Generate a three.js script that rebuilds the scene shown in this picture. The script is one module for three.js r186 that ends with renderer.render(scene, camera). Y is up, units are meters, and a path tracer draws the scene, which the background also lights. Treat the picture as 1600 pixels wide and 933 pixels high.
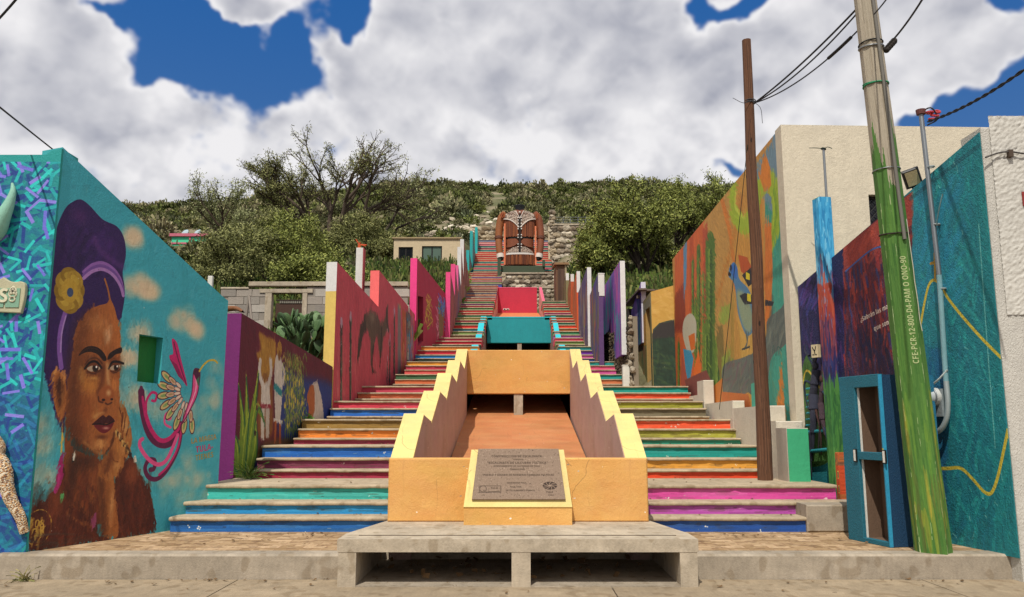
import * as THREE from 'three';
import { mergeGeometries } from 'three/addons/utils/BufferGeometryUtils.js';
import { createNoise2D, createNoise3D } from 'simplex-noise';

// ---------------------------------------------------------------- camera, sky, sun, exposure
const scene = new THREE.Scene();
const EYE = 1.3285, PITCH = THREE.MathUtils.degToRad(9.0155), FOCAL = 1270;
const camera = new THREE.PerspectiveCamera(40.3389, 1600 / 933, 0.1, 900);
camera.position.set(0, EYE, 0);
camera.rotation.x = PITCH;
const renderer = new THREE.WebGLRenderer({ antialias: true });
renderer.toneMapping = THREE.LinearToneMapping;
renderer.toneMappingExposure = 0.77;
renderer.shadowMap.enabled = true;

const SUN_AZ = THREE.MathUtils.degToRad(17), SUN_EL = THREE.MathUtils.degToRad(55);
const sunDir = new THREE.Vector3(-Math.sin(SUN_AZ) * Math.cos(SUN_EL), Math.sin(SUN_EL), Math.cos(SUN_AZ) * Math.cos(SUN_EL));
const sun = new THREE.DirectionalLight(new THREE.Color(1, 0.945, 0.86), 4.9);
sun.position.copy(sunDir).multiplyScalar(70).add(new THREE.Vector3(0, 5, -25));
sun.target.position.set(0, 5, -25);
sun.castShadow = true;
sun.shadow.mapSize.set(4096, 4096);
Object.assign(sun.shadow.camera, { left: -60, right: 60, top: 60, bottom: -60, near: 1, far: 200 });
scene.add(sun, sun.target);

// ---------------------------------------------------------------- small tools
function rng(seed) { let a = seed >>> 0; return () => { a = (a + 0x6d2b79f5) | 0; let t = Math.imul(a ^ (a >>> 15), 1 | a); t = (t + Math.imul(t ^ (t >>> 7), 61 | t)) ^ t; return ((t ^ (t >>> 14)) >>> 0) / 4294967296; }; }
const R = rng(7), N2 = createNoise2D(rng(11)), N3 = createNoise3D(rng(12));
const lerp = (a, b, t) => a + (b - a) * t, clamp = (x, a = 0, b = 1) => Math.min(b, Math.max(a, x)), smooth = (a, b, x) => { const t = clamp((x - a) / (b - a)); return t * t * (3 - 2 * t); };
const rand = (a, b, r = R) => a + (b - a) * r();
const pick = (list, r = R) => list[Math.floor(r() * list.length)];
function fbm2(x, y, n = 4) { let s = 0, a = 0.5; for (let i = 0; i < n; i++) { s += a * N2(x, y); x = x * 2.03 + 17.1; y = y * 2.03 - 9.3; a *= 0.5; } return s; }
function fbm3(x, y, z, n = 5) { let s = 0, a = 0.5; for (let i = 0; i < n; i++) { s += a * N3(x, y, z); x = x * 2.03 + 3.1; y = y * 2.03 - 7.7; z = z * 2.03 + 1.9; a *= 0.5; } return s; }
// survey of the place: a sight line through a photo point, and where it meets a given distance ahead
const CT = Math.cos(PITCH), ST = Math.sin(PITCH);
function sight(px, py) { const u = (px - 800) / FOCAL, v = (466.5 - py) / FOCAL; return { x: u, y: v * CT + ST, d: CT - v * ST }; }
function at(px, py, D) { const s = sight(px, py), k = D / s.d; return new THREE.Vector3(s.x * k, EYE + s.y * k, -D); }
const hAt = (py, D) => at(800, py, D).y;
const xAt = (px, py, D) => at(px, py, D).x;
const V = (x, y, D) => new THREE.Vector3(x, y, -D);
function interp(tab, x) { if (x <= tab[0][0]) return tab[0][1]; for (let i = 1; i < tab.length; i++) if (x <= tab[i][0]) return lerp(tab[i - 1][1], tab[i][1], (x - tab[i - 1][0]) / (tab[i][0] - tab[i - 1][0])); return tab[tab.length - 1][1]; }

// ---------------------------------------------------------------- sky: air and clouds
function makeSky() {
  const W = 3072, H = 1536, data = new Float32Array(W * H * 4);
  const az = (px, py) => { const s = sight(px, py), h = Math.hypot(s.x, s.d); return [Math.atan2(s.x, s.d), Math.atan2(s.y, h)]; };
  // clear gaps and cloud puffs, as bearing, height and spread of each
  const gaps = [[270, 66, 62, 54, 1.3], [345, 76, 84, 48, 1.35], [455, 92, 60, 36, 1.0], [470, 45, 55, 45, 0.9], [545, 18, 48, 28, 1.3], [240, 12, 60, 34, 1.2], [160, 4, 40, 12, 0.9],
    [1095, 16, 38, 24, 1.3], [1165, 8, 40, 18, 1.1], [1575, 12, 38, 30, 1.5], [1590, 160, 60, 50, 1.6], [1490, 178, 70, 26, 1.3], [1425, 188, 30, 14, 0.7], [1142, 272, 26, 12, 0.8], [690, 8, 30, 10, 0.5], [1720, 150, 130, 80, 1.2], [250, 108, 50, 24, 0.8]]
    .map(([x, y, rx, ry, k]) => [...az(x, y), rx / FOCAL, ry / FOCAL, k]);
  const puffs = [[375, 14, 80, 26, 2.4], [420, 72, 34, 17, 1.7], [225, 36, 24, 22, 1.6], [205, 95, 30, 20, 1.2], [300, 84, 22, 10, 1.0], [500, 60, 40, 22, 1.1], [345, 118, 40, 14, 0.7], [150, 40, 70, 40, 1.0], [210, 165, 70, 40, 0.8], [620, 90, 120, 70, 1.2], [850, 60, 170, 70, 1.0], [1250, 70, 120, 60, 0.8], [1520, 90, 90, 34, 1.2],
    [1050, 235, 60, 26, 0.7], [90, 150, 60, 50, 0.7], [1430, 60, 100, 60, 0.7], [260, 270, 80, 60, 0.4]].map(([x, y, rx, ry, k]) => [...az(x, y), rx / FOCAL, ry / FOCAL, k]);
  const wrap = (a) => Math.atan2(Math.sin(a), Math.cos(a));
  const puff = (x, y, z, n) => { let v = 0, k = 0.5, f = 7; for (let i = 0; i < Math.min(4, n); i++) { v += k * (1 - Math.min(1, 1.6 * Math.abs(N3(x * f + 2 * i, y * f * 1.2, z * f)))); f *= 2.1; k *= 0.52; } return v; };
  const cover = (x, y, z, a, e, n) => {
    const wx = x + 0.05 * N3(x * 3, y * 3, z * 3), wy = y * 1.25;
    let d = 0.74 + 0.8 * fbm3(wx * 2.6, wy * 2.6, z * 2.6 + 4, n);
    const ja = 0.03 * fbm3(x * 9, y * 9, z * 9, 4), je = 0.03 * fbm3(x * 9 + 9, y * 9, z * 9, 4);
    for (const g of gaps) { const p = wrap(a - g[0] + ja) / g[2], q = (e - g[1] + je) / g[3], r = p * p + q * q; if (r < 8) d -= g[4] * Math.exp(-r * 0.9) * 1.05; }
    for (const g of puffs) { const p = wrap(a - g[0] + ja) / g[2], q = (e - g[1] + je) / g[3], r = p * p + q * q; if (r < 8) d += 0.55 * g[4] * Math.exp(-r); }
    return d + 0.20 * fbm3(x * 13, y * 15, z * 13, Math.max(2, n - 1)) + 0.26 * (puff(x, y, z, n) - 0.45);
  };
  for (let row = H / 2 - 4; row < H; row++) {
    const e = ((row + 0.5) / H - 0.5) * Math.PI, y = Math.sin(e), ce = Math.cos(e);
    for (let col = 0; col < W; col++) {
      const t = ((col + 0.5) / W - 0.5) * 2 * Math.PI, x = Math.cos(t) * ce, z = Math.sin(t) * ce, a = Math.atan2(x, -z);
      const n = Math.abs(a) < 0.75 ? 6 : 3;
      const d = cover(x, y, z, a, e, n), alpha = Math.pow(smooth(0.02, 0.4, d + 0.1 * fbm3(x * 30, y * 34, z * 30, n > 3 ? 3 : 1)), 1.15);
      let lit = 0;
      if (alpha > 0) {
        const p0 = puff(x, y, z, n), p1 = puff(x - 0.02, y + 0.035, z, Math.max(2, n - 1)), p2 = puff(x * 0.45 + 3, y * 0.6, z * 0.45, 3), p3 = puff(x * 0.45 + 3 - 0.02, y * 0.6 + 0.05, z * 0.45, 3);
        const under = smooth(0.25, 1.1, d) * clamp(0.5 + 1.1 * fbm3(x * 2.6 + 9, y * 4.2, z * 2.6, 4), 0, 1.3);
        lit = clamp(0.9 - 0.56 * under + 0.55 * (p0 - p1) * (1.1 - 0.6 * smooth(0.4, 1, d)) + 0.42 * (p2 - p3) + 0.1 * (p0 - 0.45) + 0.2 * (1 - smooth(0.2, 0.6, d)), 0.2, 1.1);
      }
      const hz = Math.pow(1 - clamp(y), 4);
      const blue = [lerp(0.012, 0.28, hz), lerp(0.135, 0.45, hz), lerp(0.47, 0.68, hz)];
      const cloud = [lerp(0.36, 1.06, lit), lerp(0.385, 1.05, lit), lerp(0.49, 1.08, lit)];
      const o = (row * W + col) * 4;
      for (let c = 0; c < 3; c++) data[o + c] = lerp(blue[c], cloud[c], alpha);
      data[o + 3] = 1;
    }
  }
  for (let row = 0; row < H / 2 - 4; row++) for (let col = 0; col < W; col++) { const o = (row * W + col) * 4; data[o] = 0.3; data[o + 1] = 0.28; data[o + 2] = 0.25; data[o + 3] = 1; }
  const tex = new THREE.DataTexture(data, W, H, THREE.RGBAFormat, THREE.FloatType);
  tex.mapping = THREE.EquirectangularReflectionMapping; tex.magFilter = THREE.LinearFilter; tex.minFilter = THREE.LinearFilter; tex.needsUpdate = true;
  return tex;
}
scene.background = makeSky();
scene.environment = scene.background;

// ---------------------------------------------------------------- naming and grouping
const used = new Map();
function numbered(name) { const n = used.get(name) ?? 0; used.set(name, n + 1); return n ? name + '_' + String(n).padStart(3, '0') : name; }
function tag(o, label, category, group, kind) { if (label) o.userData.label = label; if (category) o.userData.category = category; if (group) o.userData.group = group; if (kind) o.userData.kind = kind; return o; }
function thing(name, label, category, pos = new THREE.Vector3(), turn = 0, group) {
  const o = new THREE.Group(); o.name = numbered(name); o.position.copy(pos); o.rotation.y = turn; scene.add(o); return tag(o, label, category, group);
}
function mesh(name, geo, mat, parent) { const m = new THREE.Mesh(geo, mat); m.name = name; m.castShadow = m.receiveShadow = true; if (parent) parent.add(m); return m; }
function part(parent, name, geo, mat) { return mesh(name, geo, mat, parent); }
// geometry given in world places, hung under a thing that is not turned
function partW(parent, name, geo, mat) { const p = new THREE.Vector3(); for (let o = parent; o && o !== scene; o = o.parent) p.add(o.position); geo.translate(-p.x, -p.y, -p.z); return mesh(name, geo, mat, parent); }
function single(name, geo, mat, label, category, group) { const m = mesh(numbered(name), geo, mat, scene); return tag(m, label, category, group); }
function struct(name, geo, mat) { const m = mesh(numbered(name), geo, mat, scene); m.userData.kind = 'structure'; return m; }

// ---------------------------------------------------------------- geometry helpers
function uvM(g) { // flat-sided geometry, uv in metres from the side each face looks to
  if (g.index) g = g.toNonIndexed();
  if (!g.attributes.normal) g.computeVertexNormals();
  const p = g.attributes.position, uv = new Float32Array(p.count * 2), a = new THREE.Vector3(), b = new THREE.Vector3(), c = new THREE.Vector3();
  for (let i = 0; i < p.count; i += 3) {
    a.fromBufferAttribute(p, i); b.fromBufferAttribute(p, i + 1); c.fromBufferAttribute(p, i + 2);
    const n = b.clone().sub(a).cross(c.clone().sub(a)), x = Math.abs(n.x), y = Math.abs(n.y), z = Math.abs(n.z);
    [a, b, c].forEach((v, k) => { const o = (i + k) * 2; if (y >= x && y >= z) { uv[o] = v.x; uv[o + 1] = v.z; } else if (x >= z) { uv[o] = v.z; uv[o + 1] = v.y; } else { uv[o] = v.x; uv[o + 1] = v.y; } });
  }
  g.setAttribute('uv', new THREE.BufferAttribute(uv, 2));
  return g;
}
function clean(list) { return mergeGeometries(list.map((g) => { g = g.index ? g.toNonIndexed() : g; for (const k of Object.keys(g.attributes)) if (!['position', 'normal', 'uv'].includes(k)) g.deleteAttribute(k); return g; })); }
// box between world limits; D runs away from the camera
function box(x0, x1, y0, y1, d0, d1, bevel = 0) {
  const w = Math.abs(x1 - x0), h = Math.abs(y1 - y0), l = Math.abs(d1 - d0);
  let g;
  if (bevel) {
    const s = new THREE.Shape(); s.moveTo(-w / 2 + bevel, -h / 2 + bevel); s.lineTo(w / 2 - bevel, -h / 2 + bevel); s.lineTo(w / 2 - bevel, h / 2 - bevel); s.lineTo(-w / 2 + bevel, h / 2 - bevel); s.closePath();
    g = new THREE.ExtrudeGeometry(s, { depth: l - 2 * bevel, bevelEnabled: true, bevelSize: bevel, bevelThickness: bevel, bevelSegments: 1, steps: 1 }); g.translate(0, 0, -l / 2 + bevel);
  } else g = new THREE.BoxGeometry(w, h, l);
  g.translate((x0 + x1) / 2, (y0 + y1) / 2, -(d0 + d1) / 2);
  return uvM(g);
}
// prism with an outline in (D, y), between two x
function sideProfile(pts, x0, x1) {
  const s = new THREE.Shape(pts.map(([d, y]) => new THREE.Vector2(-d, y)));
  const g = new THREE.ExtrudeGeometry(s, { depth: Math.abs(x1 - x0), bevelEnabled: false });
  const p = g.attributes.position; // local x = z of the world, local z = x of the world
  g.applyMatrix4(new THREE.Matrix4().set(0, 0, -1, 0, 0, 1, 0, 0, 1, 0, 0, 0, 0, 0, 0, 1));
  g.translate(Math.max(x0, x1), 0, 0);
  return uvM(g);
}
// prism with an outline in (x, D), between two heights
function planProfile(pts, y0, y1) {
  const s = new THREE.Shape(pts.map(([x, d]) => new THREE.Vector2(x, d)));
  const g = new THREE.ExtrudeGeometry(s, { depth: y1 - y0, bevelEnabled: false });
  g.rotateX(-Math.PI / 2); g.translate(0, y0, 0);
  return uvM(g);
}
function tube(points, r, sides = 6, r2 = r, seg) {
  const c = new THREE.CatmullRomCurve3(points), n = seg ?? Math.max(2, (points.length - 1) * 5), g = new THREE.TubeGeometry(c, n, r, sides, false);
  if (r2 !== r) { const p = g.attributes.position, q = new THREE.Vector3(), v = new THREE.Vector3(); for (let i = 0; i <= n; i++) { c.getPointAt(i / n, q); const k = lerp(1, r2 / r, i / n); for (let j = 0; j <= sides; j++) { const o = i * (sides + 1) + j; v.fromBufferAttribute(p, o).sub(q).multiplyScalar(k).add(q); p.setXYZ(o, v.x, v.y, v.z); } } }
  return g;
}
function rod(a, b, r, sides = 8, r2 = r) { const d = b.clone().sub(a), g = new THREE.CylinderGeometry(r2, r, d.length(), sides, 1); g.applyQuaternion(new THREE.Quaternion().setFromUnitVectors(new THREE.Vector3(0, 1, 0), d.clone().normalize())); return g.translate((a.x + b.x) / 2, (a.y + b.y) / 2, (a.z + b.z) / 2); }
function sag(a, b, s, n = 8) { const out = []; for (let i = 0; i <= n; i++) { const t = i / n, p = a.clone().lerp(b, t); p.y -= 4 * s * t * (1 - t); out.push(p); } return out; }

// ---------------------------------------------------------------- procedural surfaces
function canvas(w, h) { const c = document.createElement('canvas'); c.width = w; c.height = h; return c; }
function canvasTex(c, w, h, repeat = true) { const t = new THREE.CanvasTexture(c); t.colorSpace = THREE.SRGBColorSpace; if (repeat) { t.wrapS = t.wrapT = THREE.RepeatWrapping; t.repeat.set(1 / w, 1 / h); } return t; }
function noiseTex(size, metres, f, srgb = false) { // f(u, v, periodic noise) -> 0..1 or [r,g,b]
  const data = new Uint8Array(size * size * 4), T = Math.PI * 2;
  const ring = (u, v, k) => { const r = k / T; return 0.5 * (N3(Math.cos(u * T) * r + 40, Math.sin(u * T) * r, Math.cos(v * T) * r * 1.01 + 7) + N3(Math.sin(v * T) * r - 20, Math.cos(u * T) * r + 3, Math.sin(u * T + 1) * r)); };
  for (let j = 0; j < size; j++) for (let i = 0; i < size; i++) {
    let c = f(i / size, j / size, ring, i, j); if (!c.length) c = [c, c, c];
    const o = (j * size + i) * 4; for (let k = 0; k < 3; k++) data[o + k] = clamp(c[k]) * 255; data[o + 3] = 255;
  }
  const t = new THREE.DataTexture(data, size, size); t.wrapS = t.wrapT = THREE.RepeatWrapping; t.repeat.set(1 / metres, 1 / metres); t.magFilter = THREE.LinearFilter; t.minFilter = THREE.LinearMipmapLinearFilter; t.generateMipmaps = true; if (srgb) t.colorSpace = THREE.SRGBColorSpace; t.needsUpdate = true; return t;
}
const rb = rng(31);
const bumpStucco = noiseTex(512, 0.9, (u, v, n) => 0.5 + 0.22 * n(u, v, 12) + 0.2 * n(u, v, 40) + 0.14 * n(u, v, 110) + 0.1 * (rb() - 0.5));
const bumpRough = noiseTex(512, 0.6, (u, v, n) => { const a = n(u, v, 22), b = n(u + 0.3, v, 50); return 0.5 + 0.35 * Math.abs(a) - 0.3 * Math.abs(b) + 0.12 * (rb() - 0.5); });
const mapMottle = noiseTex(512, 1.7, (u, v, n) => { const k = 0.93 + 0.07 * n(u, v, 8) + 0.05 * n(u, v, 30) + 0.035 * n(u, v * 0.25, 130) + 0.03 * (rb() - 0.5); return k - (rb() > 0.9993 ? 0.25 : 0); });
const mapConcrete = noiseTex(1024, 2.3, (u, v, n) => { const a = 0.70 + 0.12 * n(u, v, 5) + 0.10 * n(u, v, 18) + 0.08 * n(u, v, 70) + 0.07 * (rb() - 0.5), s = smooth(0.25, 0.5, n(u + 0.37, v + 0.2, 14)), w = smooth(0.3, 0.55, n(u + 0.7, v + 0.1, 9)); return [a * (1 - 0.2 * s) + 0.10 * w, a * (0.94 - 0.22 * s) + 0.1 * w, a * (0.85 - 0.24 * s) + 0.1 * w]; });
const std = (o) => new THREE.MeshStandardMaterial({ roughness: 0.85, metalness: 0, ...o });
const paints = new Map();
function paint(hex, o = {}) { const key = hex + JSON.stringify(o); if (!paints.has(key)) paints.set(key, std({ color: hex, map: mapMottle, bumpMap: bumpStucco, bumpScale: 0.004, roughness: 0.72, ...o })); return paints.get(key); }
function worn(hex, seed, o = {}) { // brushed masonry paint with roller marks, scuffs, chips down to plaster and hairline cracks
  const S = 1024, c = canvas(S, S), g = c.getContext('2d'), r = rng(seed), wrapped = (x, y, f) => { for (const dx of [0, -S]) for (const dy of [0, -S]) { g.save(); g.translate(x + dx, y + dy); f(); g.restore(); } };
  g.fillStyle = hex; g.fillRect(0, 0, S, S);
  for (let i = 0; i < 380; i++) { const w = 30 + r() * 170, h = 20 + r() * 90, a = r() * 0.024; g.fillStyle = r() > 0.5 ? `rgba(255,240,210,${a})` : `rgba(60,30,10,${a})`; const A = (r() - 0.5) * 0.5; wrapped(r() * S, r() * S, () => { g.rotate(A); g.beginPath(); g.ellipse(0, 0, w, h, 0, 0, 7); g.fill(); }); }
  for (let i = 0; i < 500; i++) { const L = 12 + r() * 60, t = 1 + r() * 3; g.fillStyle = r() > 0.5 ? `rgba(255,245,225,${r() * 0.045})` : `rgba(70,40,20,${r() * 0.04})`; const A = (r() > 0.6 ? 1.5 : 0) + (r() - 0.5) * 0.4; wrapped(r() * S, r() * S, () => { g.rotate(A); g.fillRect(0, 0, L, t); }); }
  for (let i = 0; i < (o.stain ?? 26); i++) { const L = 40 + r() * 190, t = 3 + r() * 9, a = 0.05 + r() * 0.1; wrapped(r() * S, r() * S, () => { for (let k = 0; k < 9; k++) { g.fillStyle = `rgba(74,52,34,${a * (1 - k / 10)})`; g.fillRect(-t / 2 + Math.sin(k + i) * 3, (k * L) / 9, t * (1 - k / 14), L / 9); } }); }
  for (let i = 0; i < (o.chips ?? 46); i++) { const n = 3 + r() * 5, s = 1.5 + r() * r() * 9, col = pick(['#d8cfbf', '#c2b6a2', '#8f8474', '#efe6d6'], r); const pts = []; for (let k = 0; k < n; k++) { const A = k / n * 6.28; pts.push([Math.cos(A) * s * (0.5 + r()), Math.sin(A) * s * (0.4 + r() * 0.7)]); } g.fillStyle = col; wrapped(r() * S, r() * S, () => { g.beginPath(); pts.forEach((q, k) => (k ? g.lineTo(...q) : g.moveTo(...q))); g.fill(); }); }
  for (let i = 0; i < (o.cracks ?? 7); i++) { const pts = [[0, 0]]; let A = r() * 6.28; for (let k = 0; k < 16; k++) { A += (r() - 0.5) * 1.1; const q = pts[pts.length - 1]; pts.push([q[0] + Math.cos(A) * 14, q[1] + Math.sin(A) * 14]); } g.strokeStyle = 'rgba(58,38,24,0.6)'; g.lineWidth = 1.3; wrapped(r() * S, r() * S, () => { g.beginPath(); pts.forEach((q, k) => (k ? g.lineTo(...q) : g.moveTo(...q))); g.stroke(); }); }
  return std({ map: canvasTex(c, 2.3, 2.3), bumpMap: bumpStucco, bumpScale: o.bump ?? 0.006, roughness: 0.75 });
}
const M = {
  concrete: std({ map: mapConcrete, color: 0xc9bfae, bumpMap: bumpStucco, bumpScale: 0.005, roughness: 0.95 }),
  kerb: std({ map: mapConcrete, color: 0xb6ad9f, bumpMap: bumpRough, bumpScale: 0.004, roughness: 0.95 }),
  nosing: std({ map: mapConcrete, color: 0xc8baa2, bumpMap: bumpStucco, bumpScale: 0.004, roughness: 0.95 }),
  white: paint(0xd9d6cc), cream: worn('#dfca80', 3), amber: worn('#d8a054', 5, { stain: 12 }), mauve: worn('#b5968c', 9, { chips: 40, stain: 40 }), clay: worn('#bb7647', 12, { chips: 20 }),
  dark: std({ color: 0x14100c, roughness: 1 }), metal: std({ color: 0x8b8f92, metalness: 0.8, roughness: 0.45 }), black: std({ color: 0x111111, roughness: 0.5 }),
};

// ---------------------------------------------------------------- terrain, street, pavement
const PROFILE = [[7, 0], [9.1, 0.2], [9.7, 0.66], [10.9, 0.7], [12.9, 1.4], [14.5, 1.75], [17.3, 2.2], [20.9, 3.35], [24, 4.1], [28.8, 5.75], [33, 7.0], [36.9, 8.35], [45, 11.85], [52, 14.6], [60, 17.6], [75, 23.3], [86, 27.1], [95, 28.3], [110, 28.4], [150, 24], [260, 6], [420, -8]];
function groundY(x, D) {
  if (D < 9) return -0.35;
  let h = interp(PROFILE, D);
  const w = lerp(4.6, 2.7, smooth(10, 22, D)), low = (1 - smooth(w - 1.1, w, Math.abs(x))) * (1 - smooth(45.2, 47.5, D));
  h -= 0.3 * (1 - smooth(14, 20, D)) + 1.5 * low;
  const k = smooth(30, 85, D);
  h -= 0.085 * Math.max(0, -x - 9) * k + 0.05 * Math.max(0, x - 34) * k;
  if (Math.abs(x) > 2.6) h += k * (1.1 * fbm2(x * 0.05, D * 0.05, 3) + 0.35 * fbm2(x * 0.3, D * 0.3, 3));
  return h + 0.05 * fbm2(x * 1.3, D * 1.3, 2);
}
{
  const xs = [], ds = [];
  for (let x = -230; x < -60; x += 12) xs.push(x); for (let x = -60; x < -8; x += 1.3) xs.push(x); for (let x = -8; x <= 8; x += 0.4) xs.push(x); for (let x = 9; x < 60; x += 1.3) xs.push(x); for (let x = 60; x <= 240; x += 12) xs.push(x);
  for (let d = 8.9; d < 50; d += 0.45) ds.push(d); for (let d = 50; d < 112; d += 1.1) ds.push(d); for (let d = 112; d < 420; d += 14) ds.push(d);
  const pos = [], idx = [], col = [];
  for (const d of ds) for (const x of xs) {
    pos.push(x, groundY(x, d), -d);
    const n = fbm2(x * 0.16 + 5, d * 0.16, 4), m = fbm2(x * 0.8, d * 0.8, 3), bare = smooth(0.05, 0.4, n + 0.3 * m) * 0.8;
    col.push(lerp(0.15, 0.42, bare), lerp(0.165, 0.36, bare), lerp(0.07, 0.26, bare));
  }
  const nx = xs.length;
  for (let j = 0; j < ds.length - 1; j++) for (let i = 0; i < nx - 1; i++) { const a = j * nx + i; idx.push(a, a + 1, a + nx, a + 1, a + nx + 1, a + nx); }
  const g = new THREE.BufferGeometry(); g.setAttribute('position', new THREE.Float32BufferAttribute(pos, 3)); g.setAttribute('color', new THREE.Float32BufferAttribute(col, 3));
  const uv = new Float32Array(pos.length / 3 * 2); for (let i = 0; i < uv.length / 2; i++) { uv[i * 2] = pos[i * 3]; uv[i * 2 + 1] = pos[i * 3 + 2]; }
  g.setAttribute('uv', new THREE.BufferAttribute(uv, 2)); g.setIndex(idx); g.computeVertexNormals();
  struct('hillside', g, std({ vertexColors: true, map: mapConcrete, bumpMap: bumpRough, bumpScale: 0.03, roughness: 1 }));
}
// street of concrete slabs with open joints
{
  const mat = std({ map: mapConcrete, color: 0xae9f88, bumpMap: bumpRough, bumpScale: 0.004, roughness: 0.95 });
  struct('street', box(-150, 150, -0.5, -0.012, -150, 9, 0), std({ color: 0x4a4034, roughness: 1 }));
  const slabs = new THREE.Group(); slabs.name = 'street_slabs'; slabs.userData.kind = 'structure'; scene.add(slabs);
  const edges = [-9, -5.55, -2.42, 0.84, 3.62, 6.6, 10];
  for (let i = 0; i < edges.length - 1; i++) for (const [a, b] of [[1.2, 4.1], [4.115, 7.49]]) partW(slabs, 'paving_slab', box(edges[i] + 0.006, edges[i + 1] - 0.006, -0.014, 0, a, b), mat);
}
const WALK = 0.2135;
{
  const brick = (() => { // worn paving, too foreshortened to pick out single bricks
    const c = canvas(1024, 1024), g = c.getContext('2d'), r = rng(5); g.fillStyle = '#8d6c4e'; g.fillRect(0, 0, 1024, 1024);
    const bw = 102.4, bh = 51.2;
    for (let j = 0; j < 20; j++) for (let i = -1; i < 11; i++) { const k = 120 + r() * 50, x = i * bw + (j % 2) * bw / 2; g.fillStyle = `rgb(${k + 22},${k - 6},${k - 42})`; g.fillRect(x + 3, j * bh + 2.5, bw - 5, bh - 4); }
    for (let i = 0; i < 2600; i++) { g.fillStyle = `rgba(${r() > 0.5 ? '70,48,30' : '205,180,148'},${0.08 + r() * 0.2})`; g.beginPath(); g.arc(r() * 1024, r() * 1024, 1 + r() * r() * 26, 0, 7); g.fill(); }
    return std({ map: canvasTex(c, 2.2, 2.2), bumpMap: bumpRough, bumpScale: 0.004, roughness: 0.95 });
  })();
  const pave = new THREE.Group(); pave.name = 'sidewalk'; pave.userData.kind = 'structure'; scene.add(pave);
  for (const [x0, x1] of [[-4.6, -1.44], [1.54, 9]]) {
    partW(pave, 'kerb', box(x0, x1, -0.05, WALK, 7.5, 7.74, 0.018), M.kerb);
    partW(pave, 'kerb_seam', box(x0, x1, -0.05, WALK - 0.02, 7.73, 7.765), std({ color: 0x2c241c, roughness: 1 }));
    partW(pave, 'paving', box(x0, x1, -0.05, WALK - 0.004, 7.765, x0 > 0 ? 10.5 : 9.3), brick);
  }
  pave.children.forEach((m) => { if (m.name === 'paving') m.material = brick; });
}
// bare ground strip of crumbled earth along the kerb foot
// ---------------------------------------------------------------- the great stairs
const STEPS = []; // {D, y}
{
  const low = [[808, 9.1], [784, 9.4], [757.5, 9.7], [734, 10.92], [716, 11.24], [696, 11.56], [684.5, 12.3], [669.8, 12.6], [655, 12.9], [650.4, 13.9], [637.8, 14.2], [626.6, 14.5], [622.8, 15.5], [613.4, 15.8], [603.3, 16.1],
    [600, 17.3], [592.6, 17.6], [584.8, 17.9], [577.8, 18.2], [571, 18.5], [564.8, 18.8], [559.8, 20], [554, 20.3], [547.2, 20.6], [541, 20.9], [538, 22], [532.7, 22.35], [527.7, 22.7], [523, 23.6], [517.5, 24], [513, 24.4], [507.5, 24.8], [503.5, 25.2], [499.7, 25.6], [495.7, 26], [491.7, 26.4], [488, 26.8], [484, 27.2], [480.3, 27.6], [477, 28], [473.8, 28.4], [470.4, 28.8]];
  for (const [y, D] of low) STEPS.push({ D, y: hAt(y, D) });
  const fly = (n, d0, d1, y0, y1) => { for (let i = 0; i < n; i++) { const t = n > 1 ? i / (n - 1) : 0, D = lerp(d0, d1, t); STEPS.push({ D, y: hAt(lerp(y0, y1, t), D) }); } };
  fly(8, 30, 33, 467.6, 448.5); fly(8, 34.1, 36.9, 446, 426); fly(17, 38.2, 45, 423.6, 374.7);
}
const LEFT_EDGE = [272, 289, 318, 398, 402, 410, 459, 466, 472, 511, 516, 521, 555, 559, 562, 614, 617, 618, 632, 634, 635, 648, 649, 651, 653, 665, 666, 668, 696, 707, 708, 709, 711, 712, 713, 715, 715, 715, 716, 717, 718, 719];
const RIGHT_EDGE = [1270, 1321, 1306, 1222, 1212, 1202, 1157, 1150, 1144, 1108, 1103, 1098, 1083, 1079, 1075, 974, 974, 974, 963, 961, 960, 945, 944, 938, 937, 934, 932, 932, 921, 915, 914, 911, 908, 905, 903, 901, 897, 895, 895, 892, 891, 891];
const LEFT_PAINT = ['#0f5ea8', '#1787c2', '#35b3a6', '#9c1838', '#7b2446', '#0f5db4', '#98203f', '#f08a30', '#93702c', '#8d6426', '#1464c4', '#d2364c', '#9a3034', '#c8623a', '#c03a52', '#7c3a2c', '#cd6a3c', '#38603c', '#dc5c58', '#b63248', '#e29a34', '#2e3a2e', '#2382c6', '#c22036', '#e88f34', '#28362e', '#bd2038', '#b23650', '#7f5c40', '#7f9a54', '#32788c', '#d83830', '#2b7c5a', '#b53c50', '#a8a05c', '#3a8256', '#d84a48', '#d23838', '#3c8a4c', '#c83a50', '#8a3f8c', '#44824e'];
const RIGHT_PAINT = ['#154c9c', '#b048a6', '#d4489a', '#e0441c', '#dd9c38', '#0a9388', '#218e74', '#a6a436', '#f2582e', '#b37c3c', '#6b6248', '#a4a42e', '#b03c58', '#f05228', '#12998c', '#8a5c40', '#d0784a', '#0c948c', '#d0589c', '#de547c', '#159088', '#2c4a90', '#cf62a0', '#6c2c9c', '#14898a', '#5e5f36', '#7a9450', '#dc4a66', '#a95aa6', '#3c8a5c', '#b36a38', '#e84e30', '#1d8e78', '#b8404c', '#e85a34', '#206a54', '#b4508e', '#d8402e', '#2f9076', '#d63a3c', '#dc6a84', '#3a7c58'];
const riserTex = new Map();
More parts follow.
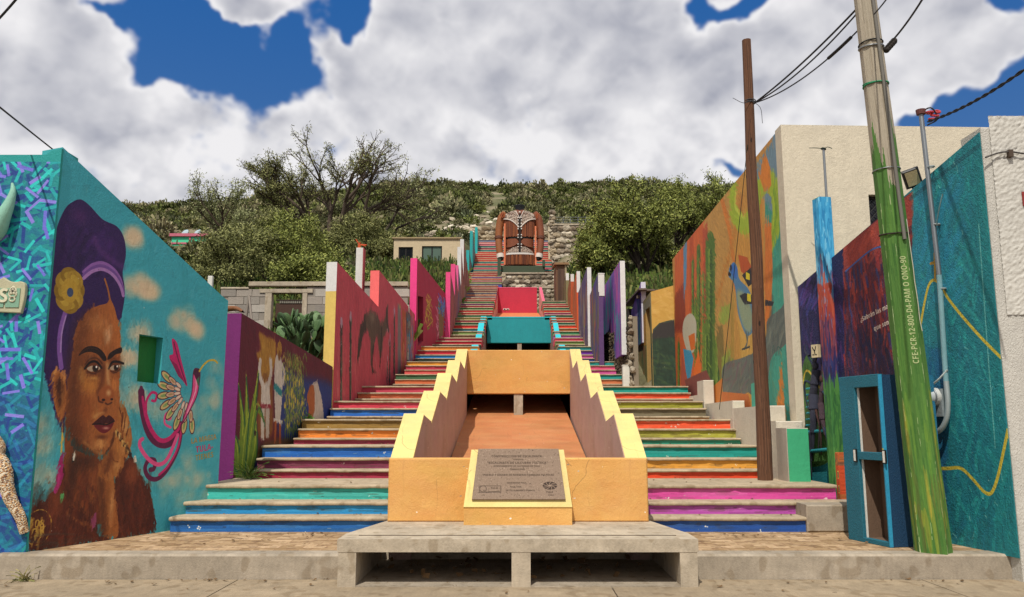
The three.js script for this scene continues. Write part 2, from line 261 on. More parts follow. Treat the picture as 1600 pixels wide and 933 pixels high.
function riserPaint(hex, near) {
  if (!near) return paint(hex, { bumpScale: 0.002 });
  if (riserTex.has(hex)) return riserTex.get(hex);
  const c = canvas(1024, 128), g = c.getContext('2d'), r = rng(hex.charCodeAt(2) * 131 + hex.charCodeAt(4) * 17 + hex.charCodeAt(6));
  g.fillStyle = hex; g.fillRect(0, 0, 1024, 128);
  for (let i = 0; i < 240; i++) { g.fillStyle = r() > 0.5 ? `rgba(255,255,255,${r() * 0.07})` : `rgba(0,0,0,${r() * 0.1})`; g.fillRect(r() * 1024 - 60, r() * 128, 40 + r() * 220, 2 + r() * 10); }
  for (let i = 0; i < 60; i++) { g.fillStyle = `rgba(70,50,35,${0.08 + r() * 0.2})`; g.beginPath(); g.ellipse(r() * 1024, r() > 0.6 ? r() * 128 : 108 + r() * 20, 4 + r() * 46, 1 + r() * 6, 0, 0, 7); g.fill(); } for (let i = 0; i < 26; i++) { g.fillStyle = `rgba(${r() > 0.5 ? '190,176,156' : '40,30,26'},${0.25 + r() * 0.4})`; g.fillRect(r() * 1024, 20 + r() * 100, 2 + r() * 16, 1 + r() * 2.5); }
  for (let i = 0; i < 9; i++) { const x = r() * 1024, y = 25 + r() * 90, n = 1 + r() * 4; g.fillStyle = 'rgba(225,220,208,0.9)'; for (let k = 0; k < n; k++) { g.beginPath(); g.ellipse(x + (r() - 0.5) * 14, y + (r() - 0.5) * 8, 0.8 + r() * 2.6, 0.8 + r() * 2, r() * 3, 0, 7); g.fill(); } }
  const m = std({ map: canvasTex(c, 3.1, 0.39), bumpMap: bumpStucco, bumpScale: 0.004, roughness: 0.62 }); riserTex.set(hex, m); return m;
}
// worn concrete tread with a rounded, uneven nosing
function tread(x0, x1, d0, d1, top, th, seed, fine) {
  if (!fine) return box(x0, x1, top - th, top, d0, d1);
  const n = Math.max(6, Math.ceil((x1 - x0) / 0.07)), prof = [[d1, -th], [d0 + 0.02, -th], [d0 + 0.003, -th * 0.78], [d0, -th * 0.45], [d0 + 0.004, -th * 0.16], [d0 + 0.018, 0], [d0 + 0.1, 0.001], [d1, 0.001]], pos = [], uv = [];
  const P = (i, k) => { const x = lerp(x0, x1, i / n), w = k > 0 && k < 6 ? 0.007 * fbm2(x * 1.6, seed * 3.7, 3) + 0.003 * N2(x * 13, seed) - 0.01 * smooth(0.62, 0.85, N2(x * 4, seed * 9.1)) : 0, v = k > 0 && k < 4 ? 0.003 * N2(x * 3, seed * 5.5) + 0.002 * N2(x * 17, seed) : k < 7 ? 0.003 * N2(x * 2, seed * 2.2) : 0; return [x, top + prof[k][1] + v, -(prof[k][0] - w)]; };
  for (let i = 0; i < n; i++) for (let k = 0; k < prof.length - 1; k++) {
    const a = P(i, k), b = P(i + 1, k), c = P(i + 1, k + 1), d = P(i, k + 1);
    for (const v of [a, c, b, a, d, c]) { pos.push(...v); uv.push(v[0] + seed * 0.37, v[1] - v[2] + seed * 0.61); }
  }
  const end = (i, flip) => { const q = prof.map((_, k) => P(i, k)); for (let k = 1; k < q.length - 1; k++) for (const v of flip ? [q[0], q[k + 1], q[k]] : [q[0], q[k], q[k + 1]]) { pos.push(...v); uv.push(v[2], v[1]); } };
  end(0, true); end(n, false);
  const g = new THREE.BufferGeometry(); g.setAttribute('position', new THREE.Float32BufferAttribute(pos, 3)); g.setAttribute('uv', new THREE.Float32BufferAttribute(uv, 2)); g.computeVertexNormals(); return g;
}
{
  const mid = ['#c8324c', '#3c4f94', '#cf5a90', '#2a6a4c', '#d84a44', '#a83a6a', '#7a4a9c', '#d86a84', '#8a2a4c', '#5a8a4c'], far = ['#2f8a8c', '#c8323c', '#e0584a', '#3c5f94', '#cf5a80', '#1f7a7c', '#e08a94', '#4a9a9c', '#a83a5a', '#d84650'];
  const rf = rng(77);
  const flights = [[-1, 0, 42, 'painted staircase left of the yellow channel with blue, crimson and orange risers', 'the two lower painted stairs'],
    [1, 0, 42, 'painted staircase right of the yellow channel with magenta, orange and teal risers', 'the two lower painted stairs']];
  for (const [side, a, b, label] of flights) {
    const t = thing('staircase', label, 'stairs', V(side * 2.4, WALK, 9.1));
    for (let k = a; k < b; k++) {
      const s = STEPS[k], n = STEPS[k + 1], prevY = k ? STEPS[k - 1].y : WALK, py = 700;
      const yPix = 466.5 - (() => { const q = (s.y - EYE) / s.D; return (q * CT - ST) / (CT + q * ST) * FOCAL; })();
      const outer = xAt(side < 0 ? LEFT_EDGE[k] : RIGHT_EDGE[k], yPix, s.D) + (side < 0 && k < 3 ? -0.04 : 0);
      const inner = (s.D < 20.4 ? 1.12 : s.D < 26.3 ? 1.02 : 0.86) * side + 0.008 * s.D;
      const x0 = Math.min(outer, inner), x1 = Math.max(outer, inner), th = k < 3 ? 0.04 : k < 15 ? 0.032 : 0.024, over = k < 15 ? 0.04 : 0.028;
      const next = k + 1 < STEPS.length ? n.D : s.D + 0.4;
      partW(t, 'riser', box(x0 + 0.004, x1 - 0.004, prevY - 0.03, s.y - th + 0.004, s.D, next + 0.1), riserPaint((side < 0 ? LEFT_PAINT : RIGHT_PAINT)[k], k < 14));
      partW(t, 'tread', tread(x0 - (side < 0 ? 0.0 : 0), x1, s.D - over, next + 0.012, s.y, th, k * 2 + (side > 0 ? 1.3 : 0), k < 22), M.nosing);
    }
  }
  // upper flights
  const up = (label, a, b, x0f, x1f) => {
    const t = thing('staircase', label, 'stairs', V(-1.2, STEPS[a].y - 0.2, STEPS[a].D));
    for (let k = a; k < b; k++) {
      const s = STEPS[k], prevY = STEPS[k - 1].y, next = k + 1 < STEPS.length ? STEPS[k + 1].D : s.D + 1.5, x0 = x0f(s.D), x1 = x1f(s.D);
      partW(t, 'riser', box(x0, x1, prevY - 0.03, s.y - 0.024, s.D, next + 0.1), paint(pick(k < 58 ? mid : far, rf), { bumpScale: 0.002 }));
      partW(t, 'tread', box(x0, x1, s.y - 0.028, s.y, s.D - 0.025, next + 0.012), M.nosing);
    }
  };
  up('narrow upper flight of striped steps between the pink fins and the red channel', 42, 58, (D) => xAt(lerp(720, 726.5, (D - 30) / 7), 440, D) - 0.05, (D) => (D < 34.3 ? -0.86 + 0.008 * D : xAt(784, 440, D)));
  up('topmost flight of striped steps rising behind the jacket statue', 58, 75, (D) => xAt(lerp(741, 747, (D - 38.2) / 6.8), 400, D) - 0.05, (D) => xAt(862, 400, D));
}

// ---------------------------------------------------------------- concrete bench over the storm drain
{
  const t = thing('drain_bench', 'low grey concrete bench slab over two dark drain openings at the kerb', 'bench', V(0.05, 0, 7.13));
  const f = 7.13, b = 8.52, h = hAt(842, f), L = xAt(527, 842, f), Rr = xAt(1091, 842, f), under = hAt(863, f);
  const slab = planProfile([[L, f], [Rr, f], [Rr, 7.52], [1.40, b], [-1.27, b], [L, 7.52]], under, h - 0.004);
  partW(t, 'slab', slab, M.concrete);
  partW(t, 'slab_joint', box(L + 0.14, Rr - 0.14, h - 0.02, h + 0.001, 7.36, 7.375), std({ color: 0x55493a, roughness: 1 }));
  for (const [a, c] of [[527, 556], [799, 829.5], [1063, 1091]]) partW(t, 'pier', box(xAt(a, 890, f) + 0.002, xAt(c, 890, f) - 0.002, 0.0, under + 0.001, f + 0.004, 8.54), M.concrete);
  partW(t, 'drain_wall', box(L + 0.02, Rr - 0.02, 0, under, 8.54, 8.66), M.concrete);
  partW(t, 'drain_floor', box(L + 0.1, Rr - 0.1, -0.03, 0.012, f + 0.01, 8.56), M.kerb);
  const litter = []; for (let i = 0; i < 46; i++) { const g = new THREE.PlaneGeometry(0.03 + R() * 0.05, 0.02 + R() * 0.04, 2, 1); const p = g.attributes.position; for (let k = 0; k < p.count; k++) p.setZ(k, (R() - 0.5) * 0.02); g.rotateX(-1.2 + R()); g.rotateY(R() * 6); g.translate(rand(-1.3, 1.4), 0.03 + R() * 0.02, -rand(7.35, 8.6)); g.computeVertexNormals(); litter.push(g); }
  const lm = single('leaf_litter', clean(litter), std({ color: 0x6e5333, roughness: 1, side: THREE.DoubleSide }), 'dry leaves and scraps lying in the drain openings under the bench', 'litter'); lm.userData.kind = 'stuff';
}

// ---------------------------------------------------------------- yellow stepped channel
const AX = (D) => 0.008 * D;
function slope(x0, x1, d0, y0, d1, y1, th, lift = 0) { return sideProfile([[d0, y0 + lift], [d1, y1 + lift], [d1, y1 + lift - th], [d0, y0 + lift - th]], x0, x1); }
function steppedWall(t, side, pts, out, inn, floorY, bodyMat, capMat) {
  const x0 = side * out + AX(pts[0][0]), x1 = side * inn + AX(pts[0][0]), dEnd = pts[pts.length - 1][0], k = AX(dEnd) - AX(pts[0][0]);
  const body = sideProfile([...pts, [dEnd, floorY(dEnd)], [pts[0][0], floorY(pts[0][0])]], x0, x1);
  const shear = (g) => { const p = g.attributes.position; for (let i = 0; i < p.count; i++) p.setX(i, p.getX(i) + (-p.getZ(i) - pts[0][0]) / (dEnd - pts[0][0]) * k); return g; };
  partW(t, 'side_wall', shear(body), bodyMat);
  for (let i = 0; i < pts.length - 1; i += 2) { const [d0, y0] = pts[i], [d1, y1] = pts[i + 1]; partW(t, 'cap', shear(slope(x0 - 0.006, x1 + 0.006, d0 - 0.012, y0, d1, y1, 0.035, 0.012)), capMat); }
}
{
  const t = thing('stepped_channel', 'yellow stepped channel with cream capped zigzag walls at the foot of the stairs', 'channel', V(AX(8.4), 0.39, 8.45));
  const front = 8.42, y0 = 0.392, y1 = hAt(716, front);
  partW(t, 'front_panel', box(xAt(606.5, 760, front), xAt(1012.5, 760, front), y0, y1, front, 8.62, 0.012), M.amber);
  const saw = [[8.5, y1 - 0.02], [9.42, 1.475], [10.3, 1.40], [11.36, 1.82], [12.4, 1.76], [13.25, 2.19], [14.35, 2.12], [15.2, 2.56], [16.4, 2.5], [17.28, 2.965]];
  const fl = (D) => -0.1 + (D - 8.4) * 0.178 + 0.1;
  for (const s of [-1, 1]) steppedWall(t, s, saw, s < 0 ? 1.31 : 1.32, 1.09, (D) => fl(D) - 0.5, M.mauve, M.cream);
  partW(t, 'floor', slope(-1.06 + 0.09, 1.06 + 0.12, 8.7, fl(8.7), 20.5, fl(20.5), 0.2), M.clay);
  const pB = hAt(615.5, 17.3), pT = hAt(547, 17.3), a = xAt(727, 580, 17.3), b = xAt(895, 580, 17.3), yb = fl(17.3);
  partW(t, 'upper_panel', box(a - 0.004, b + 0.004, pB, pT, 17.3, 17.5, 0.012), M.amber);
  partW(t, 'pier', box(xAt(803, 630, 17.3), xAt(817, 630, 17.3), yb - 0.1, pB, 17.33, 17.6), M.concrete);
  partW(t, 'roof_slab', box(-1.3 + 0.14, 1.3 + 0.14, pT - 0.14, pT - 0.004, 17.5, 20.8), M.concrete);
  partW(t, 'inner_wall', box(-1.06 + 0.14, 1.06 + 0.14, yb - 0.2, pB + 0.4, 20.3, 20.45), paint('#b98a78'));
  // lectern with engraved stone
  const l = thing('lectern', 'yellow lectern with cream sloped face holding an engraved stone plaque', 'lectern', V(AX(8.3), 0.395, 8.2));
  const lf = 8.15, bx0 = xAt(724.5, 810, lf), bx1 = xAt(894, 810, lf), ly0 = hAt(822, lf), ly1 = hAt(793, lf), tD = 8.42, ty = hAt(703.5, tD), tx0 = xAt(737, 704, tD), tx1 = xAt(880.5, 704, tD);
  const lx = (bx0 + tx0) / 2, hx = (bx1 + tx1) / 2;
  const body = sideProfile([[lf, 0.39], [lf, ly1], [tD, ty], [8.6, ty], [8.6, 0.39]], bx0, bx1);
  { const p = body.attributes.position; for (let i = 0; i < p.count; i++) { const k = clamp((p.getY(i) - ly1) / (ty - ly1)); p.setX(i, p.getX(i) + (p.getX(i) < 0.05 ? (tx0 - bx0) * k : (tx1 - bx1) * k)); } body.computeVertexNormals(); }
  partW(l, 'base', body, M.amber);
  // sloped cream face
  const e1 = V((bx0 + bx1) / 2, ly1, lf), e2 = V((tx0 + tx1) / 2, ty, tD), up = e2.clone().sub(e1), len = up.length(), nrm = new THREE.Vector3(0, -up.z, up.y).normalize(); if (nrm.z < 0) nrm.negate();
  const face = new THREE.Matrix4().makeBasis(new THREE.Vector3(1, 0, 0), up.clone().normalize(), nrm).setPosition(e1);
  const quad = (w0, w1, y0, y1, th, bev) => { const s = new THREE.Shape(); s.moveTo(-w0, y0); s.lineTo(w0, y0); s.lineTo(w1, y1); s.lineTo(-w1, y1); s.closePath(); return new THREE.ExtrudeGeometry(s, { depth: th, bevelEnabled: !!bev, bevelSize: bev, bevelThickness: bev, bevelSegments: 2 }); };
  const W0 = (bx1 - bx0) / 2, W1 = (tx1 - tx0) / 2;
  partW(l, 'cream_face', uvM(quad(W0 + 0.002, W1 + 0.002, 0, len, 0.012).applyMatrix4(face)), M.cream);
  const c = canvas(1024, 640), g = c.getContext('2d'), r = rng(91);
  g.fillStyle = '#84705f'; g.fillRect(0, 0, 1024, 640);
  for (let i = 0; i < 5200; i++) { const k = r(); g.fillStyle = k > 0.55 ? `rgba(178,158,138,${r() * 0.4})` : `rgba(66,52,42,${r() * 0.4})`; g.beginPath(); g.arc(r() * 1024, r() * 640, 0.8 + r() * r() * 9, 0, 7); g.fill(); }
  for (let i = 0; i < 26; i++) { g.fillStyle = '#2a2019'; g.beginPath(); g.ellipse(r() * 1024, r() * 640, 2 + r() * 6, 2 + r() * 4, r() * 3, 0, 7); g.fill(); }
  const b2 = canvas(1024, 640), h = b2.getContext('2d'); h.fillStyle = '#909090'; h.fillRect(0, 0, 1024, 640);
  const write = (s, x, y, px, w) => { for (const [q, col] of [[g, '#4b3b30'], [h, '#202020']]) { q.font = `bold ${px}px sans-serif`; q.textAlign = 'center'; q.textBaseline = 'middle'; q.fillStyle = col; q.fillText(s, x, y, w); } };
  write('CONSTRUCCION DE ESCALINATA', 490, 98, 38, 620); write('TURISTICA', 510, 140, 24, 190); write('"ESCALINATA DE LA CUERA TULTECA"', 500, 182, 40, 760); write('AYUNTAMIENTO DE LA CIUDAD DE TULA', 490, 226, 28, 600); write('TAMAULIPAS', 500, 268, 28, 330);
  write('PUEBLO Y LEGADO DE NUESTRAS FAMILIAS TULTECAS', 512, 338, 32, 940); write('CIUDADANA TULA', 490, 440, 26, 300); write('TULA, TAM.', 480, 490, 26, 200); write('DE TULA, MAGICO PUEBLO', 530, 535, 26, 350);
  write('TULA', 235, 505, 34, 110); write('TULE', 862, 556, 34, 150); write('PUEBLO', 880, 592, 18, 150);
  for (const [q, col] of [[g, '#3c2e26'], [h, '#1c1c1c']]) {
    q.strokeStyle = col; q.lineWidth = 5; q.beginPath(); q.arc(108, 515, 38, 0, 7); q.stroke(); q.beginPath(); q.moveTo(60, 560); q.lineTo(300, 545); q.stroke(); q.strokeRect(70, 478, 240, 80);
    q.fillStyle = col; q.beginPath(); q.ellipse(868, 475, 82, 50, 0, 0, 7); q.fill(); q.strokeStyle = col === '#1c1c1c' ? '#909090' : '#8d7866'; q.lineWidth = 7;
    for (let k = 0; k < 9; k++) { q.beginPath(); const A = k / 9 * 6.283; q.moveTo(868, 475); q.quadraticCurveTo(868 + 50 * Math.cos(A - 0.5), 475 + 30 * Math.sin(A - 0.5), 868 + 80 * Math.cos(A), 475 + 48 * Math.sin(A)); q.stroke(); }
  }
  const pw = (xAt(866, 750, 8.3) - xAt(757, 750, 8.3)) / 2 + 0.055, p0 = len * 0.115, p1 = len * 0.99;
  const pl = quad(pw + 0.05, pw - 0.0, p0, p1, 0.022, 0.004); const uv = pl.attributes.uv, pp = pl.attributes.position; for (let i = 0; i < uv.count; i++) uv.setXY(i, (pp.getX(i) / (pw + 0.04) + 1) / 2, (pp.getY(i) - p0) / (p1 - p0)); pl.translate(0.008, 0, 0.016);
  const bt = new THREE.CanvasTexture(b2); partW(l, 'stone_plaque', pl.applyMatrix4(face), std({ map: canvasTex(c, 1, 1, false), bumpMap: bt, bumpScale: 0.006, roughness: 0.9 }));
}
// turquoise channel above
{
  const t = thing('stepped_channel', 'turquoise stepped channel above the yellow one on the stair axis', 'channel', V(AX(21), hAt(560, 21), 20.9));
  const D1 = 26.4, cap = paint('#22c3cf'), body = paint('#9a7468');
  const saw = [[20.8, hAt(548, 20.8)], [21.3, hAt(539.5, 21.3)], [22.6, hAt(537, 22.6)], [23.4, hAt(523, 23.4)], [24.0, hAt(520, 24.0)], [24.9, hAt(505, 24.9)], [25.6, hAt(503, 25.6)], [26.4, hAt(494.8, 26.4)]];
  for (const s of [-1, 1]) steppedWall(t, s, saw, 1.22, 1.06, () => 2.6, body, cap);
  const a = xAt(761, 515, D1), b = xAt(863.5, 515, D1), pT = hAt(496.5, D1), pB = hAt(536, D1);
  partW(t, 'panel', box(a, b, pB, pT, D1, D1 + 0.2, 0.012), paint('#0f9298'));
  partW(t, 'panel_coping', box(a - 0.02, b + 0.02, pT, pT + 0.03, D1 - 0.01, D1 + 0.22), cap);
  partW(t, 'pier', box(xAt(808.5, 540, D1), xAt(815, 540, D1), 2.8, pB, D1 + 0.03, D1 + 0.3), M.concrete);
  partW(t, 'floor', slope(-1.05 + 0.2, 1.05 + 0.2, 20.85, 2.9, 29, 3.6, 0.15), paint('#b98a78'));
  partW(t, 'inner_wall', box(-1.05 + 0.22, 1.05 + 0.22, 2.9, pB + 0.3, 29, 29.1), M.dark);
  partW(t, 'side_panel', box(-1.2 + 0.2, -1.06 + 0.2, 2.9, pT - 0.02, 26.42, 29), body); partW(t, 'side_panel', box(1.06 + 0.2, 1.2 + 0.2, 2.9, pT - 0.02, 26.42, 29), body);
}
// red channel
{
  const t = thing('stepped_channel', 'crimson channel with pink sloped walls below the stone plinth', 'channel', V(AX(30), 4.6, 26.7));
  const D1 = 34.2, cap = paint('#e0607c');
  for (const s of [-1, 1]) steppedWall(t, s, [[26.65, hAt(493.4, 26.65)], [34.25, hAt(449.2, 34.25)]], 1.0, 0.88, () => 4.4, paint('#d5a29a'), cap);
  const a = xAt(769, 470, D1), b = xAt(839, 470, D1), pT = hAt(450, D1);
  partW(t, 'panel', box(a, b, hAt(496, D1), pT, D1, D1 + 0.2), paint('#bd2440'));
  partW(t, 'panel_coping', box(a, b, pT, pT + 0.03, D1 - 0.01, D1 + 0.22), cap);
  partW(t, 'floor', slope(-0.86 + 0.23, 0.86 + 0.25, 26.6, 4.75, 34.2, hAt(489, 34.2), 0.1), paint('#d07a48'));
  for (const px of [788.5, 793.5]) { const c = at(px, 483.5, D1 - 0.012), g = new THREE.SphereGeometry(0.055, 12, 8); g.scale(1.3, 0.8, 0.3); g.translate(c.x, c.y, c.z); partW(t, 'painted_eye', g, paint('#d9d0c8')); const q = new THREE.SphereGeometry(0.032, 10, 8); q.scale(1, 1, 0.4); q.translate(c.x, c.y, c.z + 0.014); partW(t, 'pupil', q, M.black); }
}

// ---------------------------------------------------------------- walls that carry murals
class Wall { // an upright plane from A to B, A being the left end as one faces it
  constructor(ax, ad, bx, bd) {
    this.a = V(ax, 0, ad); const e = V(bx, 0, bd).sub(this.a); this.len = e.length(); this.e = e.normalize();
    this.n = new THREE.Vector3(-this.e.z, 0, this.e.x); this.turn = Math.atan2(-this.e.z, this.e.x);
  }
  pix(px, py) { const s = sight(px, py), d = new THREE.Vector3(s.x, s.y, -s.d), t = this.a.clone().setY(0).dot(this.n) / d.dot(this.n); return [d.x * t * this.e.x + d.z * t * this.e.z - (this.a.x * this.e.x + this.a.z * this.e.z), EYE + d.y * t]; }
  pt(s, y, off = 0) { return new THREE.Vector3(this.a.x + this.e.x * s + this.n.x * off, y, this.a.z + this.e.z * s + this.n.z * off); }
  group(name, label, category, baseY, grp) { const g = thing(name, label, category, this.pt(0, baseY), this.turn, grp); g.userDataBase = undefined; g.base = baseY; return g; }
}
function outlineShape(pts, base, holes = []) { const s = new THREE.Shape(pts.map(([x, y]) => new THREE.Vector2(x, y - base))); for (const h of holes) s.holes.push(new THREE.Path(h.map(([x, y]) => new THREE.Vector2(x, y - base)))); return s; }
function wallBody(g, pts, thick, mat, holes, name = 'wall_body') { const geo = new THREE.ExtrudeGeometry(outlineShape(pts, g.base, holes), { depth: thick, bevelEnabled: false }); geo.translate(0, 0, -thick); return part(g, name, uvM(geo), mat); }
function localBox(g, name, s0, s1, y0, y1, z0, z1, mat, bevel = 0) { const b = box(s0, s1, y0 - g.base, y1 - g.base, -z1, -z0, bevel); return part(g, name, b, mat); }
class Mural {
  constructor(wall, pts, ppm, ground) {
    this.w = wall; this.pts = pts; this.ppm = ppm;
    this.s0 = Math.min(...pts.map((p) => p[0])); this.s1 = Math.max(...pts.map((p) => p[0])); this.y0 = Math.min(...pts.map((p) => p[1])); this.y1 = Math.max(...pts.map((p) => p[1]));
    this.c = canvas(Math.min(2048, Math.ceil((this.s1 - this.s0) * ppm)), Math.min(2048, Math.ceil((this.y1 - this.y0) * ppm))); this.g = this.c.getContext('2d');
    this.kx = this.c.width / (this.s1 - this.s0); this.ky = this.c.height / (this.y1 - this.y0); this.r = rng(Math.round(this.s1 * 1000 + this.y1 * 77));
    this.g.fillStyle = ground; this.g.fillRect(0, 0, this.c.width, this.c.height); this.g.lineCap = 'round'; this.g.lineJoin = 'round';
  }
  L(s, y) { return [(s - this.s0) * this.kx, (this.y1 - y) * this.ky]; }
  P(px, py) { return this.L(...this.w.pix(px, py)); }
  path(list, closed, smoothed) {
    const q = list.map(([x, y]) => this.P(x, y)), g = this.g; g.beginPath();
    if (!smoothed) { q.forEach((p, i) => (i ? g.lineTo(...p) : g.moveTo(...p))); if (closed) g.closePath(); return; }
    const n = q.length, get = (i) => (closed ? q[(i + n) % n] : q[clamp(i, 0, n - 1)]); g.moveTo(...q[0]);
    for (let i = 0; i < (closed ? n : n - 1); i++) { const a = get(i - 1), b = get(i), c = get(i + 1), d = get(i + 2), k = 1 / 6; g.bezierCurveTo(b[0] + (c[0] - a[0]) * k, b[1] + (c[1] - a[1]) * k, c[0] - (d[0] - b[0]) * k, c[1] - (d[1] - b[1]) * k, c[0], c[1]); }
    if (closed) g.closePath();
  }
  poly(list, fill, o = {}) { const g = this.g; g.save(); g.globalAlpha = o.a ?? 1; if (o.blur) g.filter = `blur(${o.blur * this.kx}px)`; this.path(list, true, o.smooth ?? list.length > 5); g.fillStyle = fill; g.fill(); if (o.edge) { g.strokeStyle = o.edge; g.lineWidth = (o.w ?? 0.012) * this.kx; g.stroke(); } g.restore(); }
  line(list, col, w, o = {}) { const g = this.g; g.save(); g.globalAlpha = o.a ?? 1; if (o.blur) g.filter = `blur(${o.blur * this.kx}px)`; this.path(list, false, o.smooth ?? true); g.strokeStyle = col; g.lineWidth = w * this.kx; g.stroke(); g.restore(); }
  dab(px, py, rx, ry, col, a = 1, rot = 0) { const g = this.g, [x, y] = this.P(px, py), R0 = Math.max(rx, ry) * this.kx; g.save(); g.translate(x, y); g.rotate(rot); g.scale(rx / Math.max(rx, ry), ry / Math.max(rx, ry)); const q = g.createRadialGradient(0, 0, 0, 0, 0, R0); q.addColorStop(0, col); q.addColorStop(0.35, col + 'b0'); q.addColorStop(0.7, col + '40'); q.addColorStop(1, col + '00'); g.globalAlpha = a; g.fillStyle = q; g.beginPath(); g.arc(0, 0, R0, 0, 7); g.fill(); g.restore(); }
  oval(px, py, rx, ry, col, rot = 0, a = 1) { const g = this.g, [x, y] = this.P(px, py); g.save(); g.globalAlpha = a; g.translate(x, y); g.rotate(rot); g.fillStyle = col; g.beginPath(); g.ellipse(0, 0, rx * this.kx, ry * this.ky, 0, 0, 7); g.fill(); g.restore(); }
  cloud(px, py, rx, ry, col, a) { for (let i = 0; i < 46; i++) { const A = this.r() * 6.28, k = Math.sqrt(this.r()); this.dabM(px, py, Math.cos(A) * k * rx, Math.sin(A) * k * ry * (Math.sin(A) > 0 ? 1 : 0.5), (0.03 + this.r() * 0.11), col, a * (0.1 + 0.2 * this.r())); } }
  dabM(px, py, ds, dy, r, col, a) { const g = this.g, [x0, y0] = this.P(px, py), x = x0 + ds * this.kx, y = y0 - dy * this.ky, R0 = r * this.kx, q = g.createRadialGradient(x, y, 0, x, y, R0); q.addColorStop(0, col); q.addColorStop(0.5, col); q.addColorStop(1, col + '00'); g.save(); g.globalAlpha = a; g.fillStyle = q; g.beginPath(); g.arc(x, y, R0, 0, 7); g.fill(); g.restore(); }
  brush(n, cols, o = {}) { // loose strokes over a region in photo points
    const [x0, y0, x1, y1] = o.region, g = this.g; for (let i = 0; i < n; i++) { const px = lerp(x0, x1, this.r()), py = lerp(y0, y1, this.r()), [x, y] = this.P(px, py), A = (o.angle ?? 1.57) + (this.r() - 0.5) * (o.spread ?? 0.6), L = (o.len ?? 0.15) * (0.4 + this.r()) * this.kx; g.save(); g.globalAlpha = (o.a ?? 0.5) * (0.4 + 0.6 * this.r()); g.strokeStyle = cols[Math.floor(this.r() * cols.length)]; g.lineWidth = (o.w ?? 0.03) * (0.5 + this.r()) * this.kx; g.lineCap = 'round'; g.beginPath(); g.moveTo(x - Math.cos(A) * L / 2, y - Math.sin(A) * L / 2); g.quadraticCurveTo(x + (this.r() - 0.5) * L * 0.3, y + (this.r() - 0.5) * L * 0.3, x + Math.cos(A) * L / 2, y + Math.sin(A) * L / 2); g.stroke(); g.restore(); }
  }
  text(s, px, py, size, col, rot = 0, font = 'bold', align = 'center') { const g = this.g, [x, y] = this.P(px, py); g.save(); g.translate(x, y); g.rotate(rot); g.font = `${font} ${size * this.ky}px sans-serif`; g.textAlign = align; g.textBaseline = 'middle'; g.fillStyle = col; g.fillText(s, 0, 0); g.restore(); }
  painterly(n, len, w, jit, angle = () => 1.4, region) { // go over the picture with brush strokes of the colours already there
    const W = this.c.width, H = this.c.height, g = this.g, d = g.getImageData(0, 0, W, H).data, r = this.r; let x0 = 0, y0 = 0, x1 = W, y1 = H; if (region) { [x0, y0] = this.P(region[0], region[1]); [x1, y1] = this.P(region[2], region[3]); }
    g.lineCap = 'round';
    for (let i = 0; i < n; i++) { const x = lerp(x0, x1, r()), y = lerp(y0, y1, r()); if (x < 0 || y < 0 || x >= W || y >= H) continue; const o = (Math.floor(y) * W + Math.floor(x)) * 4, k = 1 + (r() - 0.5) * jit * 2, h = (r() - 0.5) * jit * 40, A = angle(x / W, y / H) + (r() - 0.5) * 0.9, L = len * (0.4 + r()) * this.kx; g.globalAlpha = 0.35 + 0.45 * r(); g.strokeStyle = `rgb(${d[o] * k + h | 0},${d[o + 1] * k | 0},${d[o + 2] * k - h | 0})`; g.lineWidth = w * (0.4 + 0.9 * r()) * this.kx; g.beginPath(); g.moveTo(x - Math.cos(A) * L / 2, y - Math.sin(A) * L / 2); g.quadraticCurveTo(x + (r() - 0.5) * L * 0.35, y + (r() - 0.5) * L * 0.35, x + Math.cos(A) * L / 2, y + Math.sin(A) * L / 2); g.stroke(); }
    g.globalAlpha = 1;
  }
  wear(k = 1) { // plaster grain, scuffs and chips of the painted wall
    const g = this.g, w = this.c.width, h = this.c.height, r = this.r, n = w * h / 900 * k;
    for (let i = 0; i < n; i++) { g.fillStyle = r() > 0.5 ? `rgba(255,245,230,${r() * 0.05})` : `rgba(10,8,6,${r() * 0.07})`; const a = 1 + r() * r() * 22; g.fillRect(r() * w, r() * h, a, a * (0.4 + r() * 2)); }
    for (let i = 0; i < n / 40; i++) { g.fillStyle = `rgba(${r() > 0.4 ? '225,215,200' : '60,48,40'},${0.2 + r() * 0.5})`; g.beginPath(); g.ellipse(r() * w, r() * h, 0.6 + r() * 2.2, 0.6 + r() * 1.6, r() * 3, 0, 7); g.fill(); }
  }
  sheet(g, holes, o = {}) { // the painted coat, a few millimetres thick, on the wall face
    this.wear(o.wear ?? 1);
    const geo = new THREE.ExtrudeGeometry(outlineShape(this.pts, g.base, holes), { depth: 0.005, bevelEnabled: false }), p = geo.attributes.position, uv = geo.attributes.uv;
    for (let i = 0; i < p.count; i++) uv.setXY(i, (p.getX(i) - this.s0) / (this.s1 - this.s0), (p.getY(i) + g.base - this.y0) / (this.y1 - this.y0));
    const t = canvasTex(this.c, 1, 1, false), b = (o.bump ?? bumpStucco).clone(); b.repeat.set((this.s1 - this.s0) / 0.9, (this.y1 - this.y0) / 0.9); b.needsUpdate = true;
    return part(g, 'mural', geo, std({ map: t, bumpMap: b, bumpScale: o.depth ?? 0.005, roughness: o.rough ?? 0.7 }));
  }
}

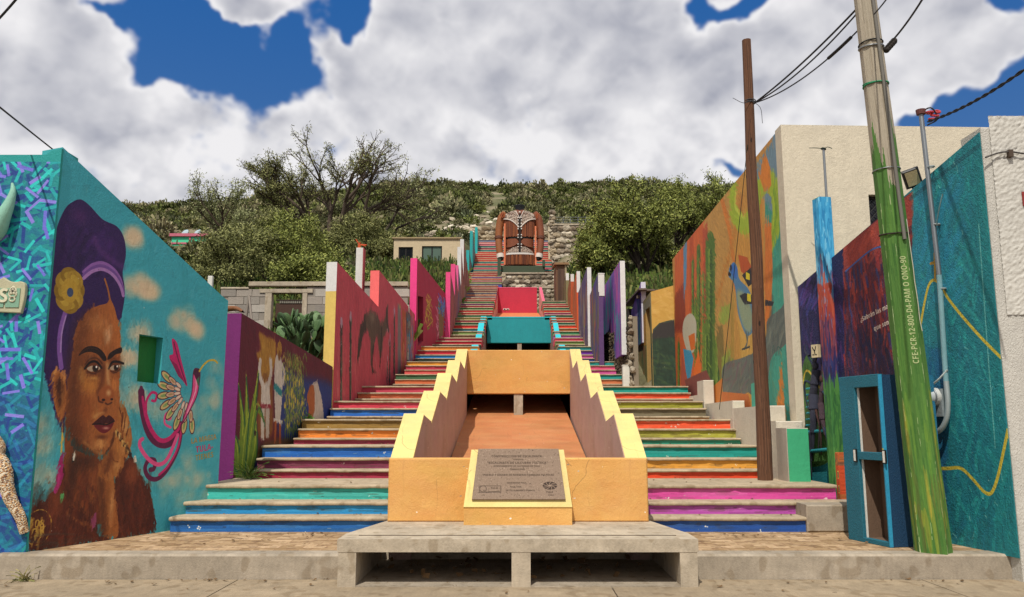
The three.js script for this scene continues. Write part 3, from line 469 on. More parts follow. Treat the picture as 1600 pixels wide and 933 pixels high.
// ---------------------------------------------------------------- left: portrait wall
{
  const w = new Wall(-4.41, 7.64, -3.485, 9.85), top0 = w.pix(103, 232)[1];
  const pts = [[0, 0.0], [w.len, 0.2], [w.len, w.pix(355, 470)[1]], [w.pix(346, 461)[0], w.pix(346, 462)[1]], [0, top0]];
  const g = w.group('mural_wall', 'tall turquoise wall painted with a woman in a purple headdress and a pink hummingbird', 'wall', 0);
  const nic = [[213.5, 596], [249.5, 600], [254.5, 528], [217, 522]].map(([x, y]) => w.pix(x, y));
  wallBody(g, pts, 0.28, paint('#39a3a6'), [nic]);
  const m = new Mural(w, pts, 330, '#3aa2b0'), sk = '#b06a35';
  // ground tone strokes
  m.brush(260, ['#349aa8', '#42aebb', '#3ca4b2', '#3092a0'], { region: [60, 250, 350, 820], angle: 1.1, spread: 2.5, len: 0.5, w: 0.09, a: 0.28 });
  m.brush(120, ['#48acb8', '#3da4b2'], { region: [60, 560, 350, 830], angle: 0.4, spread: 2, len: 0.5, w: 0.12, a: 0.22 });
  for (const [x, y, rx, ry, a] of [[207, 373, 0.1, 0.09, 0.8], [216, 450, 0.17, 0.12, 0.85], [233, 456, 0.1, 0.08, 0.7], [287, 503, 0.18, 0.17, 0.85], [304, 515, 0.1, 0.1, 0.7], [218, 524, 0.16, 0.1, 0.55], [200, 562, 0.12, 0.08, 0.7], [58, 690, 0.16, 0.3, 0.5], [205, 620, 0.2, 0.22, 0.55], [262, 640, 0.45, 0.16, 0.5], [320, 660, 0.4, 0.3, 0.5], [338, 610, 0.15, 0.4, 0.45], [275, 745, 0.5, 0.26, 0.65], [295, 770, 0.4, 0.3, 0.35], [60, 745, 0.2, 0.15, 0.4]]) m.cloud(x, y, rx, ry, '#d9bf9a', a);
  // hair and cloth
  m.poly([[88, 356], [100, 328], [112, 316], [126, 312], [140, 322], [160, 343], [182, 354], [193, 372], [196, 398], [191, 426], [194, 452], [190, 488], [183, 506], [160, 520], [120, 560], [106, 590], [100, 660], [98, 676], [86, 650], [74, 606], [65, 560], [68, 500], [74, 440], [80, 390]], '#2d1450');
  m.brush(90, ['#3d1a66', '#241044', '#4a2170', '#1e0c3a'], { region: [92, 372, 176, 425], angle: 1.9, spread: 1.0, len: 0.25, w: 0.05, a: 0.3 });
  m.dab(124, 338, 0.14, 0.12, '#5a2766', 0.5); m.dab(165, 380, 0.2, 0.12, '#4c2173', 0.45);
  m.line([[146, 372], [156, 392], [176, 408], [192, 418]], '#6a3a80', 0.05, { a: 0.5, blur: 0.02 });
  m.poly([[86, 470], [100, 520], [104, 590], [92, 640], [76, 600], [70, 540], [74, 480]], '#331757', { a: 0.9 });
  // face
  m.poly([[104, 600], [112, 556], [118, 514], [134, 488], [152, 478], [166, 474], [172, 466], [178, 480], [185, 501], [188, 532], [187, 563], [186, 594], [186, 640], [180, 684], [168, 704], [155, 711], [130, 702], [106, 677], [101, 640]], '#a05a29');
  m.poly([[104, 600], [114, 540], [122, 505], [140, 482], [142, 500], [130, 540], [128, 600], [126, 650], [130, 692], [116, 690], [102, 660]], '#4a200e', { a: 0.85, blur: 0.07 });
  m.poly([[104, 655], [122, 690], [150, 708], [158, 712], [140, 716], [112, 704]], '#2e1208', { a: 0.9, blur: 0.04 });
  m.poly([[172, 470], [180, 488], [187, 530], [186, 600], [182, 600], [181, 540], [174, 500]], '#c46f30', { a: 0.75, blur: 0.03 });
  m.dab(152, 506, 0.2, 0.12, '#c07c42', 0.7); m.dab(168, 524, 0.07, 0.13, '#e2b78c', 0.75); m.dab(140, 602, 0.18, 0.13, '#cc8636', 0.7); m.dab(128, 584, 0.08, 0.12, '#d8a04a', 0.5); m.dab(134, 640, 0.14, 0.18, '#8c4218', 0.6); m.dab(178, 604, 0.06, 0.16, '#c8793a', 0.7); m.dab(156, 694, 0.13, 0.07, '#cf9252', 0.85); m.dab(150, 650, 0.08, 0.05, '#cf9850', 0.7); m.dab(124, 672, 0.1, 0.1, '#6e3214', 0.6);
  m.poly([[132, 560], [148, 556], [160, 564], [162, 584], [148, 590], [134, 584]], '#5a2812', { a: 0.75, blur: 0.035 }); m.poly([[168, 562], [178, 556], [189, 558], [188, 584], [174, 584]], '#5a2812', { a: 0.75, blur: 0.03 });
  // ear
  m.poly([[79, 588], [84, 578], [93, 575], [102, 588], [103, 612], [102, 634], [96, 655], [89, 648], [82, 620]], '#a8622c'); m.poly([[86, 600], [93, 588], [99, 606], [97, 634], [92, 640], [89, 620]], '#441c0c', { blur: 0.016 }); m.line([[81, 600], [84, 582], [93, 578], [101, 592]], '#dd9c58', 0.018, { a: 0.8, blur: 0.006 }); m.line([[95, 606], [97, 622], [94, 645]], '#c4823e', 0.016, { a: 0.7, blur: 0.008 });
  // neck, blouse, arm, hand
  m.poly([[101, 680], [116, 702], [150, 716], [162, 730], [158, 815], [104, 802]], '#7a3c1a'); m.dab(112, 745, 0.1, 0.34, '#321208', 0.9); m.dab(130, 722, 0.22, 0.12, '#2e1208', 0.8); m.dab(141, 770, 0.1, 0.26, '#9a5426', 0.7); m.line([[128, 724], [134, 760], [140, 800]], '#4a200e', 0.04, { a: 0.7, blur: 0.02 });
  m.poly([[44, 866], [45, 798], [72, 776], [94, 758], [99, 724], [104, 790], [150, 812], [154, 838], [181, 838], [178, 752], [192, 724], [206, 712], [216, 736], [233, 762], [241, 804], [238, 832]], '#4c1a0c', { smooth: false });
  m.brush(220, ['#6e2a12', '#3a1206', '#7e3616', '#300e06', '#5a2010'], { region: [50, 760, 234, 850], angle: 1.2, spread: 1.3, len: 0.25, w: 0.03, a: 0.4 }); m.dab(206, 740, 0.14, 0.2, '#a5542a', 0.7); m.dab(88, 786, 0.12, 0.24, '#8a4220', 0.7); m.dab(220, 790, 0.12, 0.3, '#5a2010', 0.7);
  m.poly([[152, 738], [176, 748], [180, 780], [184, 836], [160, 836], [154, 790]], '#9a5826'); m.poly([[152, 740], [161, 745], [166, 836], [156, 836]], '#3c180a', { a: 0.85, blur: 0.03 }); m.dab(174, 790, 0.05, 0.3, '#d0945a', 0.7);
  m.poly([[154, 742], [158, 722], [172, 700], [180, 676], [184, 650], [187, 633], [194, 634], [200, 652], [205, 676], [204, 700], [194, 722], [178, 750], [164, 750]], '#a8662e'); m.poly([[154, 742], [160, 722], [174, 700], [180, 712], [170, 744]], '#5c2a12', { a: 0.7, blur: 0.03 }); m.dab(195, 664, 0.06, 0.12, '#dca664', 0.85); m.dab(192, 700, 0.09, 0.1, '#c98a4a', 0.7); m.dab(182, 728, 0.08, 0.09, '#cf9456', 0.6);
  m.line([[186, 638], [190, 656], [188, 676]], '#5c2a12', 0.014); m.line([[195, 642], [194, 662], [190, 684]], '#5c2a12', 0.014); m.line([[201, 658], [198, 676], [193, 690]], '#5c2a12', 0.012); m.line([[178, 676], [174, 694], [160, 714]], '#3a1608', 0.022, { a: 0.85, blur: 0.008 }); m.line([[170, 708], [178, 720], [186, 722]], '#6a3416', 0.012);
  for (let i = 0; i < 10; i++) { const t = i / 9; m.oval(lerp(182, 203, t), lerp(676, 710, t), 0.03, 0.022, i % 2 ? '#2a120a' : '#c99a52', 0.9); m.oval(lerp(182, 203, t), lerp(675, 709, t), 0.012, 0.008, '#e8cf96', 0.9, i % 2 ? 0 : 0.9); }
  // details, earring, badge
  m.line([[97, 656], [96, 690], [94, 714]], '#d9b24a', 0.016); m.poly([[93, 712], [98, 712], [97, 750], [88, 772], [86, 752]], '#a01c62'); m.dab(91, 750, 0.02, 0.1, '#d8408c', 0.8); m.oval(96, 776, 0.02, 0.045, '#5aa860'); m.oval(86, 766, 0.018, 0.03, '#b02a78'); m.poly([[112, 708], [117, 708], [117, 720], [112, 720]], '#d8d2c0', { smooth: false }); m.line([[112, 708], [112, 721], [117, 721]], '#141010', 0.012, { smooth: false }); m.poly([[208, 713], [212, 712], [213, 722], [209, 722]], '#d8d2c0', { smooth: false });
  m.poly([[140, 808], [150, 800], [150, 822], [144, 826]], '#8a3a5c'); m.line([[104, 800], [122, 816], [142, 822]], '#a8642c', 0.025, { a: 0.6, blur: 0.008 }); m.line([[233, 800], [242, 815], [240, 832]], '#4c1a0c', 0.02);
  { const g2 = m.g, [x, y] = m.P(59, 824); g2.strokeStyle = '#b98c34'; g2.lineWidth = 3; g2.beginPath(); g2.ellipse(x, y, 44, 52, 0, 0, 7); g2.stroke(); m.text('808', 57, 818, 0.1, '#c0943a', 0.1); m.text('OK', 59, 831, 0.11, '#c0943a', -0.1); m.line([[50, 838], [58, 842], [68, 838]], '#c0943a', 0.012); }
  m.painterly(5200, 0.07, 0.02, 0.09, (u, v) => 1.9 - u, [76, 470, 240, 850]);
  // features
  const feat = (list, c, o) => m.poly(list, c, o);
  feat([[122, 556], [129, 546], [139, 541], [152, 543], [162, 552], [166, 562], [161, 564], [152, 554], [140, 550], [130, 552]], '#1e0c0c'); feat([[167, 562], [170, 553], [178, 547], [189, 543], [189, 551], [180, 554], [173, 560]], '#1e0c0c'); m.line([[124, 553], [138, 544], [152, 546]], '#3a1a12', 0.012, { a: 0.8 });
  feat([[135, 576], [141, 570], [150, 569], [156, 575.5], [150, 579.5], [141, 580.5]], '#b29a80'); m.oval(148.5, 575, 0.036, 0.042, '#2e140c'); m.oval(148.5, 575, 0.02, 0.024, '#0c0606'); m.poly([[133, 576], [140, 567], [150, 566], [158, 575], [150, 571.5], [141, 572]], '#6a3418'); m.oval(150, 573.5, 0.01, 0.012, '#fff4e6'); m.line([[132, 576], [140, 566.5], [150, 565.5], [158, 575]], '#120606', 0.024); m.line([[136, 581], [146, 584], [156, 579]], '#4a200e', 0.014, { blur: 0.004 }); m.line([[132, 570], [140, 561], [151, 560], [159, 568]], '#3a180c', 0.012, { a: 0.8, blur: 0.004 }); m.dab(145, 591, 0.1, 0.03, '#cf9448', 0.7);
  feat([[171, 575], [175.5, 569], [183, 568], [187, 572], [182, 577.5], [174, 578.5]], '#b29a80'); m.oval(181, 574, 0.031, 0.039, '#2e140c'); m.oval(181, 574, 0.017, 0.022, '#0c0606'); m.poly([[169, 576], [175, 566.5], [184, 566], [190, 569], [183, 570.5], [176, 571]], '#6a3418'); m.oval(182.5, 572.5, 0.009, 0.011, '#fff4e6'); m.line([[169, 576], [175, 566], [184, 565.5], [192, 568]], '#120606', 0.024); m.line([[172, 580], [180, 582], [187, 577]], '#4a200e', 0.014, { blur: 0.004 });
  feat([[160, 570], [164, 572], [162, 596], [156, 614], [152, 620], [150, 612], [156, 594]], '#5e2a12', { a: 0.75, blur: 0.014 }); m.line([[167, 568], [168, 590], [170, 606]], '#e0b078', 0.03, { a: 0.75, blur: 0.014 });
  feat([[153, 622], [155, 611], [162, 604], [170, 602], [176, 610], [178, 620], [172, 627], [166, 630], [158, 628]], '#9a5024', { blur: 0.01 }); m.dab(169, 614, 0.045, 0.05, '#e0b078', 0.85); m.oval(161, 625, 0.022, 0.014, '#2e100a'); m.oval(174, 624, 0.018, 0.012, '#2e100a'); m.line([[153, 620], [154, 627], [160, 629]], '#4a1e0e', 0.016, { blur: 0.004 }); m.line([[164, 630], [168, 632], [174, 629]], '#3a160c', 0.014, { blur: 0.004 }); m.dab(164, 641, 0.04, 0.06, '#5e2a12', 0.6);
  feat([[144, 663], [152, 655], [160, 649], [165, 652], [170, 649], [178, 656], [176, 660], [164, 662], [154, 663]], '#3c0a10'); feat([[146, 664], [156, 663], [166, 663], [177, 660], [172, 671], [163, 677], [154, 674]], '#6a161e'); m.dab(165, 669, 0.06, 0.022, '#d89a84', 0.9); m.line([[144, 663], [155, 662.5], [166, 663.5], [178, 658]], '#1c0406', 0.014); m.dab(158, 683, 0.1, 0.035, '#4a1e0e', 0.8); m.line([[146, 652], [155, 646], [162, 645]], '#d09a5a', 0.016, { a: 0.6, blur: 0.008 });
  m.line([[130, 690], [150, 706], [160, 708]], '#c08a4a', 0.018, { a: 0.5, blur: 0.01 });
  // hairline, bands, flower
  m.poly([[110, 500], [122, 478], [140, 470], [160, 468], [168, 460], [160, 436], [140, 436], [120, 450]], '#2d1450'); m.poly([[172, 466], [166, 440], [180, 430], [194, 452], [190, 490], [184, 500], [178, 480]], '#2d1450'); m.line([[163, 436], [168, 452], [171, 468]], '#a3602c', 0.02);
  for (const [dy, c2] of [[0, '#8c5ca6'], [5, '#6e4690'], [10, '#a476b4']]) m.line([[130, 425 + dy], [144, 414 + dy], [160, 411 + dy], [176, 420 + dy], [187, 436 + dy], [192, 456 + dy * 0.6]], c2, 0.035);
  m.line([[101, 490], [94, 516], [92, 545], [95, 574]], '#7e52a0', 0.05); m.line([[102, 494], [96, 520], [94, 550]], '#a884c0', 0.014);
  for (let k = 0; k < 8; k++) { const A = k / 8 * 6.283; m.oval(108 + 12 * Math.cos(A), 454 + 23 * Math.sin(A), 0.085, 0.1, k % 2 ? '#a8842a' : '#8f6d1c', A); m.oval(108 + 12 * Math.cos(A), 454 + 23 * Math.sin(A), 0.04, 0.06, '#c9a63c', A, 0.6); }
  for (let k = 0; k < 6; k++) { const A = k / 6 * 6.283 + 0.4; m.oval(108 + 6 * Math.cos(A), 454 + 11 * Math.sin(A), 0.05, 0.06, '#b8922e', A); } m.oval(109, 457, 0.035, 0.045, '#3a4a6a');
  // hummingbird
  const mag = '#c01c66', pk = '#e0508a', dk = '#5c1240';
  m.line([[282, 664], [268, 690], [250, 694], [234, 680], [224, 650], [220, 612]], dk, 0.085); m.line([[282, 664], [266, 684], [250, 688], [236, 672], [227, 648], [221, 622]], mag, 0.05); m.line([[220, 606], [218, 624], [222, 652]], dk, 0.045);
  m.line([[284, 664], [278, 700], [262, 732], [246, 748], [232, 746], [226, 732], [232, 719], [241, 720], [240, 732], [234, 734]], dk, 0.05); m.line([[284, 666], [277, 700], [262, 728], [248, 742]], mag, 0.028);
  m.line([[277, 680], [262, 715], [248, 726], [232, 718], [219, 700], [218, 690], [222, 686]], pk, 0.045); m.line([[228, 650], [228, 628], [236, 614], [244, 616], [242, 626], [237, 626]], mag, 0.03); m.line([[266, 668], [257, 662], [258, 648], [266, 644], [266, 654], [262, 656]], pk, 0.026);
  m.poly([[268, 530], [276, 536], [282, 560], [292, 602], [283, 592], [268, 568], [264, 556], [270, 552]], mag); m.line([[271, 535], [278, 562], [290, 600]], dk, 0.014); m.poly([[264, 560], [276, 570], [288, 598], [278, 588]], '#8c1450');
  for (let row = 0; row < 3; row++) for (let k = 0; k < 8; k++) { const A = lerp(2.75, 5.0, k / 7) - 0.12, L0 = [36, 26, 16][row], cx = 293 + Math.cos(A) * L0 * 1.05, cy = 612 - Math.sin(A) * L0 * 1.3 * (k > 4 ? 1.15 : 1), rr = [0.1, 0.075, 0.055][row]; const rot = Math.atan2(612 - cy, 293 - cx); m.oval(cx, cy, rr, rr * 0.45, '#4a1830', rot); m.oval(cx, cy, rr * 0.86, rr * 0.34, ['#c9b074', '#cfa98c', '#d8b9a4'][row], rot); m.oval(cx, cy, rr * 0.5, rr * 0.16, ['#7f9a5c', '#a88458', '#e0c8b4'][row], rot); }
  m.poly([[302, 580], [309, 577], [312, 584], [309, 610], [303, 628], [284, 662], [292, 636], [299, 614]], pk, { edge: dk, w: 0.014 }); m.line([[305, 584], [305, 610], [292, 645]], '#f0a0bc', 0.016); m.poly([[301, 582], [305, 575], [311, 576], [312, 590], [307, 596]], '#4a1838'); m.poly([[306, 594], [311, 588], [310, 606]], '#3c6a4c');
  m.line([[311, 580], [317, 571], [325, 564], [334, 563], [339, 567]], '#c9ac3c', 0.024);
  m.text('LA MAGIA', 318, 686, 0.085, '#a8843a', -0.12); m.text('TULA-', 319, 700, 0.1, '#c02060', -0.12); m.text('TIENES', 319, 713, 0.085, '#9c8434', -0.12);
  // grubby foot of the wall
  m.brush(60, ['#5a4a3a', '#3e5a5c'], { region: [44, 835, 270, 870], angle: 0, spread: 0.4, len: 0.3, w: 0.02, a: 0.2 });
  m.sheet(g, [nic]);
  // green shutter set back in its opening
  const ns = nic.map((p) => p[0]), ny = nic.map((p) => p[1]);
  localBox(g, 'window_shutter', Math.min(...ns) - 0.02, Math.max(...ns) + 0.02, Math.min(...ny) - 0.02, Math.max(...ny) + 0.02, -0.12, -0.09, paint('#12702c'));
  // coping
}
// street front of the same building
{
  const w = new Wall(-9, 7.62, -4.4, 7.62), yT = (px, py) => w.pix(px, py)[1];
  const pts = [[0, 0], [w.len, 0], [w.len, yT(103, 232)], [w.pix(80, 236)[0], yT(80, 236)], [w.pix(72, 240)[0], yT(72, 242)], [0, yT(0, 243)]];
  const g = w.group('mural_wall', 'street wall covered in turquoise, blue and violet dashes at the left edge', 'wall', 0);
  wallBody(g, pts, 0.3, paint('#178f8c'));
  const m = new Mural(w, pts, 300, '#0f8486'); const q = m.g, W = m.c.width, H = m.c.height, r = m.r;
  const xs = m.P(-10, 300)[0] - 200;
  const turns = [0.2, 0.75, 1.2, 1.75, 2.3, 2.75], dash = (x, y, L, w2, col) => { const A = pick(turns, r) + (r() - 0.5) * 0.5; q.strokeStyle = col; q.lineWidth = w2; q.beginPath(); q.moveTo(x - Math.cos(A) * L / 2, y - Math.sin(A) * L / 2); q.lineTo(x + Math.cos(A) * L / 2, y + Math.sin(A) * L / 2); q.stroke(); };
  q.lineCap = 'butt';
  for (let i = 0; i < 2600; i++) { const y = r() * H, x = xs + r() * (W - xs), band = y / H; q.globalAlpha = 0.8; dash(x, y, 40 + r() * 30, 10 + r() * 5, pick(band > 0.6 ? ['#0b4f7c', '#0d6f8c', '#12407c', '#0a5f7a'] : ['#0d7f84', '#0b6f8a', '#0a4f86', '#0d8a8a'], r)); }
  for (const [cell, cols, w2, L] of [[34, ['#0a3f80', '#123a86'], 9, 52], [30, ['#18b4b0', '#22c6be', '#10a0a4'], 9, 46], [44, ['#7f74d8', '#8a7cd8', '#6f6ad0'], 9, 50]]) for (let y = 0; y < H; y += cell) for (let x = xs; x < W; x += cell * 1.15) { const band = y / H; if (band > 0.58 && cell === 44 && r() > 0.3) continue; if (r() > 0.82) continue; q.globalAlpha = band > 0.58 && cell === 30 ? 0.55 : 0.95; dash(x + (r() - 0.5) * cell, y + (r() - 0.5) * cell, L * (0.7 + 0.5 * r()), w2 * (0.8 + 0.4 * r()), band > 0.58 && cell === 30 ? pick(['#1f9cb4', '#2a7ab0', '#1488a0'], r) : pick(cols, r)); }
  q.globalAlpha = 1; q.fillStyle = '#15928e'; q.fillRect(0, 0, W, m.L(0, yT(50, 250))[1] + 6);
  m.sheet(g);
  // modelled relief: a pale curling horn and a mosaic tail
  const loc = (px, py, off) => { const [s, y] = w.pix(px, py); return new THREE.Vector3(s, y - g.base, off); };
  const horn = tube([loc(22, 288, 0.03), loc(26, 302, 0.06), loc(22, 322, 0.08), loc(12, 345, 0.09), loc(2, 362, 0.08), loc(-14, 372, 0.06)], 0.012, 10, 0.11, 28); horn.scale(1, 1, 1); part(g, 'relief_horn', horn, paint('#8fc4ae'));
  const tail = tube([loc(-14, 712, 0.05), loc(0, 716, 0.07), loc(14, 733, 0.08), loc(18, 756, 0.08), loc(24, 780, 0.07), loc(36, 806, 0.05), loc(40, 832, 0.02)], 0.085, 10, 0.04, 30), curl = tube([loc(-10, 678, 0.05), loc(2, 688, 0.06), loc(9, 698, 0.06), loc(8, 708, 0.05)], 0.05, 8, 0.03, 16);
  const cm = canvas(512, 512), cg = cm.getContext('2d'), r2 = rng(44); cg.fillStyle = '#d8c9ae'; cg.fillRect(0, 0, 512, 512); for (let i = 0; i < 700; i++) { cg.fillStyle = pick(['#8a5a34', '#c99a5c', '#3a2a22', '#e8dcc4', '#b07a44', '#5e3c28', '#d8b98a'], r2); cg.save(); cg.translate(r2() * 512, r2() * 512); cg.rotate(r2() * 6); cg.fillRect(-14, -9, 16 + r2() * 20, 10 + r2() * 12); cg.restore(); }
  const mt = canvasTex(cm, 1, 1, true); mt.repeat.set(5, 1); part(g, 'relief_tail', clean([tail, curl]), std({ map: mt, bumpMap: mt, bumpScale: 0.01, roughness: 0.5 }));
}
{ // plate on that wall
  const w = new Wall(-9, 7.6, -4.4, 7.6), a = w.pix(-34, 487), b = w.pix(39, 442), t = w.group('street_plate', 'cream and green ceramic plate with a raised S and crest on the dashed wall', 'sign', a[1]);
  const W = b[0] - a[0], H = b[1] - a[1], s = new THREE.Shape(); s.moveTo(0, 0.02); s.lineTo(W * 0.5, 0); s.lineTo(W, -0.01); s.quadraticCurveTo(W + 0.03, H * 0.5, W + 0.02, H * 0.8); s.quadraticCurveTo(W + 0.02, H, W - 0.03, H); s.quadraticCurveTo(W * 0.7, H - 0.02, W * 0.55, H + 0.04); s.quadraticCurveTo(W * 0.4, H, 0, H); s.closePath();
  const plate = new THREE.ExtrudeGeometry(s, { depth: 0.03, bevelEnabled: true, bevelSize: 0.008, bevelThickness: 0.008, bevelSegments: 2 }); plate.translate(a[0], 0, 0); part(t, 'plate', uvM(plate), paint('#b9b494'));
  const field = (x0, x1) => { const g = box(a[0] + x0, a[0] + x1, 0.035, H - 0.06, -0.046, -0.03); part(t, 'green_field', g, paint('#7fa88e')); }; field(W * 0.06, W * 0.62); field(W * 0.66, W * 0.97);
  const { FontLoader } = await import('three/addons/loaders/FontLoader.js'), { TextGeometry } = await import('three/addons/geometries/TextGeometry.js');
  globalThis.textFont = await new FontLoader().loadAsync('fonts/droid/droid_sans_bold.typeface.json'); globalThis.TextGeo = TextGeometry;
  const letter = (str, x, y, size, mat, nm) => { const q = new TextGeometry(str, { font: globalThis.textFont, size, depth: 0.01, curveSegments: 4, bevelEnabled: false }); q.translate(a[0] + x, y, 0.046); part(t, nm, q, mat); };
  letter('S', W * 0.5, H * 0.3, 0.13, paint('#d8d2b4'), 'letter');
  const crest = []; for (const [dx, dy, rx, ry] of [[0.815, 0.58, 0.05, 0.045], [0.815, 0.4, 0.035, 0.03], [0.78, 0.68, 0.02, 0.03], [0.85, 0.68, 0.02, 0.03], [0.815, 0.74, 0.02, 0.03]]) { const q = new THREE.TorusGeometry(rx * 0.7, 0.009, 6, 16); q.scale(1, ry / rx, 1); q.translate(a[0] + W * dx, H * dy, 0.047); crest.push(q); } part(t, 'crest', clean(crest), paint('#d8d2b4'));
}
// ---------------------------------------------------------------- left: maroon harvest wall
{
  const w = new Wall(-3.66, 10.9, -3.17, 14.36), T0 = w.pix(378, 490)[1], T1 = w.pix(518, 573)[1];
  const pts = [[0, 0.5], [w.len, 0.5], [w.len, T1], [0, T0]];
  const g = w.group('mural_wall', 'low maroon wall painted with white clad harvesters, corn and an agave', 'wall', 0.5);
  wallBody(g, pts, 0.25, paint('#6f1b3c')); localBox(g, 'end_face', -0.008, 0, 0.5, T0 + 0.004, -0.252, 0.002, paint('#741a66'));
  const m = new Mural(w, pts, 330, '#5c1428'), r = m.r;
  m.brush(200, ['#6c1a30', '#4c1022', '#581428', '#63182e'], { region: [378, 490, 520, 740], angle: 1.4, spread: 1, len: 0.5, w: 0.08, a: 0.3 });
  m.poly([[432, 580], [470, 588], [520, 604], [520, 668], [500, 690], [470, 700], [440, 706]], '#1c3274', { blur: 0.06 }); m.poly([[392, 745], [398, 690], [412, 700], [470, 690], [470, 720], [430, 735]], '#26307a', { a: 0.8, blur: 0.06 });
  m.poly([[400, 700], [430, 686], [470, 690], [466, 706], [430, 716], [402, 722]], '#6a4420', { blur: 0.03 });
  m.poly([[404, 520], [416, 526], [430, 534], [430, 560], [424, 584], [416, 590], [407, 586], [404, 566], [400, 552], [407, 546]], '#a8782c', { blur: 0.015 }); m.brush(60, ['#c9983c', '#8f5c1e'], { region: [404, 530, 429, 580], angle: 1.57, spread: 0.6, len: 0.16, w: 0.014, a: 0.7 });
  m.poly([[405, 600], [412, 590], [424, 592], [426, 640], [424, 680], [404, 682], [402, 640]], '#8c5c20', { a: 0.8, blur: 0.03 });
  const man = (x, top, foot, k) => { m.poly([[x - 6, top + 30], [x + 6, top + 30], [x + 8, top + 66], [x - 7, top + 66]], '#cfc4b8'); m.line([[x - 5, top + 34], [x - 9, top + 16], [x - 8, top - 2]], '#cfc4b8', 0.09); m.line([[x + 5, top + 34], [x + 9, top + 16], [x + 8, top - 4]], '#c4b8ac', 0.09); m.oval(x, top + 20, 0.07, 0.12, '#8a5a26'); m.oval(x, top + 12, 0.085, 0.05, '#a8782c'); m.poly([[x - 7, top + 72], [x - 1, top + 72], [x - 2, foot], [x - 7, foot]], '#cbbfb2'); m.poly([[x, top + 72], [x + 7, top + 72], [x + 6, foot - 4], [x + 1, foot - 4]], '#b9ac9f'); m.line([[x - 7, top + 69], [x + 8, top + 69]], k, 0.06); };
  man(414, 566, 688, '#8c2034');
  m.poly([[430, 560], [438, 556], [441, 596], [438, 650], [434, 660], [430, 656], [428, 610]], '#c9beb2'); m.line([[440, 570], [444, 584], [441, 600]], '#c9beb2', 0.07); m.line([[429, 604], [438, 614]], '#1f7f86', 0.1); m.oval(436, 546, 0.09, 0.12, '#a8782c'); m.oval(436, 556, 0.05, 0.08, '#7a4a22'); m.line([[430, 660], [429, 690]], '#a0522a', 0.07); m.line([[437, 660], [437, 694]], '#a0522a', 0.07); m.line([[428, 656], [440, 660]], '#d8d0c6', 0.05);
  for (let k = 0; k < 9; k++) { const x = 446 + k * 3.4; m.line([[x, 545 + k * 3], [x + 1, 620], [x - 1, 688 - k]], '#5f7030', 0.022); for (let i = 0; i < 12; i++) { const y = 560 + i * 10 + r() * 8, d = r() > 0.5 ? 1 : -1; m.line([[x, y], [x + 3 * d, y - 8], [x + 5.5 * d, y - 2 + r() * 10]], pick(['#6f8a34', '#8f9a44', '#4f6a2a', '#a89a4c'], r), 0.022, { a: 0.9 }); } for (let i = 0; i < 3; i++) m.oval(x + (r() - 0.5) * 4, 590 + r() * 80, 0.022, 0.05, '#c9b24c', r() - 0.5); }
  m.poly([[486, 604], [494, 596], [498, 606], [504, 634], [504, 664], [488, 662], [490, 640], [483, 636]], '#c4b4a6'); m.poly([[483, 606], [490, 604], [491, 636], [486, 660], [478, 662], [482, 640], [479, 622]], '#a85a2a'); m.poly([[470, 662], [484, 652], [484, 668], [468, 670]], '#7a4a20');
  // painted agave
  const leaf = (tip, mid, b, wd) => { const n = [[tip[0], tip[1]], [mid[0] + wd * 0.7, mid[1]], [b + wd, 748], [b - wd, 748], [mid[0] - wd * 0.7, mid[1]]]; m.poly(n, '#6f8c24'); m.line([tip, mid, [b, 745]], '#a9b83a', 0.03, { a: 0.8 }); m.line([[tip[0] + 0.5, tip[1] + 4], [mid[0] + wd * 0.6, mid[1] + 6], [b + wd * 0.7, 746]], '#1f5c34', 0.035, { a: 0.85 }); };
  leaf([403, 580], [395, 640], 383, 5.5); leaf([384, 586], [385, 650], 379, 5); leaf([372, 600], [379, 660], 373, 5); leaf([413, 660], [399, 634], 383, 5.5); leaf([400, 660], [397, 700], 387, 7); leaf([361, 668], [369, 690], 373, 6); leaf([359, 706], [363, 726], 373, 5); leaf([389, 640], [381, 690], 377, 7);
  m.painterly(9000, 0.07, 0.016, 0.12, () => 1.4); m.oval(398, 677, 0.03, 0.04, '#2a1010'); m.sheet(g);
}
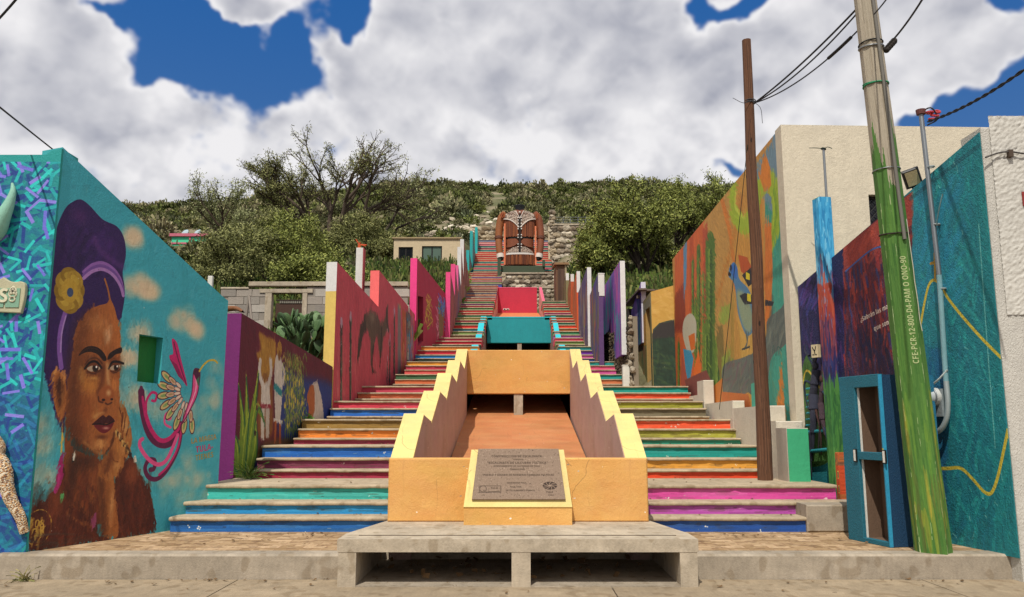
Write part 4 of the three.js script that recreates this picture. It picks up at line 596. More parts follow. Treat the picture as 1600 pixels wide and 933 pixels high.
// ---------------------------------------------------------------- left: red walls with fins
function endFace(g, s, y0, y1, thick, mat) { return localBox(g, 'end_face', s - 0.008, s, y0, y1, -thick - 0.002, 0.003, mat); }
{
  const w = new Wall(-3.16, 14.4, -2.45, 20.3), p = (x, y) => w.pix(x, y), a = p(525.5, 409), b = p(590, 479.5), c = p(592.7, 423), d = p(645, 490), th = 0.19;
  const pts = [[0, 1.2], [w.len, 1.2], [w.len, d[1]], [c[0], c[1]], [c[0], b[1]], [0, a[1]]];
  const g = w.group('mural_wall', 'rose red saw toothed wall painted with a brown horse and tall cacti', 'wall', 1.2);
  wallBody(g, pts, th, paint('#b0404c')); endFace(g, 0, hAt(455, 14.4), a[1] + 0.004, th, paint('#d6d4d0')); endFace(g, 0, 1.2, hAt(455, 14.4), th, paint('#d8ba60')); endFace(g, c[0], b[1] - 0.1, c[1] + 0.004, th, paint('#ef6a68'));
  const m = new Mural(w, pts, 230, '#bd4552'), r = m.r;
  m.brush(160, ['#c64e5a', '#b03c4a', '#be4653', '#a23342'], { region: [526, 420, 645, 620], angle: 1.2, spread: 2, len: 0.7, w: 0.15, a: 0.3 });
  m.brush(120, ['#c97a72', '#8c2430', '#c4605c', '#d49a8c'], { region: [526, 545, 640, 640], angle: 1.4, spread: 0.9, len: 0.35, w: 0.05, a: 0.3 });
  const cact = (x, t, bt, k = 0.12) => { m.line([[x, t], [x - 0.5, bt]], '#37332c', k, { smooth: false }); m.line([[x + 0.9, t + 4], [x + 0.4, bt]], '#6f7a60', k * 0.22, { smooth: false }); m.line([[x - 0.8, t + 4], [x - 1.2, bt]], '#1c1a18', k * 0.25, { smooth: false }); m.oval(x, t - 2, k * 0.55, 0.1, '#b08a9c'); for (let i = 0; i < 14; i++) m.oval(x + (r() - 0.5) * 4, lerp(t, bt, r()), 0.012, 0.02, '#a89a9c'); };
  cact(533, 506, 632); cact(547.5, 496, 622); cact(616, 490, 585, 0.12); cact(609, 530, 600, 0.06); cact(605, 560, 600, 0.05);
  // horse seen from behind its flank
  m.poly([[558, 566], [560, 528], [566, 500], [572, 489], [577, 492], [574, 512], [566, 530], [562, 552]], '#3c2a22'); m.poly([[571, 492], [580, 485], [588, 490], [594, 502], [601, 498], [604, 480], [606, 476], [606, 492], [606, 512], [603, 520], [598, 530], [597, 548], [594, 560], [591, 540], [588, 526], [584, 545], [582, 570], [588, 582], [581, 580], [579, 560], [578, 530], [572, 512]], '#5a4436'); m.dab(581, 496, 0.3, 0.14, '#8a7460', 0.8); m.dab(592, 520, 0.2, 0.3, '#4a362a', 0.6); m.line([[596, 512], [595, 540], [593, 572]], '#2f201a', 0.07); m.line([[583, 540], [581, 575], [586, 582]], '#2f201a', 0.06); m.line([[604, 484], [604, 500], [607, 516]], '#43302a', 0.12); m.dab(605, 516, 0.08, 0.1, '#a8a4a4', 0.8);
  m.poly([[621, 474], [626, 478], [626, 588], [621, 592]], '#77706e', { smooth: false, a: 0.9 }); m.poly([[622, 474], [627, 480], [624, 482]], '#b89a44', { smooth: false }); m.poly([[628, 482], [634, 488], [632, 560], [628, 590]], '#a85028', { a: 0.9 }); m.poly([[634, 484], [642, 494], [640, 560], [634, 582]], '#4a4a42', { a: 0.8 });
  m.brush(60, ['#2f80a8', '#3a90b4', '#4a6a78', '#c97a70'], { region: [636, 490, 645, 565], angle: 1.5, spread: 1.2, len: 0.25, w: 0.06, a: 0.8 }); m.brush(40, ['#c0602c', '#8a3a20', '#d8906a'], { region: [627, 500, 636, 590], angle: 1.5, spread: 0.8, len: 0.3, w: 0.04, a: 0.7 });
  m.painterly(9000, 0.16, 0.03, 0.1, () => 1.4); m.sheet(g);
  // free standing white post behind it
  const D = 17.2, o = xAt(555.5, 420, D), t = thing('post', 'square white post with red inner side rising behind the rose red wall', 'post', V(o, 1.8, D));
  partW(t, 'shaft', box(o, xAt(566.5, 420, D), 1.8, hAt(387, D), D, D + 0.24, 0.008), paint('#d2d0c8')); partW(t, 'red_side', box(xAt(566.5, 420, D), xAt(566.5, 420, D) + 0.012, 1.8, hAt(387, D), D + 0.004, D + 0.236), paint('#a83a40'));
  for (const q of [[561, 386, 556, 374], [562, 386, 573, 383], [560, 387, 563, 379], [563, 386, 571, 384.5]]) partW(t, 'rebar', tube([at(q[0], 389, D + 0.1), at(q[0], q[1] - 3, D + 0.1), at(q[2], q[3], D + 0.1)], 0.014, 5), paint('#c4501f'));
}
{
  const w = new Wall(-2.43, 20.4, -1.83, 24.0), p = (x, y) => w.pix(x, y), a = p(646.8, 400), d = p(702.6, 469), th = 0.17;
  const pts = [[0, 2.4], [w.len, 2.4], [w.len, d[1]], [0, a[1]]], hole = [[652.5, 541], [661, 533], [661, 464], [652.5, 462]].map(([x, y]) => p(x, y));
  const g = w.group('mural_wall', 'crimson sloping wall with a narrow dark doorway and yellow and blue ribbons', 'wall', 2.4);
  wallBody(g, pts, th, paint('#98203a'), [hole]); endFace(g, 0, 2.4, a[1] + 0.004, th, paint('#e83a84'));
  const m = new Mural(w, pts, 230, '#a82340'), r = m.r; m.brush(90, ['#b52c48', '#941c38', '#a02442'], { region: [648, 410, 702, 530], angle: 1.3, spread: 1, len: 0.5, w: 0.1, a: 0.35 });
  for (let i = 0; i < 46; i++) { const x = 665 + r() * 9, y = 458 + r() * 40; m.line([[x, y], [x + (r() - 0.5) * 8, y + 6], [x + (r() - 0.5) * 6, y + 14]], pick(['#b8952c', '#d0ac3a', '#8a5a20'], r), 0.022); }
  for (let i = 0; i < 26; i++) { const x = 679 + r() * 9, y = 462 + r() * 52; m.line([[x, y], [x + 3, y + 10], [x + 2, y + 20]], pick(['#d0588c', '#c93a78', '#e09aac', '#6a4a50'], r), 0.028); } m.poly([[684, 470], [694, 480], [692, 524], [686, 528]], '#7a6438', { a: 0.9 });
  for (let i = 0; i < 60; i++) { const x = 684 + r() * 17, y = 456 + (x - 684) * 0.9 + r() * (x > 693 ? 56 : 24); m.line([[x, y], [x + 2, y + 5], [x + 1, y + 10]], pick(['#2a5cb4', '#3f86c4', '#1f3f86', '#3a9cc0'], r), 0.03); }
  m.sheet(g, [hole]); const hs = hole.map((q) => q[0]), hy = hole.map((q) => q[1]); localBox(g, 'doorway', Math.min(...hs) - 0.01, Math.max(...hs) + 0.01, Math.min(...hy), Math.max(...hy), -0.16, -0.12, std({ color: 0x2a0a12 }));
}
// a run of thin fins stepping up the hill; each is a level wall with a plain end
function fin(side, x, D0, D1, topPy, botDrop, endCol, bodyCols, label, grp, name = 'fin_wall', baseDrop = 1, low = null) {
  const w = side < 0 ? new Wall(x, D0, x + 0.02, D1) : new Wall(x + 0.02, D1, x, D0), th = side < 0 ? 0.13 : 0.1, yT = hAt(topPy, D0), yB = interp(PROFILE, D0) - baseDrop * 0.4, near = side < 0 ? 0 : w.len, far = w.len - near, yF = yT - botDrop;
  const pts = side < 0 ? [[0, yB], [w.len, yB], [w.len, yF], [0, yT]] : [[0, yB], [w.len, yB], [w.len, yT], [0, yF]];
  const g = w.group(name, label, 'wall', yB, grp); wallBody(g, pts, th, paint(bodyCols[0]));
  const m = new Mural(w, pts, 110, bodyCols[0]), q = m.g; for (let i = 0; i < 130; i++) { q.globalAlpha = 0.35 + 0.4 * m.r(); q.fillStyle = pick(bodyCols, m.r); const x0 = m.r() * m.c.width, y0 = m.r() * m.c.height; q.beginPath(); q.ellipse(x0, y0, 3 + m.r() * 18, 12 + m.r() * 60, (m.r() - 0.5) * 0.8, 0, 7); q.fill(); } q.globalAlpha = 1; m.sheet(g);
  const e0 = side < 0 ? -0.008 : w.len; const ySplit = low ? hAt(low[0], D0) : yB; localBox(g, 'end_face', e0, e0 + 0.008, ySplit, yT + 0.004, -th - 0.002, 0.006, paint(endCol)); if (low) localBox(g, 'end_face', e0, e0 + 0.007, yB, ySplit, -th - 0.001, 0.005, paint(low[1])); return g;
}
{
  const L = (px, py) => 1.8 * FOCAL / (800 - px) * sight(px, py).d;
  const rows = [[703.7, 425.4, '#e0447e', ['#8c3a44', '#a04a4c', '#6a3a3c', '#b05a50'], 'fin wall with bright pink end, lowest on the left', 0.5], [711, 412.8, '#e0447e', ['#9a4a4c', '#5a4a6a', '#7a3a3c'], 'fin wall with bright pink end, second on the left', 0.8], [716, 414.8, '#d8588c', ['#8a5a50', '#4a5a8a', '#7a4a4a'], 'slim fin wall with pink end beside the white ended fins', 0.6], [720.6, 386, '#d2d0cc', ['#8a4a44', '#9a6a5c', '#6a3a40'], 'white ended fin wall, lower of the two on the left', 1.0], [724.6, 374, '#d2d0cc', ['#7a4a40', '#a08a7c', '#8a3a40'], 'white ended fin wall, taller of the two on the left', 1.2]];
  rows.forEach(([px, py, ec, bc, label, drop], i) => { const D = L(px, py), n = i + 1 < rows.length ? L(rows[i + 1][0], rows[i + 1][1]) : D + 5; fin(-1, -1.8, D, n - 0.02, py, drop, ec, bc, label); });
  for (const [px, py, D, drop, label, ec, k] of [[733, 391, 37.2, 0.3, 'short teal fin wall beside the topmost steps', '#1fa0a0', 1.3], [738.5, 361, 39.2, 0.6, 'tall teal fin wall, nearer of the pair by the topmost steps', '#159a9a', 1.5], [746, 355, 42.4, 0.8, 'tall teal fin wall, farther of the pair by the topmost steps', '#18a2a2', 1.5]]) fin(-1, xAt(px, py, D), D, D + 3, py, drop, ec, ['#1a7f80', '#8c2a44', '#2a8a8a'], label, undefined, 'fin_wall', k);
}

// ---------------------------------------------------------------- right: big mural house
{
  const w = new Wall(3.5, 17.35, 3.775, 10.86), p = (x, y) => w.pix(x, y), H = w.pix(1228, 190)[1], HF = p(1057, 400)[1];
  const pts = [[0, 1.2], [w.len, 0.4], [w.len, H], [0, HF]];
  const g = w.group('mural_house', 'large cream house whose long side is painted with a blue bird on a branch', 'house', 0.4);
  wallBody(g, pts, 0.25, paint('#d99a5c'));
  const m = new Mural(w, pts, 270, '#c0863c'), r = m.r, P = (l, c, o) => m.poly(l, c, o), L = (l, c, wd, o) => m.line(l, c, wd, o);
  P([[1055, 395], [1105, 330], [1112, 400], [1108, 620], [1055, 610]], '#c8602c', { smooth: false }); P([[1100, 345], [1145, 280], [1150, 640], [1104, 620]], '#b98c46', { smooth: false }); P([[1145, 285], [1200, 225], [1200, 640], [1150, 640]], '#bd8c40', { smooth: false }); P([[1195, 240], [1246, 175], [1250, 690], [1200, 680]], '#3a8f7a', { smooth: false });
  P([[1180, 260], [1232, 185], [1232, 290], [1206, 330], [1185, 300]], '#6c8794', { smooth: false });
  P([[1142, 300], [1162, 276], [1186, 380], [1186, 560], [1176, 640], [1160, 560]], '#c08a3a', { blur: 0.03 }); P([[1150, 420], [1190, 400], [1196, 560], [1160, 600]], '#c9a04c', { blur: 0.04, a: 0.9 });
  P([[1055, 460], [1070, 440], [1072, 520], [1055, 520]], '#8a3420', { smooth: false }); P([[1068, 385], [1074, 372], [1073, 440], [1069, 470]], '#5a86a4'); P([[1078, 370], [1084, 362], [1086, 460], [1078, 500]], '#b04a24', { a: 0.8 }); P([[1098, 360], [1106, 345], [1108, 500], [1101, 520]], '#b0482a', { a: 0.9 });
  L([[1128, 310], [1142, 370], [1150, 450]], '#c9782c', 0.16); L([[1160, 310], [1140, 400], [1120, 470]], '#b87a30', 0.14); L([[1188, 300], [1190, 380], [1196, 450]], '#c4782c', 0.14, { a: 0.7 });
  // green scroll and orange flame near the roof
  L([[1146, 292], [1146, 330], [1164, 350], [1180, 330], [1186, 300], [1200, 284], [1212, 300], [1214, 345], [1204, 380]], '#9ab02c', 0.34); L([[1150, 300], [1150, 325], [1164, 340]], '#c4cc4c', 0.07, { a: 0.7 }); P([[1186, 275], [1196, 238], [1204, 262], [1206, 290], [1196, 300]], '#cf7a26'); P([[1196, 340], [1206, 350], [1208, 420], [1204, 560], [1196, 500]], '#c9712a'); L([[1210, 298], [1214, 330], [1208, 372]], '#7a9a24', 0.1);
  P([[1216, 250], [1244, 195], [1250, 690], [1226, 690], [1222, 420]], '#3c9080', { smooth: false }); P([[1208, 430], [1224, 380], [1226, 560], [1210, 660]], '#3f9a84', { smooth: false }); P([[1214, 640], [1222, 560], [1228, 650], [1232, 690], [1214, 690]], '#c87a30'); P([[1236, 180], [1246, 170], [1252, 700], [1238, 700], [1229, 400]], '#c46a3a', { smooth: false }); P([[1206, 190], [1224, 190], [1222, 240], [1212, 260]], '#6f8a9a');
  // cacti
  const cact = (x, t, b, k, c = '#4f7028') => { L([[x, t], [x, b]], c, k, { smooth: false }); L([[x - 0.8, t + 6], [x - 0.8, b]], '#7f9a3a', k * 0.22, { smooth: false }); L([[x + 1.4, t + 8], [x + 1.2, b]], '#33521e', k * 0.28, { smooth: false }); };
  cact(1083, 412, 545, 0.18); cact(1092, 392, 600, 0.28); cact(1099, 430, 600, 0.16, '#6a7f30'); cact(1110, 388, 610, 0.62); cact(1087, 470, 600, 0.15, '#5a7a2c'); cact(1061, 540, 610, 0.2); cact(1122, 540, 612, 0.36, '#66802c'); cact(1104, 520, 612, 0.4, '#5c7a2c');
  P([[1122, 500], [1128, 480], [1142, 474], [1140, 500], [1132, 508]], '#8fa040'); P([[1120, 510], [1130, 508], [1132, 560], [1128, 600], [1122, 570]], '#7a6a34'); P([[1128, 560], [1144, 540], [1150, 580], [1136, 620], [1128, 610]], '#8c9c3c'); P([[1142, 470], [1148, 460], [1148, 560], [1142, 560]], '#a8863a');
  m.painterly(9000, 0.22, 0.03, 0.1, (u, v) => 1.2 + 0.6 * Math.sin(u * 7 + v * 5));
  // parrot-like bird low on the left
  P([[1067, 520], [1070, 498], [1080, 490], [1088, 502], [1088, 530], [1084, 550], [1074, 548]], '#b9b49c'); P([[1068, 545], [1080, 548], [1084, 560], [1078, 600], [1074, 600]], '#3a8cae'); P([[1076, 525], [1086, 520], [1087, 545], [1080, 548]], '#cf6a22'); L([[1086, 540], [1090, 530], [1090, 556]], '#a08c54', 0.05); P([[1084, 580], [1092, 546], [1096, 575], [1094, 596], [1084, 590]], '#de6a1e'); P([[1066, 550], [1076, 600], [1070, 608], [1064, 600]], '#a8503c');
  // rock, branch, large bird
  P([[1070, 594], [1104, 578], [1114, 600], [1108, 624], [1080, 622], [1074, 610]], '#7c4038', { smooth: false }); P([[1130, 574], [1158, 560], [1182, 556], [1186, 600], [1168, 614], [1134, 622]], '#646a62'); P([[1172, 560], [1196, 530], [1200, 500], [1222, 480], [1238, 450], [1240, 520], [1226, 540], [1206, 560], [1196, 612], [1170, 612]], '#5a645e'); m.brush(70, ['#7c8476', '#4a5450', '#6a6a5a', '#7a4a58'], { region: [1134, 560, 1200, 612], angle: 2.6, spread: 0.9, len: 0.3, w: 0.05, a: 0.4 }); m.brush(40, ['#7c8476', '#48524e'], { region: [1200, 480, 1236, 545], angle: 2.2, spread: 0.8, len: 0.3, w: 0.05, a: 0.4 });
  P([[1106, 612], [1130, 590], [1128, 640], [1110, 640]], '#c4742c'); P([[1128, 612], [1170, 616], [1176, 645], [1130, 652]], '#c06a30'); P([[1174, 600], [1196, 590], [1200, 660], [1176, 660]], '#47a088');
  P([[1140, 420], [1146, 410], [1152, 416], [1156, 436], [1170, 452], [1180, 480], [1180, 510], [1172, 524], [1164, 520], [1154, 490], [1150, 455], [1146, 440], [1139, 432]], '#4c7ca0'); P([[1152, 455], [1166, 462], [1176, 490], [1174, 518], [1164, 514], [1156, 490]], '#8a9a7c', { blur: 0.03 }); P([[1140, 420], [1146, 411], [1153, 420], [1152, 436], [1146, 434]], '#2f66b0'); m.oval(1142.5, 419, 0.05, 0.06, '#14181c'); P([[1139, 424], [1143, 428], [1142, 433], [1138, 430]], '#141414');
  P([[1154, 398], [1168, 402], [1176, 420], [1172, 436], [1158, 424]], '#b4501e'); P([[1160, 430], [1174, 418], [1180, 440], [1170, 448]], '#1c2026'); P([[1156, 462], [1164, 458], [1180, 462], [1184, 474], [1164, 476]], '#1e2228'); P([[1166, 425], [1172, 428], [1172, 438], [1166, 436]], '#d8c420', { smooth: false }); P([[1168, 458], [1174, 460], [1174, 472], [1168, 470]], '#d8c420', { smooth: false }); P([[1196, 468], [1210, 472], [1208, 478], [1196, 478]], '#22252a'); L([[1166, 518], [1168, 535], [1164, 545]], '#5a645e', 0.05); L([[1170, 520], [1168, 535]], '#5a645e', 0.04); L([[1160, 546], [1172, 542]], '#3a3f3c', 0.03);
  L([[1207, 552], [1209, 540], [1213, 556], [1216, 542], [1222, 548]], '#2a5a50', 0.014);
  m.painterly(9000, 0.07, 0.012, 0.1, (u, v) => 1.7 + 0.8 * Math.sin(u * 11 - v * 6)); m.brush(420, ['#d9a050', '#a86a2c', '#c47a3a', '#c9a870'], { region: [1058, 400, 1228, 640], angle: 1.5, spread: 1.2, len: 0.3, w: 0.04, a: 0.07 });
  m.sheet(g, [], { depth: 0.004 });
  // street face
  const D = 10.84, xr = xAt(1556, 190, D), wm = paint('#d6cab2', { bumpScale: 0.008 }), py = g.base, wx0 = xAt(1358, 320, D), wx1 = xAt(1383, 320, D), wy0 = hAt(352, D), wy1 = hAt(304, D), q = new THREE.Shape();
  q.moveTo(3.755, 0.3); q.lineTo(xr, 0.3); q.lineTo(xr, H - 0.03); q.lineTo(3.755, H + 0.01); q.closePath(); const hp = new THREE.Path(); hp.moveTo(wx0, wy0); hp.lineTo(wx1, wy0); hp.lineTo(wx1, wy1); hp.lineTo(wx0, wy1); hp.closePath(); q.holes.push(hp);
  const front = new THREE.ExtrudeGeometry(q, { depth: 0.25, bevelEnabled: false }); front.translate(0, 0, -D - 0.25);
  const inv = new THREE.Matrix4().makeRotationY(w.turn).setPosition(w.pt(0, py)).invert();
  part(g, 'street_wall', uvM(front.clone()).applyMatrix4(inv), wm);
  part(g, 'roof', planProfile([[3.55, 17.3], [3.82, 11.05], [xr - 0.05, 11.05], [xr - 0.05, 17.3]], 4.7, 4.85).applyMatrix4(inv), paint('#b9ad92')); part(g, 'far_wall', box(xr - 0.2, xr, 0.3, H - 0.1, 11.09, 17.2).applyMatrix4(inv), wm); part(g, 'rear_wall', box(3.8, xr, 0.3, HF, 17.1, 17.3).applyMatrix4(inv), wm);
  const fr = part(g, 'window', clean([box(wx0, wx1, wy0, wy0 + 0.04, D + 0.1, D + 0.15), box(wx0, wx1, wy1 - 0.04, wy1, D + 0.1, D + 0.15), box(wx0, wx0 + 0.035, wy0 + 0.04, wy1 - 0.04, D + 0.1, D + 0.15), box(wx1 - 0.035, wx1, wy0 + 0.04, wy1 - 0.04, D + 0.1, D + 0.15)]).applyMatrix4(inv), std({ color: 0x3c2c26 }));
  part(fr, 'pane', box(wx0 + 0.035, wx1 - 0.035, wy0 + 0.04, wy1 - 0.04, D + 0.12, D + 0.13).applyMatrix4(inv), std({ color: 0x1c1e26, roughness: 0.1 })); const bars = []; for (let i = -1; i < 3; i++) bars.push(rod(V(wx0 + 0.04, wy0 + 0.1 + i * 0.1, D + 0.08), V(wx1 - 0.04, wy0 + 0.25 + i * 0.1, D + 0.08), 0.006, 5), rod(V(wx0 + 0.04, wy0 + 0.25 + i * 0.1, D + 0.085), V(wx1 - 0.04, wy0 + 0.1 + i * 0.1, D + 0.085), 0.006, 5)); part(fr, 'grille', clean(bars).applyMatrix4(inv), M.black);
}
// whitewashed stepped parapet at the foot of that house
{
  const t = thing('parapet', 'whitewashed stepped parapet along the right side of the stairs below the bird mural', 'parapet', V(3.5, 0.6, 13)), wm = paint('#cfc6b4', { bumpScale: 0.007 });
  for (const [d0, d1, top, x0] of [[10.62, 11.05, 1.41, 3.41], [11.05, 12.7, 1.62, 3.42], [12.7, 14.5, 1.74, 3.42], [14.5, 15.0, 2.16, 3.40], [15.0, 15.9, 1.92, 3.42]]) partW(t, 'block', box(x0, 3.5 + 0.0425 * (17.35 - d1) - 0.012, 0.5, top, d0, d1, 0.012), wm);
  const p = thing('plinth', 'low plinth with bright green front face beside the wooden pole', 'plinth', V(3.5, 0.6, 10.3)); partW(p, 'block', box(3.4, 3.67, 0.6, hAt(669, 10.2), 10.2, 10.62, 0.01), paint('#b3a89a')); partW(p, 'green_face', box(3.405, 3.665, 0.62, hAt(670, 10.2), 10.192, 10.2), paint('#3aa878'));
  single('concrete_block', box(xAt(1261, 810, 9.05), 4.02, WALK, hAt(789, 9.05), 9.05, 9.75, 0.015), M.kerb, 'low bare concrete block at the right end of the lowest painted steps', 'block');
}
// ---------------------------------------------------------------- right: roadside wall with column
const RW = new Wall(3.84, 10.75, 4.43, 7.36);
{
  const w = RW, p = (x, y) => w.pix(x, y), y0 = p(1245, 449)[1], y1 = p(1534, 205)[1];
  const pts = [[0, 0.2], [w.len, 0.2], [w.len, y1], [0, y0]];
  const g = w.group('mural_wall', 'roadside wall shading from navy and red to teal with a thin yellow line, right of the stairs', 'wall', 0.2);
  wallBody(g, pts, 0.3, paint('#1f6f74'));
  const m = new Mural(w, pts, 420, '#177680'), P = (l, c, o) => m.poly(l, c, o), L = (l, c, wd, o) => m.line(l, c, wd, o);
  P([[1240, 440], [1325, 370], [1325, 720], [1240, 720]], '#191a4a', { smooth: false }); m.brush(220, ['#3a2a6c', '#1c2058', '#28306e', '#12143a', '#5a2f6a'], { region: [1243, 440, 1325, 620], angle: 1.5, spread: 0.7, len: 0.16, w: 0.03, a: 0.6 }); m.brush(60, ['#5a3a86', '#3a4a9a', '#4a2a70'], { region: [1243, 440, 1300, 480], angle: 2.4, spread: 0.6, len: 0.2, w: 0.04, a: 0.6 });
  P([[1318, 380], [1425, 300], [1430, 600], [1322, 640]], '#5a1e2c', { smooth: false }); m.brush(520, ['#9c2a24', '#1c2456', '#b03a28', '#26306e', '#7a1f2a', '#14183c', '#c04a34', '#2c4a86'], { region: [1320, 390, 1425, 600], angle: 1.5, spread: 0.5, len: 0.2, w: 0.03, a: 0.65 }); P([[1318, 388], [1428, 298], [1428, 350], [1370, 385], [1320, 425]], '#a8402c', { smooth: false, a: 0.75 }); m.brush(90, ['#b84a34', '#8c3024', '#a84030'], { region: [1322, 370, 1420, 400], angle: 2.5, spread: 0.5, len: 0.25, w: 0.04, a: 0.5 }); L([[1322, 424], [1360, 392], [1385, 384]], '#3a5a9a', 0.02); m.brush(160, ['#14183c', '#1c1c48', '#3a1c34'], { region: [1320, 520, 1420, 610], angle: 1.5, spread: 0.6, len: 0.2, w: 0.04, a: 0.6 });
  m.brush(900, ['#148088', '#1c9696', '#0f6670', '#24a49c', '#0e5a68', '#34b4aa', '#207e98'], { region: [1425, 220, 1592, 860], angle: 1.6, spread: 1.6, len: 0.22, w: 0.035, a: 0.42 }); m.brush(120, ['#1f86a4', '#2a94b0', '#187494'], { region: [1425, 290, 1500, 470], angle: 2.2, spread: 1, len: 0.3, w: 0.06, a: 0.35 }); m.brush(300, ['#0e5f86', '#0c4f78', '#136f96'], { region: [1425, 560, 1480, 860], angle: 1.6, spread: 0.6, len: 0.3, w: 0.06, a: 0.5 });
  P([[1520, 240], [1536, 200], [1600, 880], [1560, 880]], '#14787c', { smooth: false, a: 0.55 }); L([[1530, 350], [1545, 560], [1556, 700]], '#8fc9c0', 0.012, { a: 0.6, smooth: false }); L([[1424, 310], [1530, 228]], '#0c4a58', 0.05, { a: 0.5 });
  m.brush(140, ['#4fb0a4', '#9cd0c4', '#3aa094'], { region: [1430, 250, 1590, 860], angle: 1.2, spread: 2, len: 0.06, w: 0.008, a: 0.6 });
  // hills and the wandering line
  P([[1240, 720], [1246, 640], [1256, 568], [1266, 556], [1278, 590], [1290, 640], [1296, 720]], '#3f6a2c'); P([[1296, 720], [1302, 630], [1312, 602], [1332, 600], [1340, 720]], '#2f6430'); m.brush(80, ['#2a5224', '#5a8434', '#1f4a2a'], { region: [1246, 590, 1336, 710], angle: 1.5, spread: 0.8, len: 0.1, w: 0.02, a: 0.5 });
  const yl = '#c9b23a'; L([[1247, 666], [1254, 610], [1258, 584], [1264, 580], [1274, 594], [1290, 622], [1306, 654], [1316, 666], [1334, 672]], yl, 0.028); L([[1334, 686], [1378, 698], [1396, 716], [1420, 726], [1450, 732], [1480, 732], [1502, 732], [1520, 748], [1538, 768], [1550, 770], [1560, 745], [1570, 700], [1577, 666]], yl, 0.034); L([[1436, 530], [1444, 480], [1452, 446], [1462, 438], [1474, 452], [1482, 466], [1504, 494], [1536, 530], [1568, 562]], yl, 0.032); L([[1461, 396], [1462, 438]], '#b08a2c', 0.03); L([[1455, 412], [1468, 408]], '#b08a2c', 0.03);
  m.text('¿Sabrán las maripo', 1345, 500, 0.075, '#e0d2be', -0.16, 'bold', 'left'); m.text('que son bom', 1366, 514, 0.075, '#e0d2be', -0.16, 'bold', 'left');
  m.wear(2); m.sheet(g, [], { bump: bumpRough, depth: 0.012 });
  // painted column with a steel mast
  const c0 = p(1283, 313), c1 = p(1294, 313), s0 = c0[0], s1 = c1[0], D = 9.0, top = c0[1];
  const t = w.group('pillar', 'tall painted pillar, sky blue at its top and purple below, against the navy wall', 'pillar', 0.3);
  const cc = canvas(256, 1024), q = cc.getContext('2d'), r = rng(66); for (let y0 = 0; y0 < 2600; y0++) { const y = (r() * 1.06 - 0.06) * 1024, k = y / 1024 + (r() - 0.5) * 0.12, col = k < 0.27 ? pick(['#2f96c8', '#46a8d6', '#1f7fb4', '#7cc4e0'], r) : k < 0.42 ? pick(['#a8402c', '#6a8ab0', '#c0583c', '#8a3040'], r) : k < 0.5 ? pick(['#5a2a4c', '#7a3040', '#2c2858', '#8c4a5c'], r) : y < 610 ? pick(['#1c2058', '#3a2a5c', '#18306c', '#2a1c40'], r) : pick(['#2f6a30', '#3f7a34', '#255a2c', '#4a8038'], r); q.fillStyle = col; q.globalAlpha = 0.75; q.beginPath(); q.ellipse(r() * 256, y, 3 + r() * 16, 8 + r() * 34, (r() - 0.5) * 0.6, 0, 7); q.fill(); } q.globalAlpha = 1;
  const pg = box(s0, s1, 0.0, top - 0.3, -0.13, 0.05, 0.012), uv = pg.attributes.uv; for (let i = 0; i < uv.count; i++) uv.setXY(i, uv.getX(i) * 3, uv.getY(i) / (top - 0.3)); part(t, 'shaft', pg, std({ map: canvasTex(cc, 1, 1, true), bumpMap: bumpRough, bumpScale: 0.004, roughness: 0.8 }));
  const mx = (s0 + s1) / 2, mast = rod(new THREE.Vector3(mx, top - 0.31, -0.03), new THREE.Vector3(mx, w.pix(1294, 226)[1] - 0.3, -0.03), 0.016); part(t, 'mast', mast, M.metal); const cy = w.pix(1294, 226)[1] - 0.3, knot = new THREE.TorusGeometry(0.028, 0.008, 6, 14); knot.rotateX(1.3); knot.translate(mx, cy, -0.03); part(t, 'wire_stub', clean([knot, tube([new THREE.Vector3(mx, cy, -0.03), new THREE.Vector3(mx - 0.06, cy + 0.03, 0.02), new THREE.Vector3(mx - 0.13, cy + 0.05, 0.09)], 0.005, 5), tube([new THREE.Vector3(mx, cy, -0.03), new THREE.Vector3(mx + 0.05, cy + 0.01, -0.06), new THREE.Vector3(mx + 0.08, cy - 0.02, -0.1)], 0.005, 5)]), std({ color: 0x22352c }));
}
// white street front at the right edge
{
  const t = thing('street_wall', 'white plastered street wall with a rough patch at the right edge', 'wall', V(6, 0, 7.4)), yT = hAt(200, 7.36), wm = paint('#c6c2b8', { bumpScale: 0.012, bumpMap: bumpRough });
  partW(t, 'wall_body', box(4.436, 9, 0.0, yT, 7.34, 7.7, 0.01), wm); const x0 = xAt(1578, 500, 7.3);
  const c = new THREE.PlaneGeometry(2.2, 1.9, 150, 130), p = c.attributes.position; for (let i = 0; i < p.count; i++) p.setZ(i, 0.012 + 0.016 * Math.abs(fbm2(p.getX(i) * 9, p.getY(i) * 9, 4)) + 0.006 * N2(p.getX(i) * 40, p.getY(i) * 40)); c.computeVertexNormals(); c.translate(x0 + 1.1, hAt(492, 7.34) + 0.95, -7.345); partW(t, 'rough_patch', c, paint('#c8c4ba', { bumpScale: 0.006 }));
  partW(t, 'red_mark', box(xAt(1597, 315, 7.33), 4.99, hAt(322, 7.33), hAt(300, 7.33), 7.318, 7.324), paint('#8c2a24'));
  const cl = [at(1540, 246, 7.28), at(1548, 243, 7.29), at(1560, 239, 7.3), at(1578, 237, 7.3), at(1600, 240, 7.3), at(1660, 246, 7.3)]; single('cable', tube(cl, 0.008, 6), std({ color: 0x4a4644 }), 'short slack cable stapled along the white street wall', 'cable'); single('cable_clip', box(xAt(1576, 240, 7.3), xAt(1583, 240, 7.3), hAt(245, 7.3), hAt(234, 7.3), 7.29, 7.345), std({ color: 0x4a3c30 }), 'small brown clip holding the cable on the white street wall', 'clip');
}
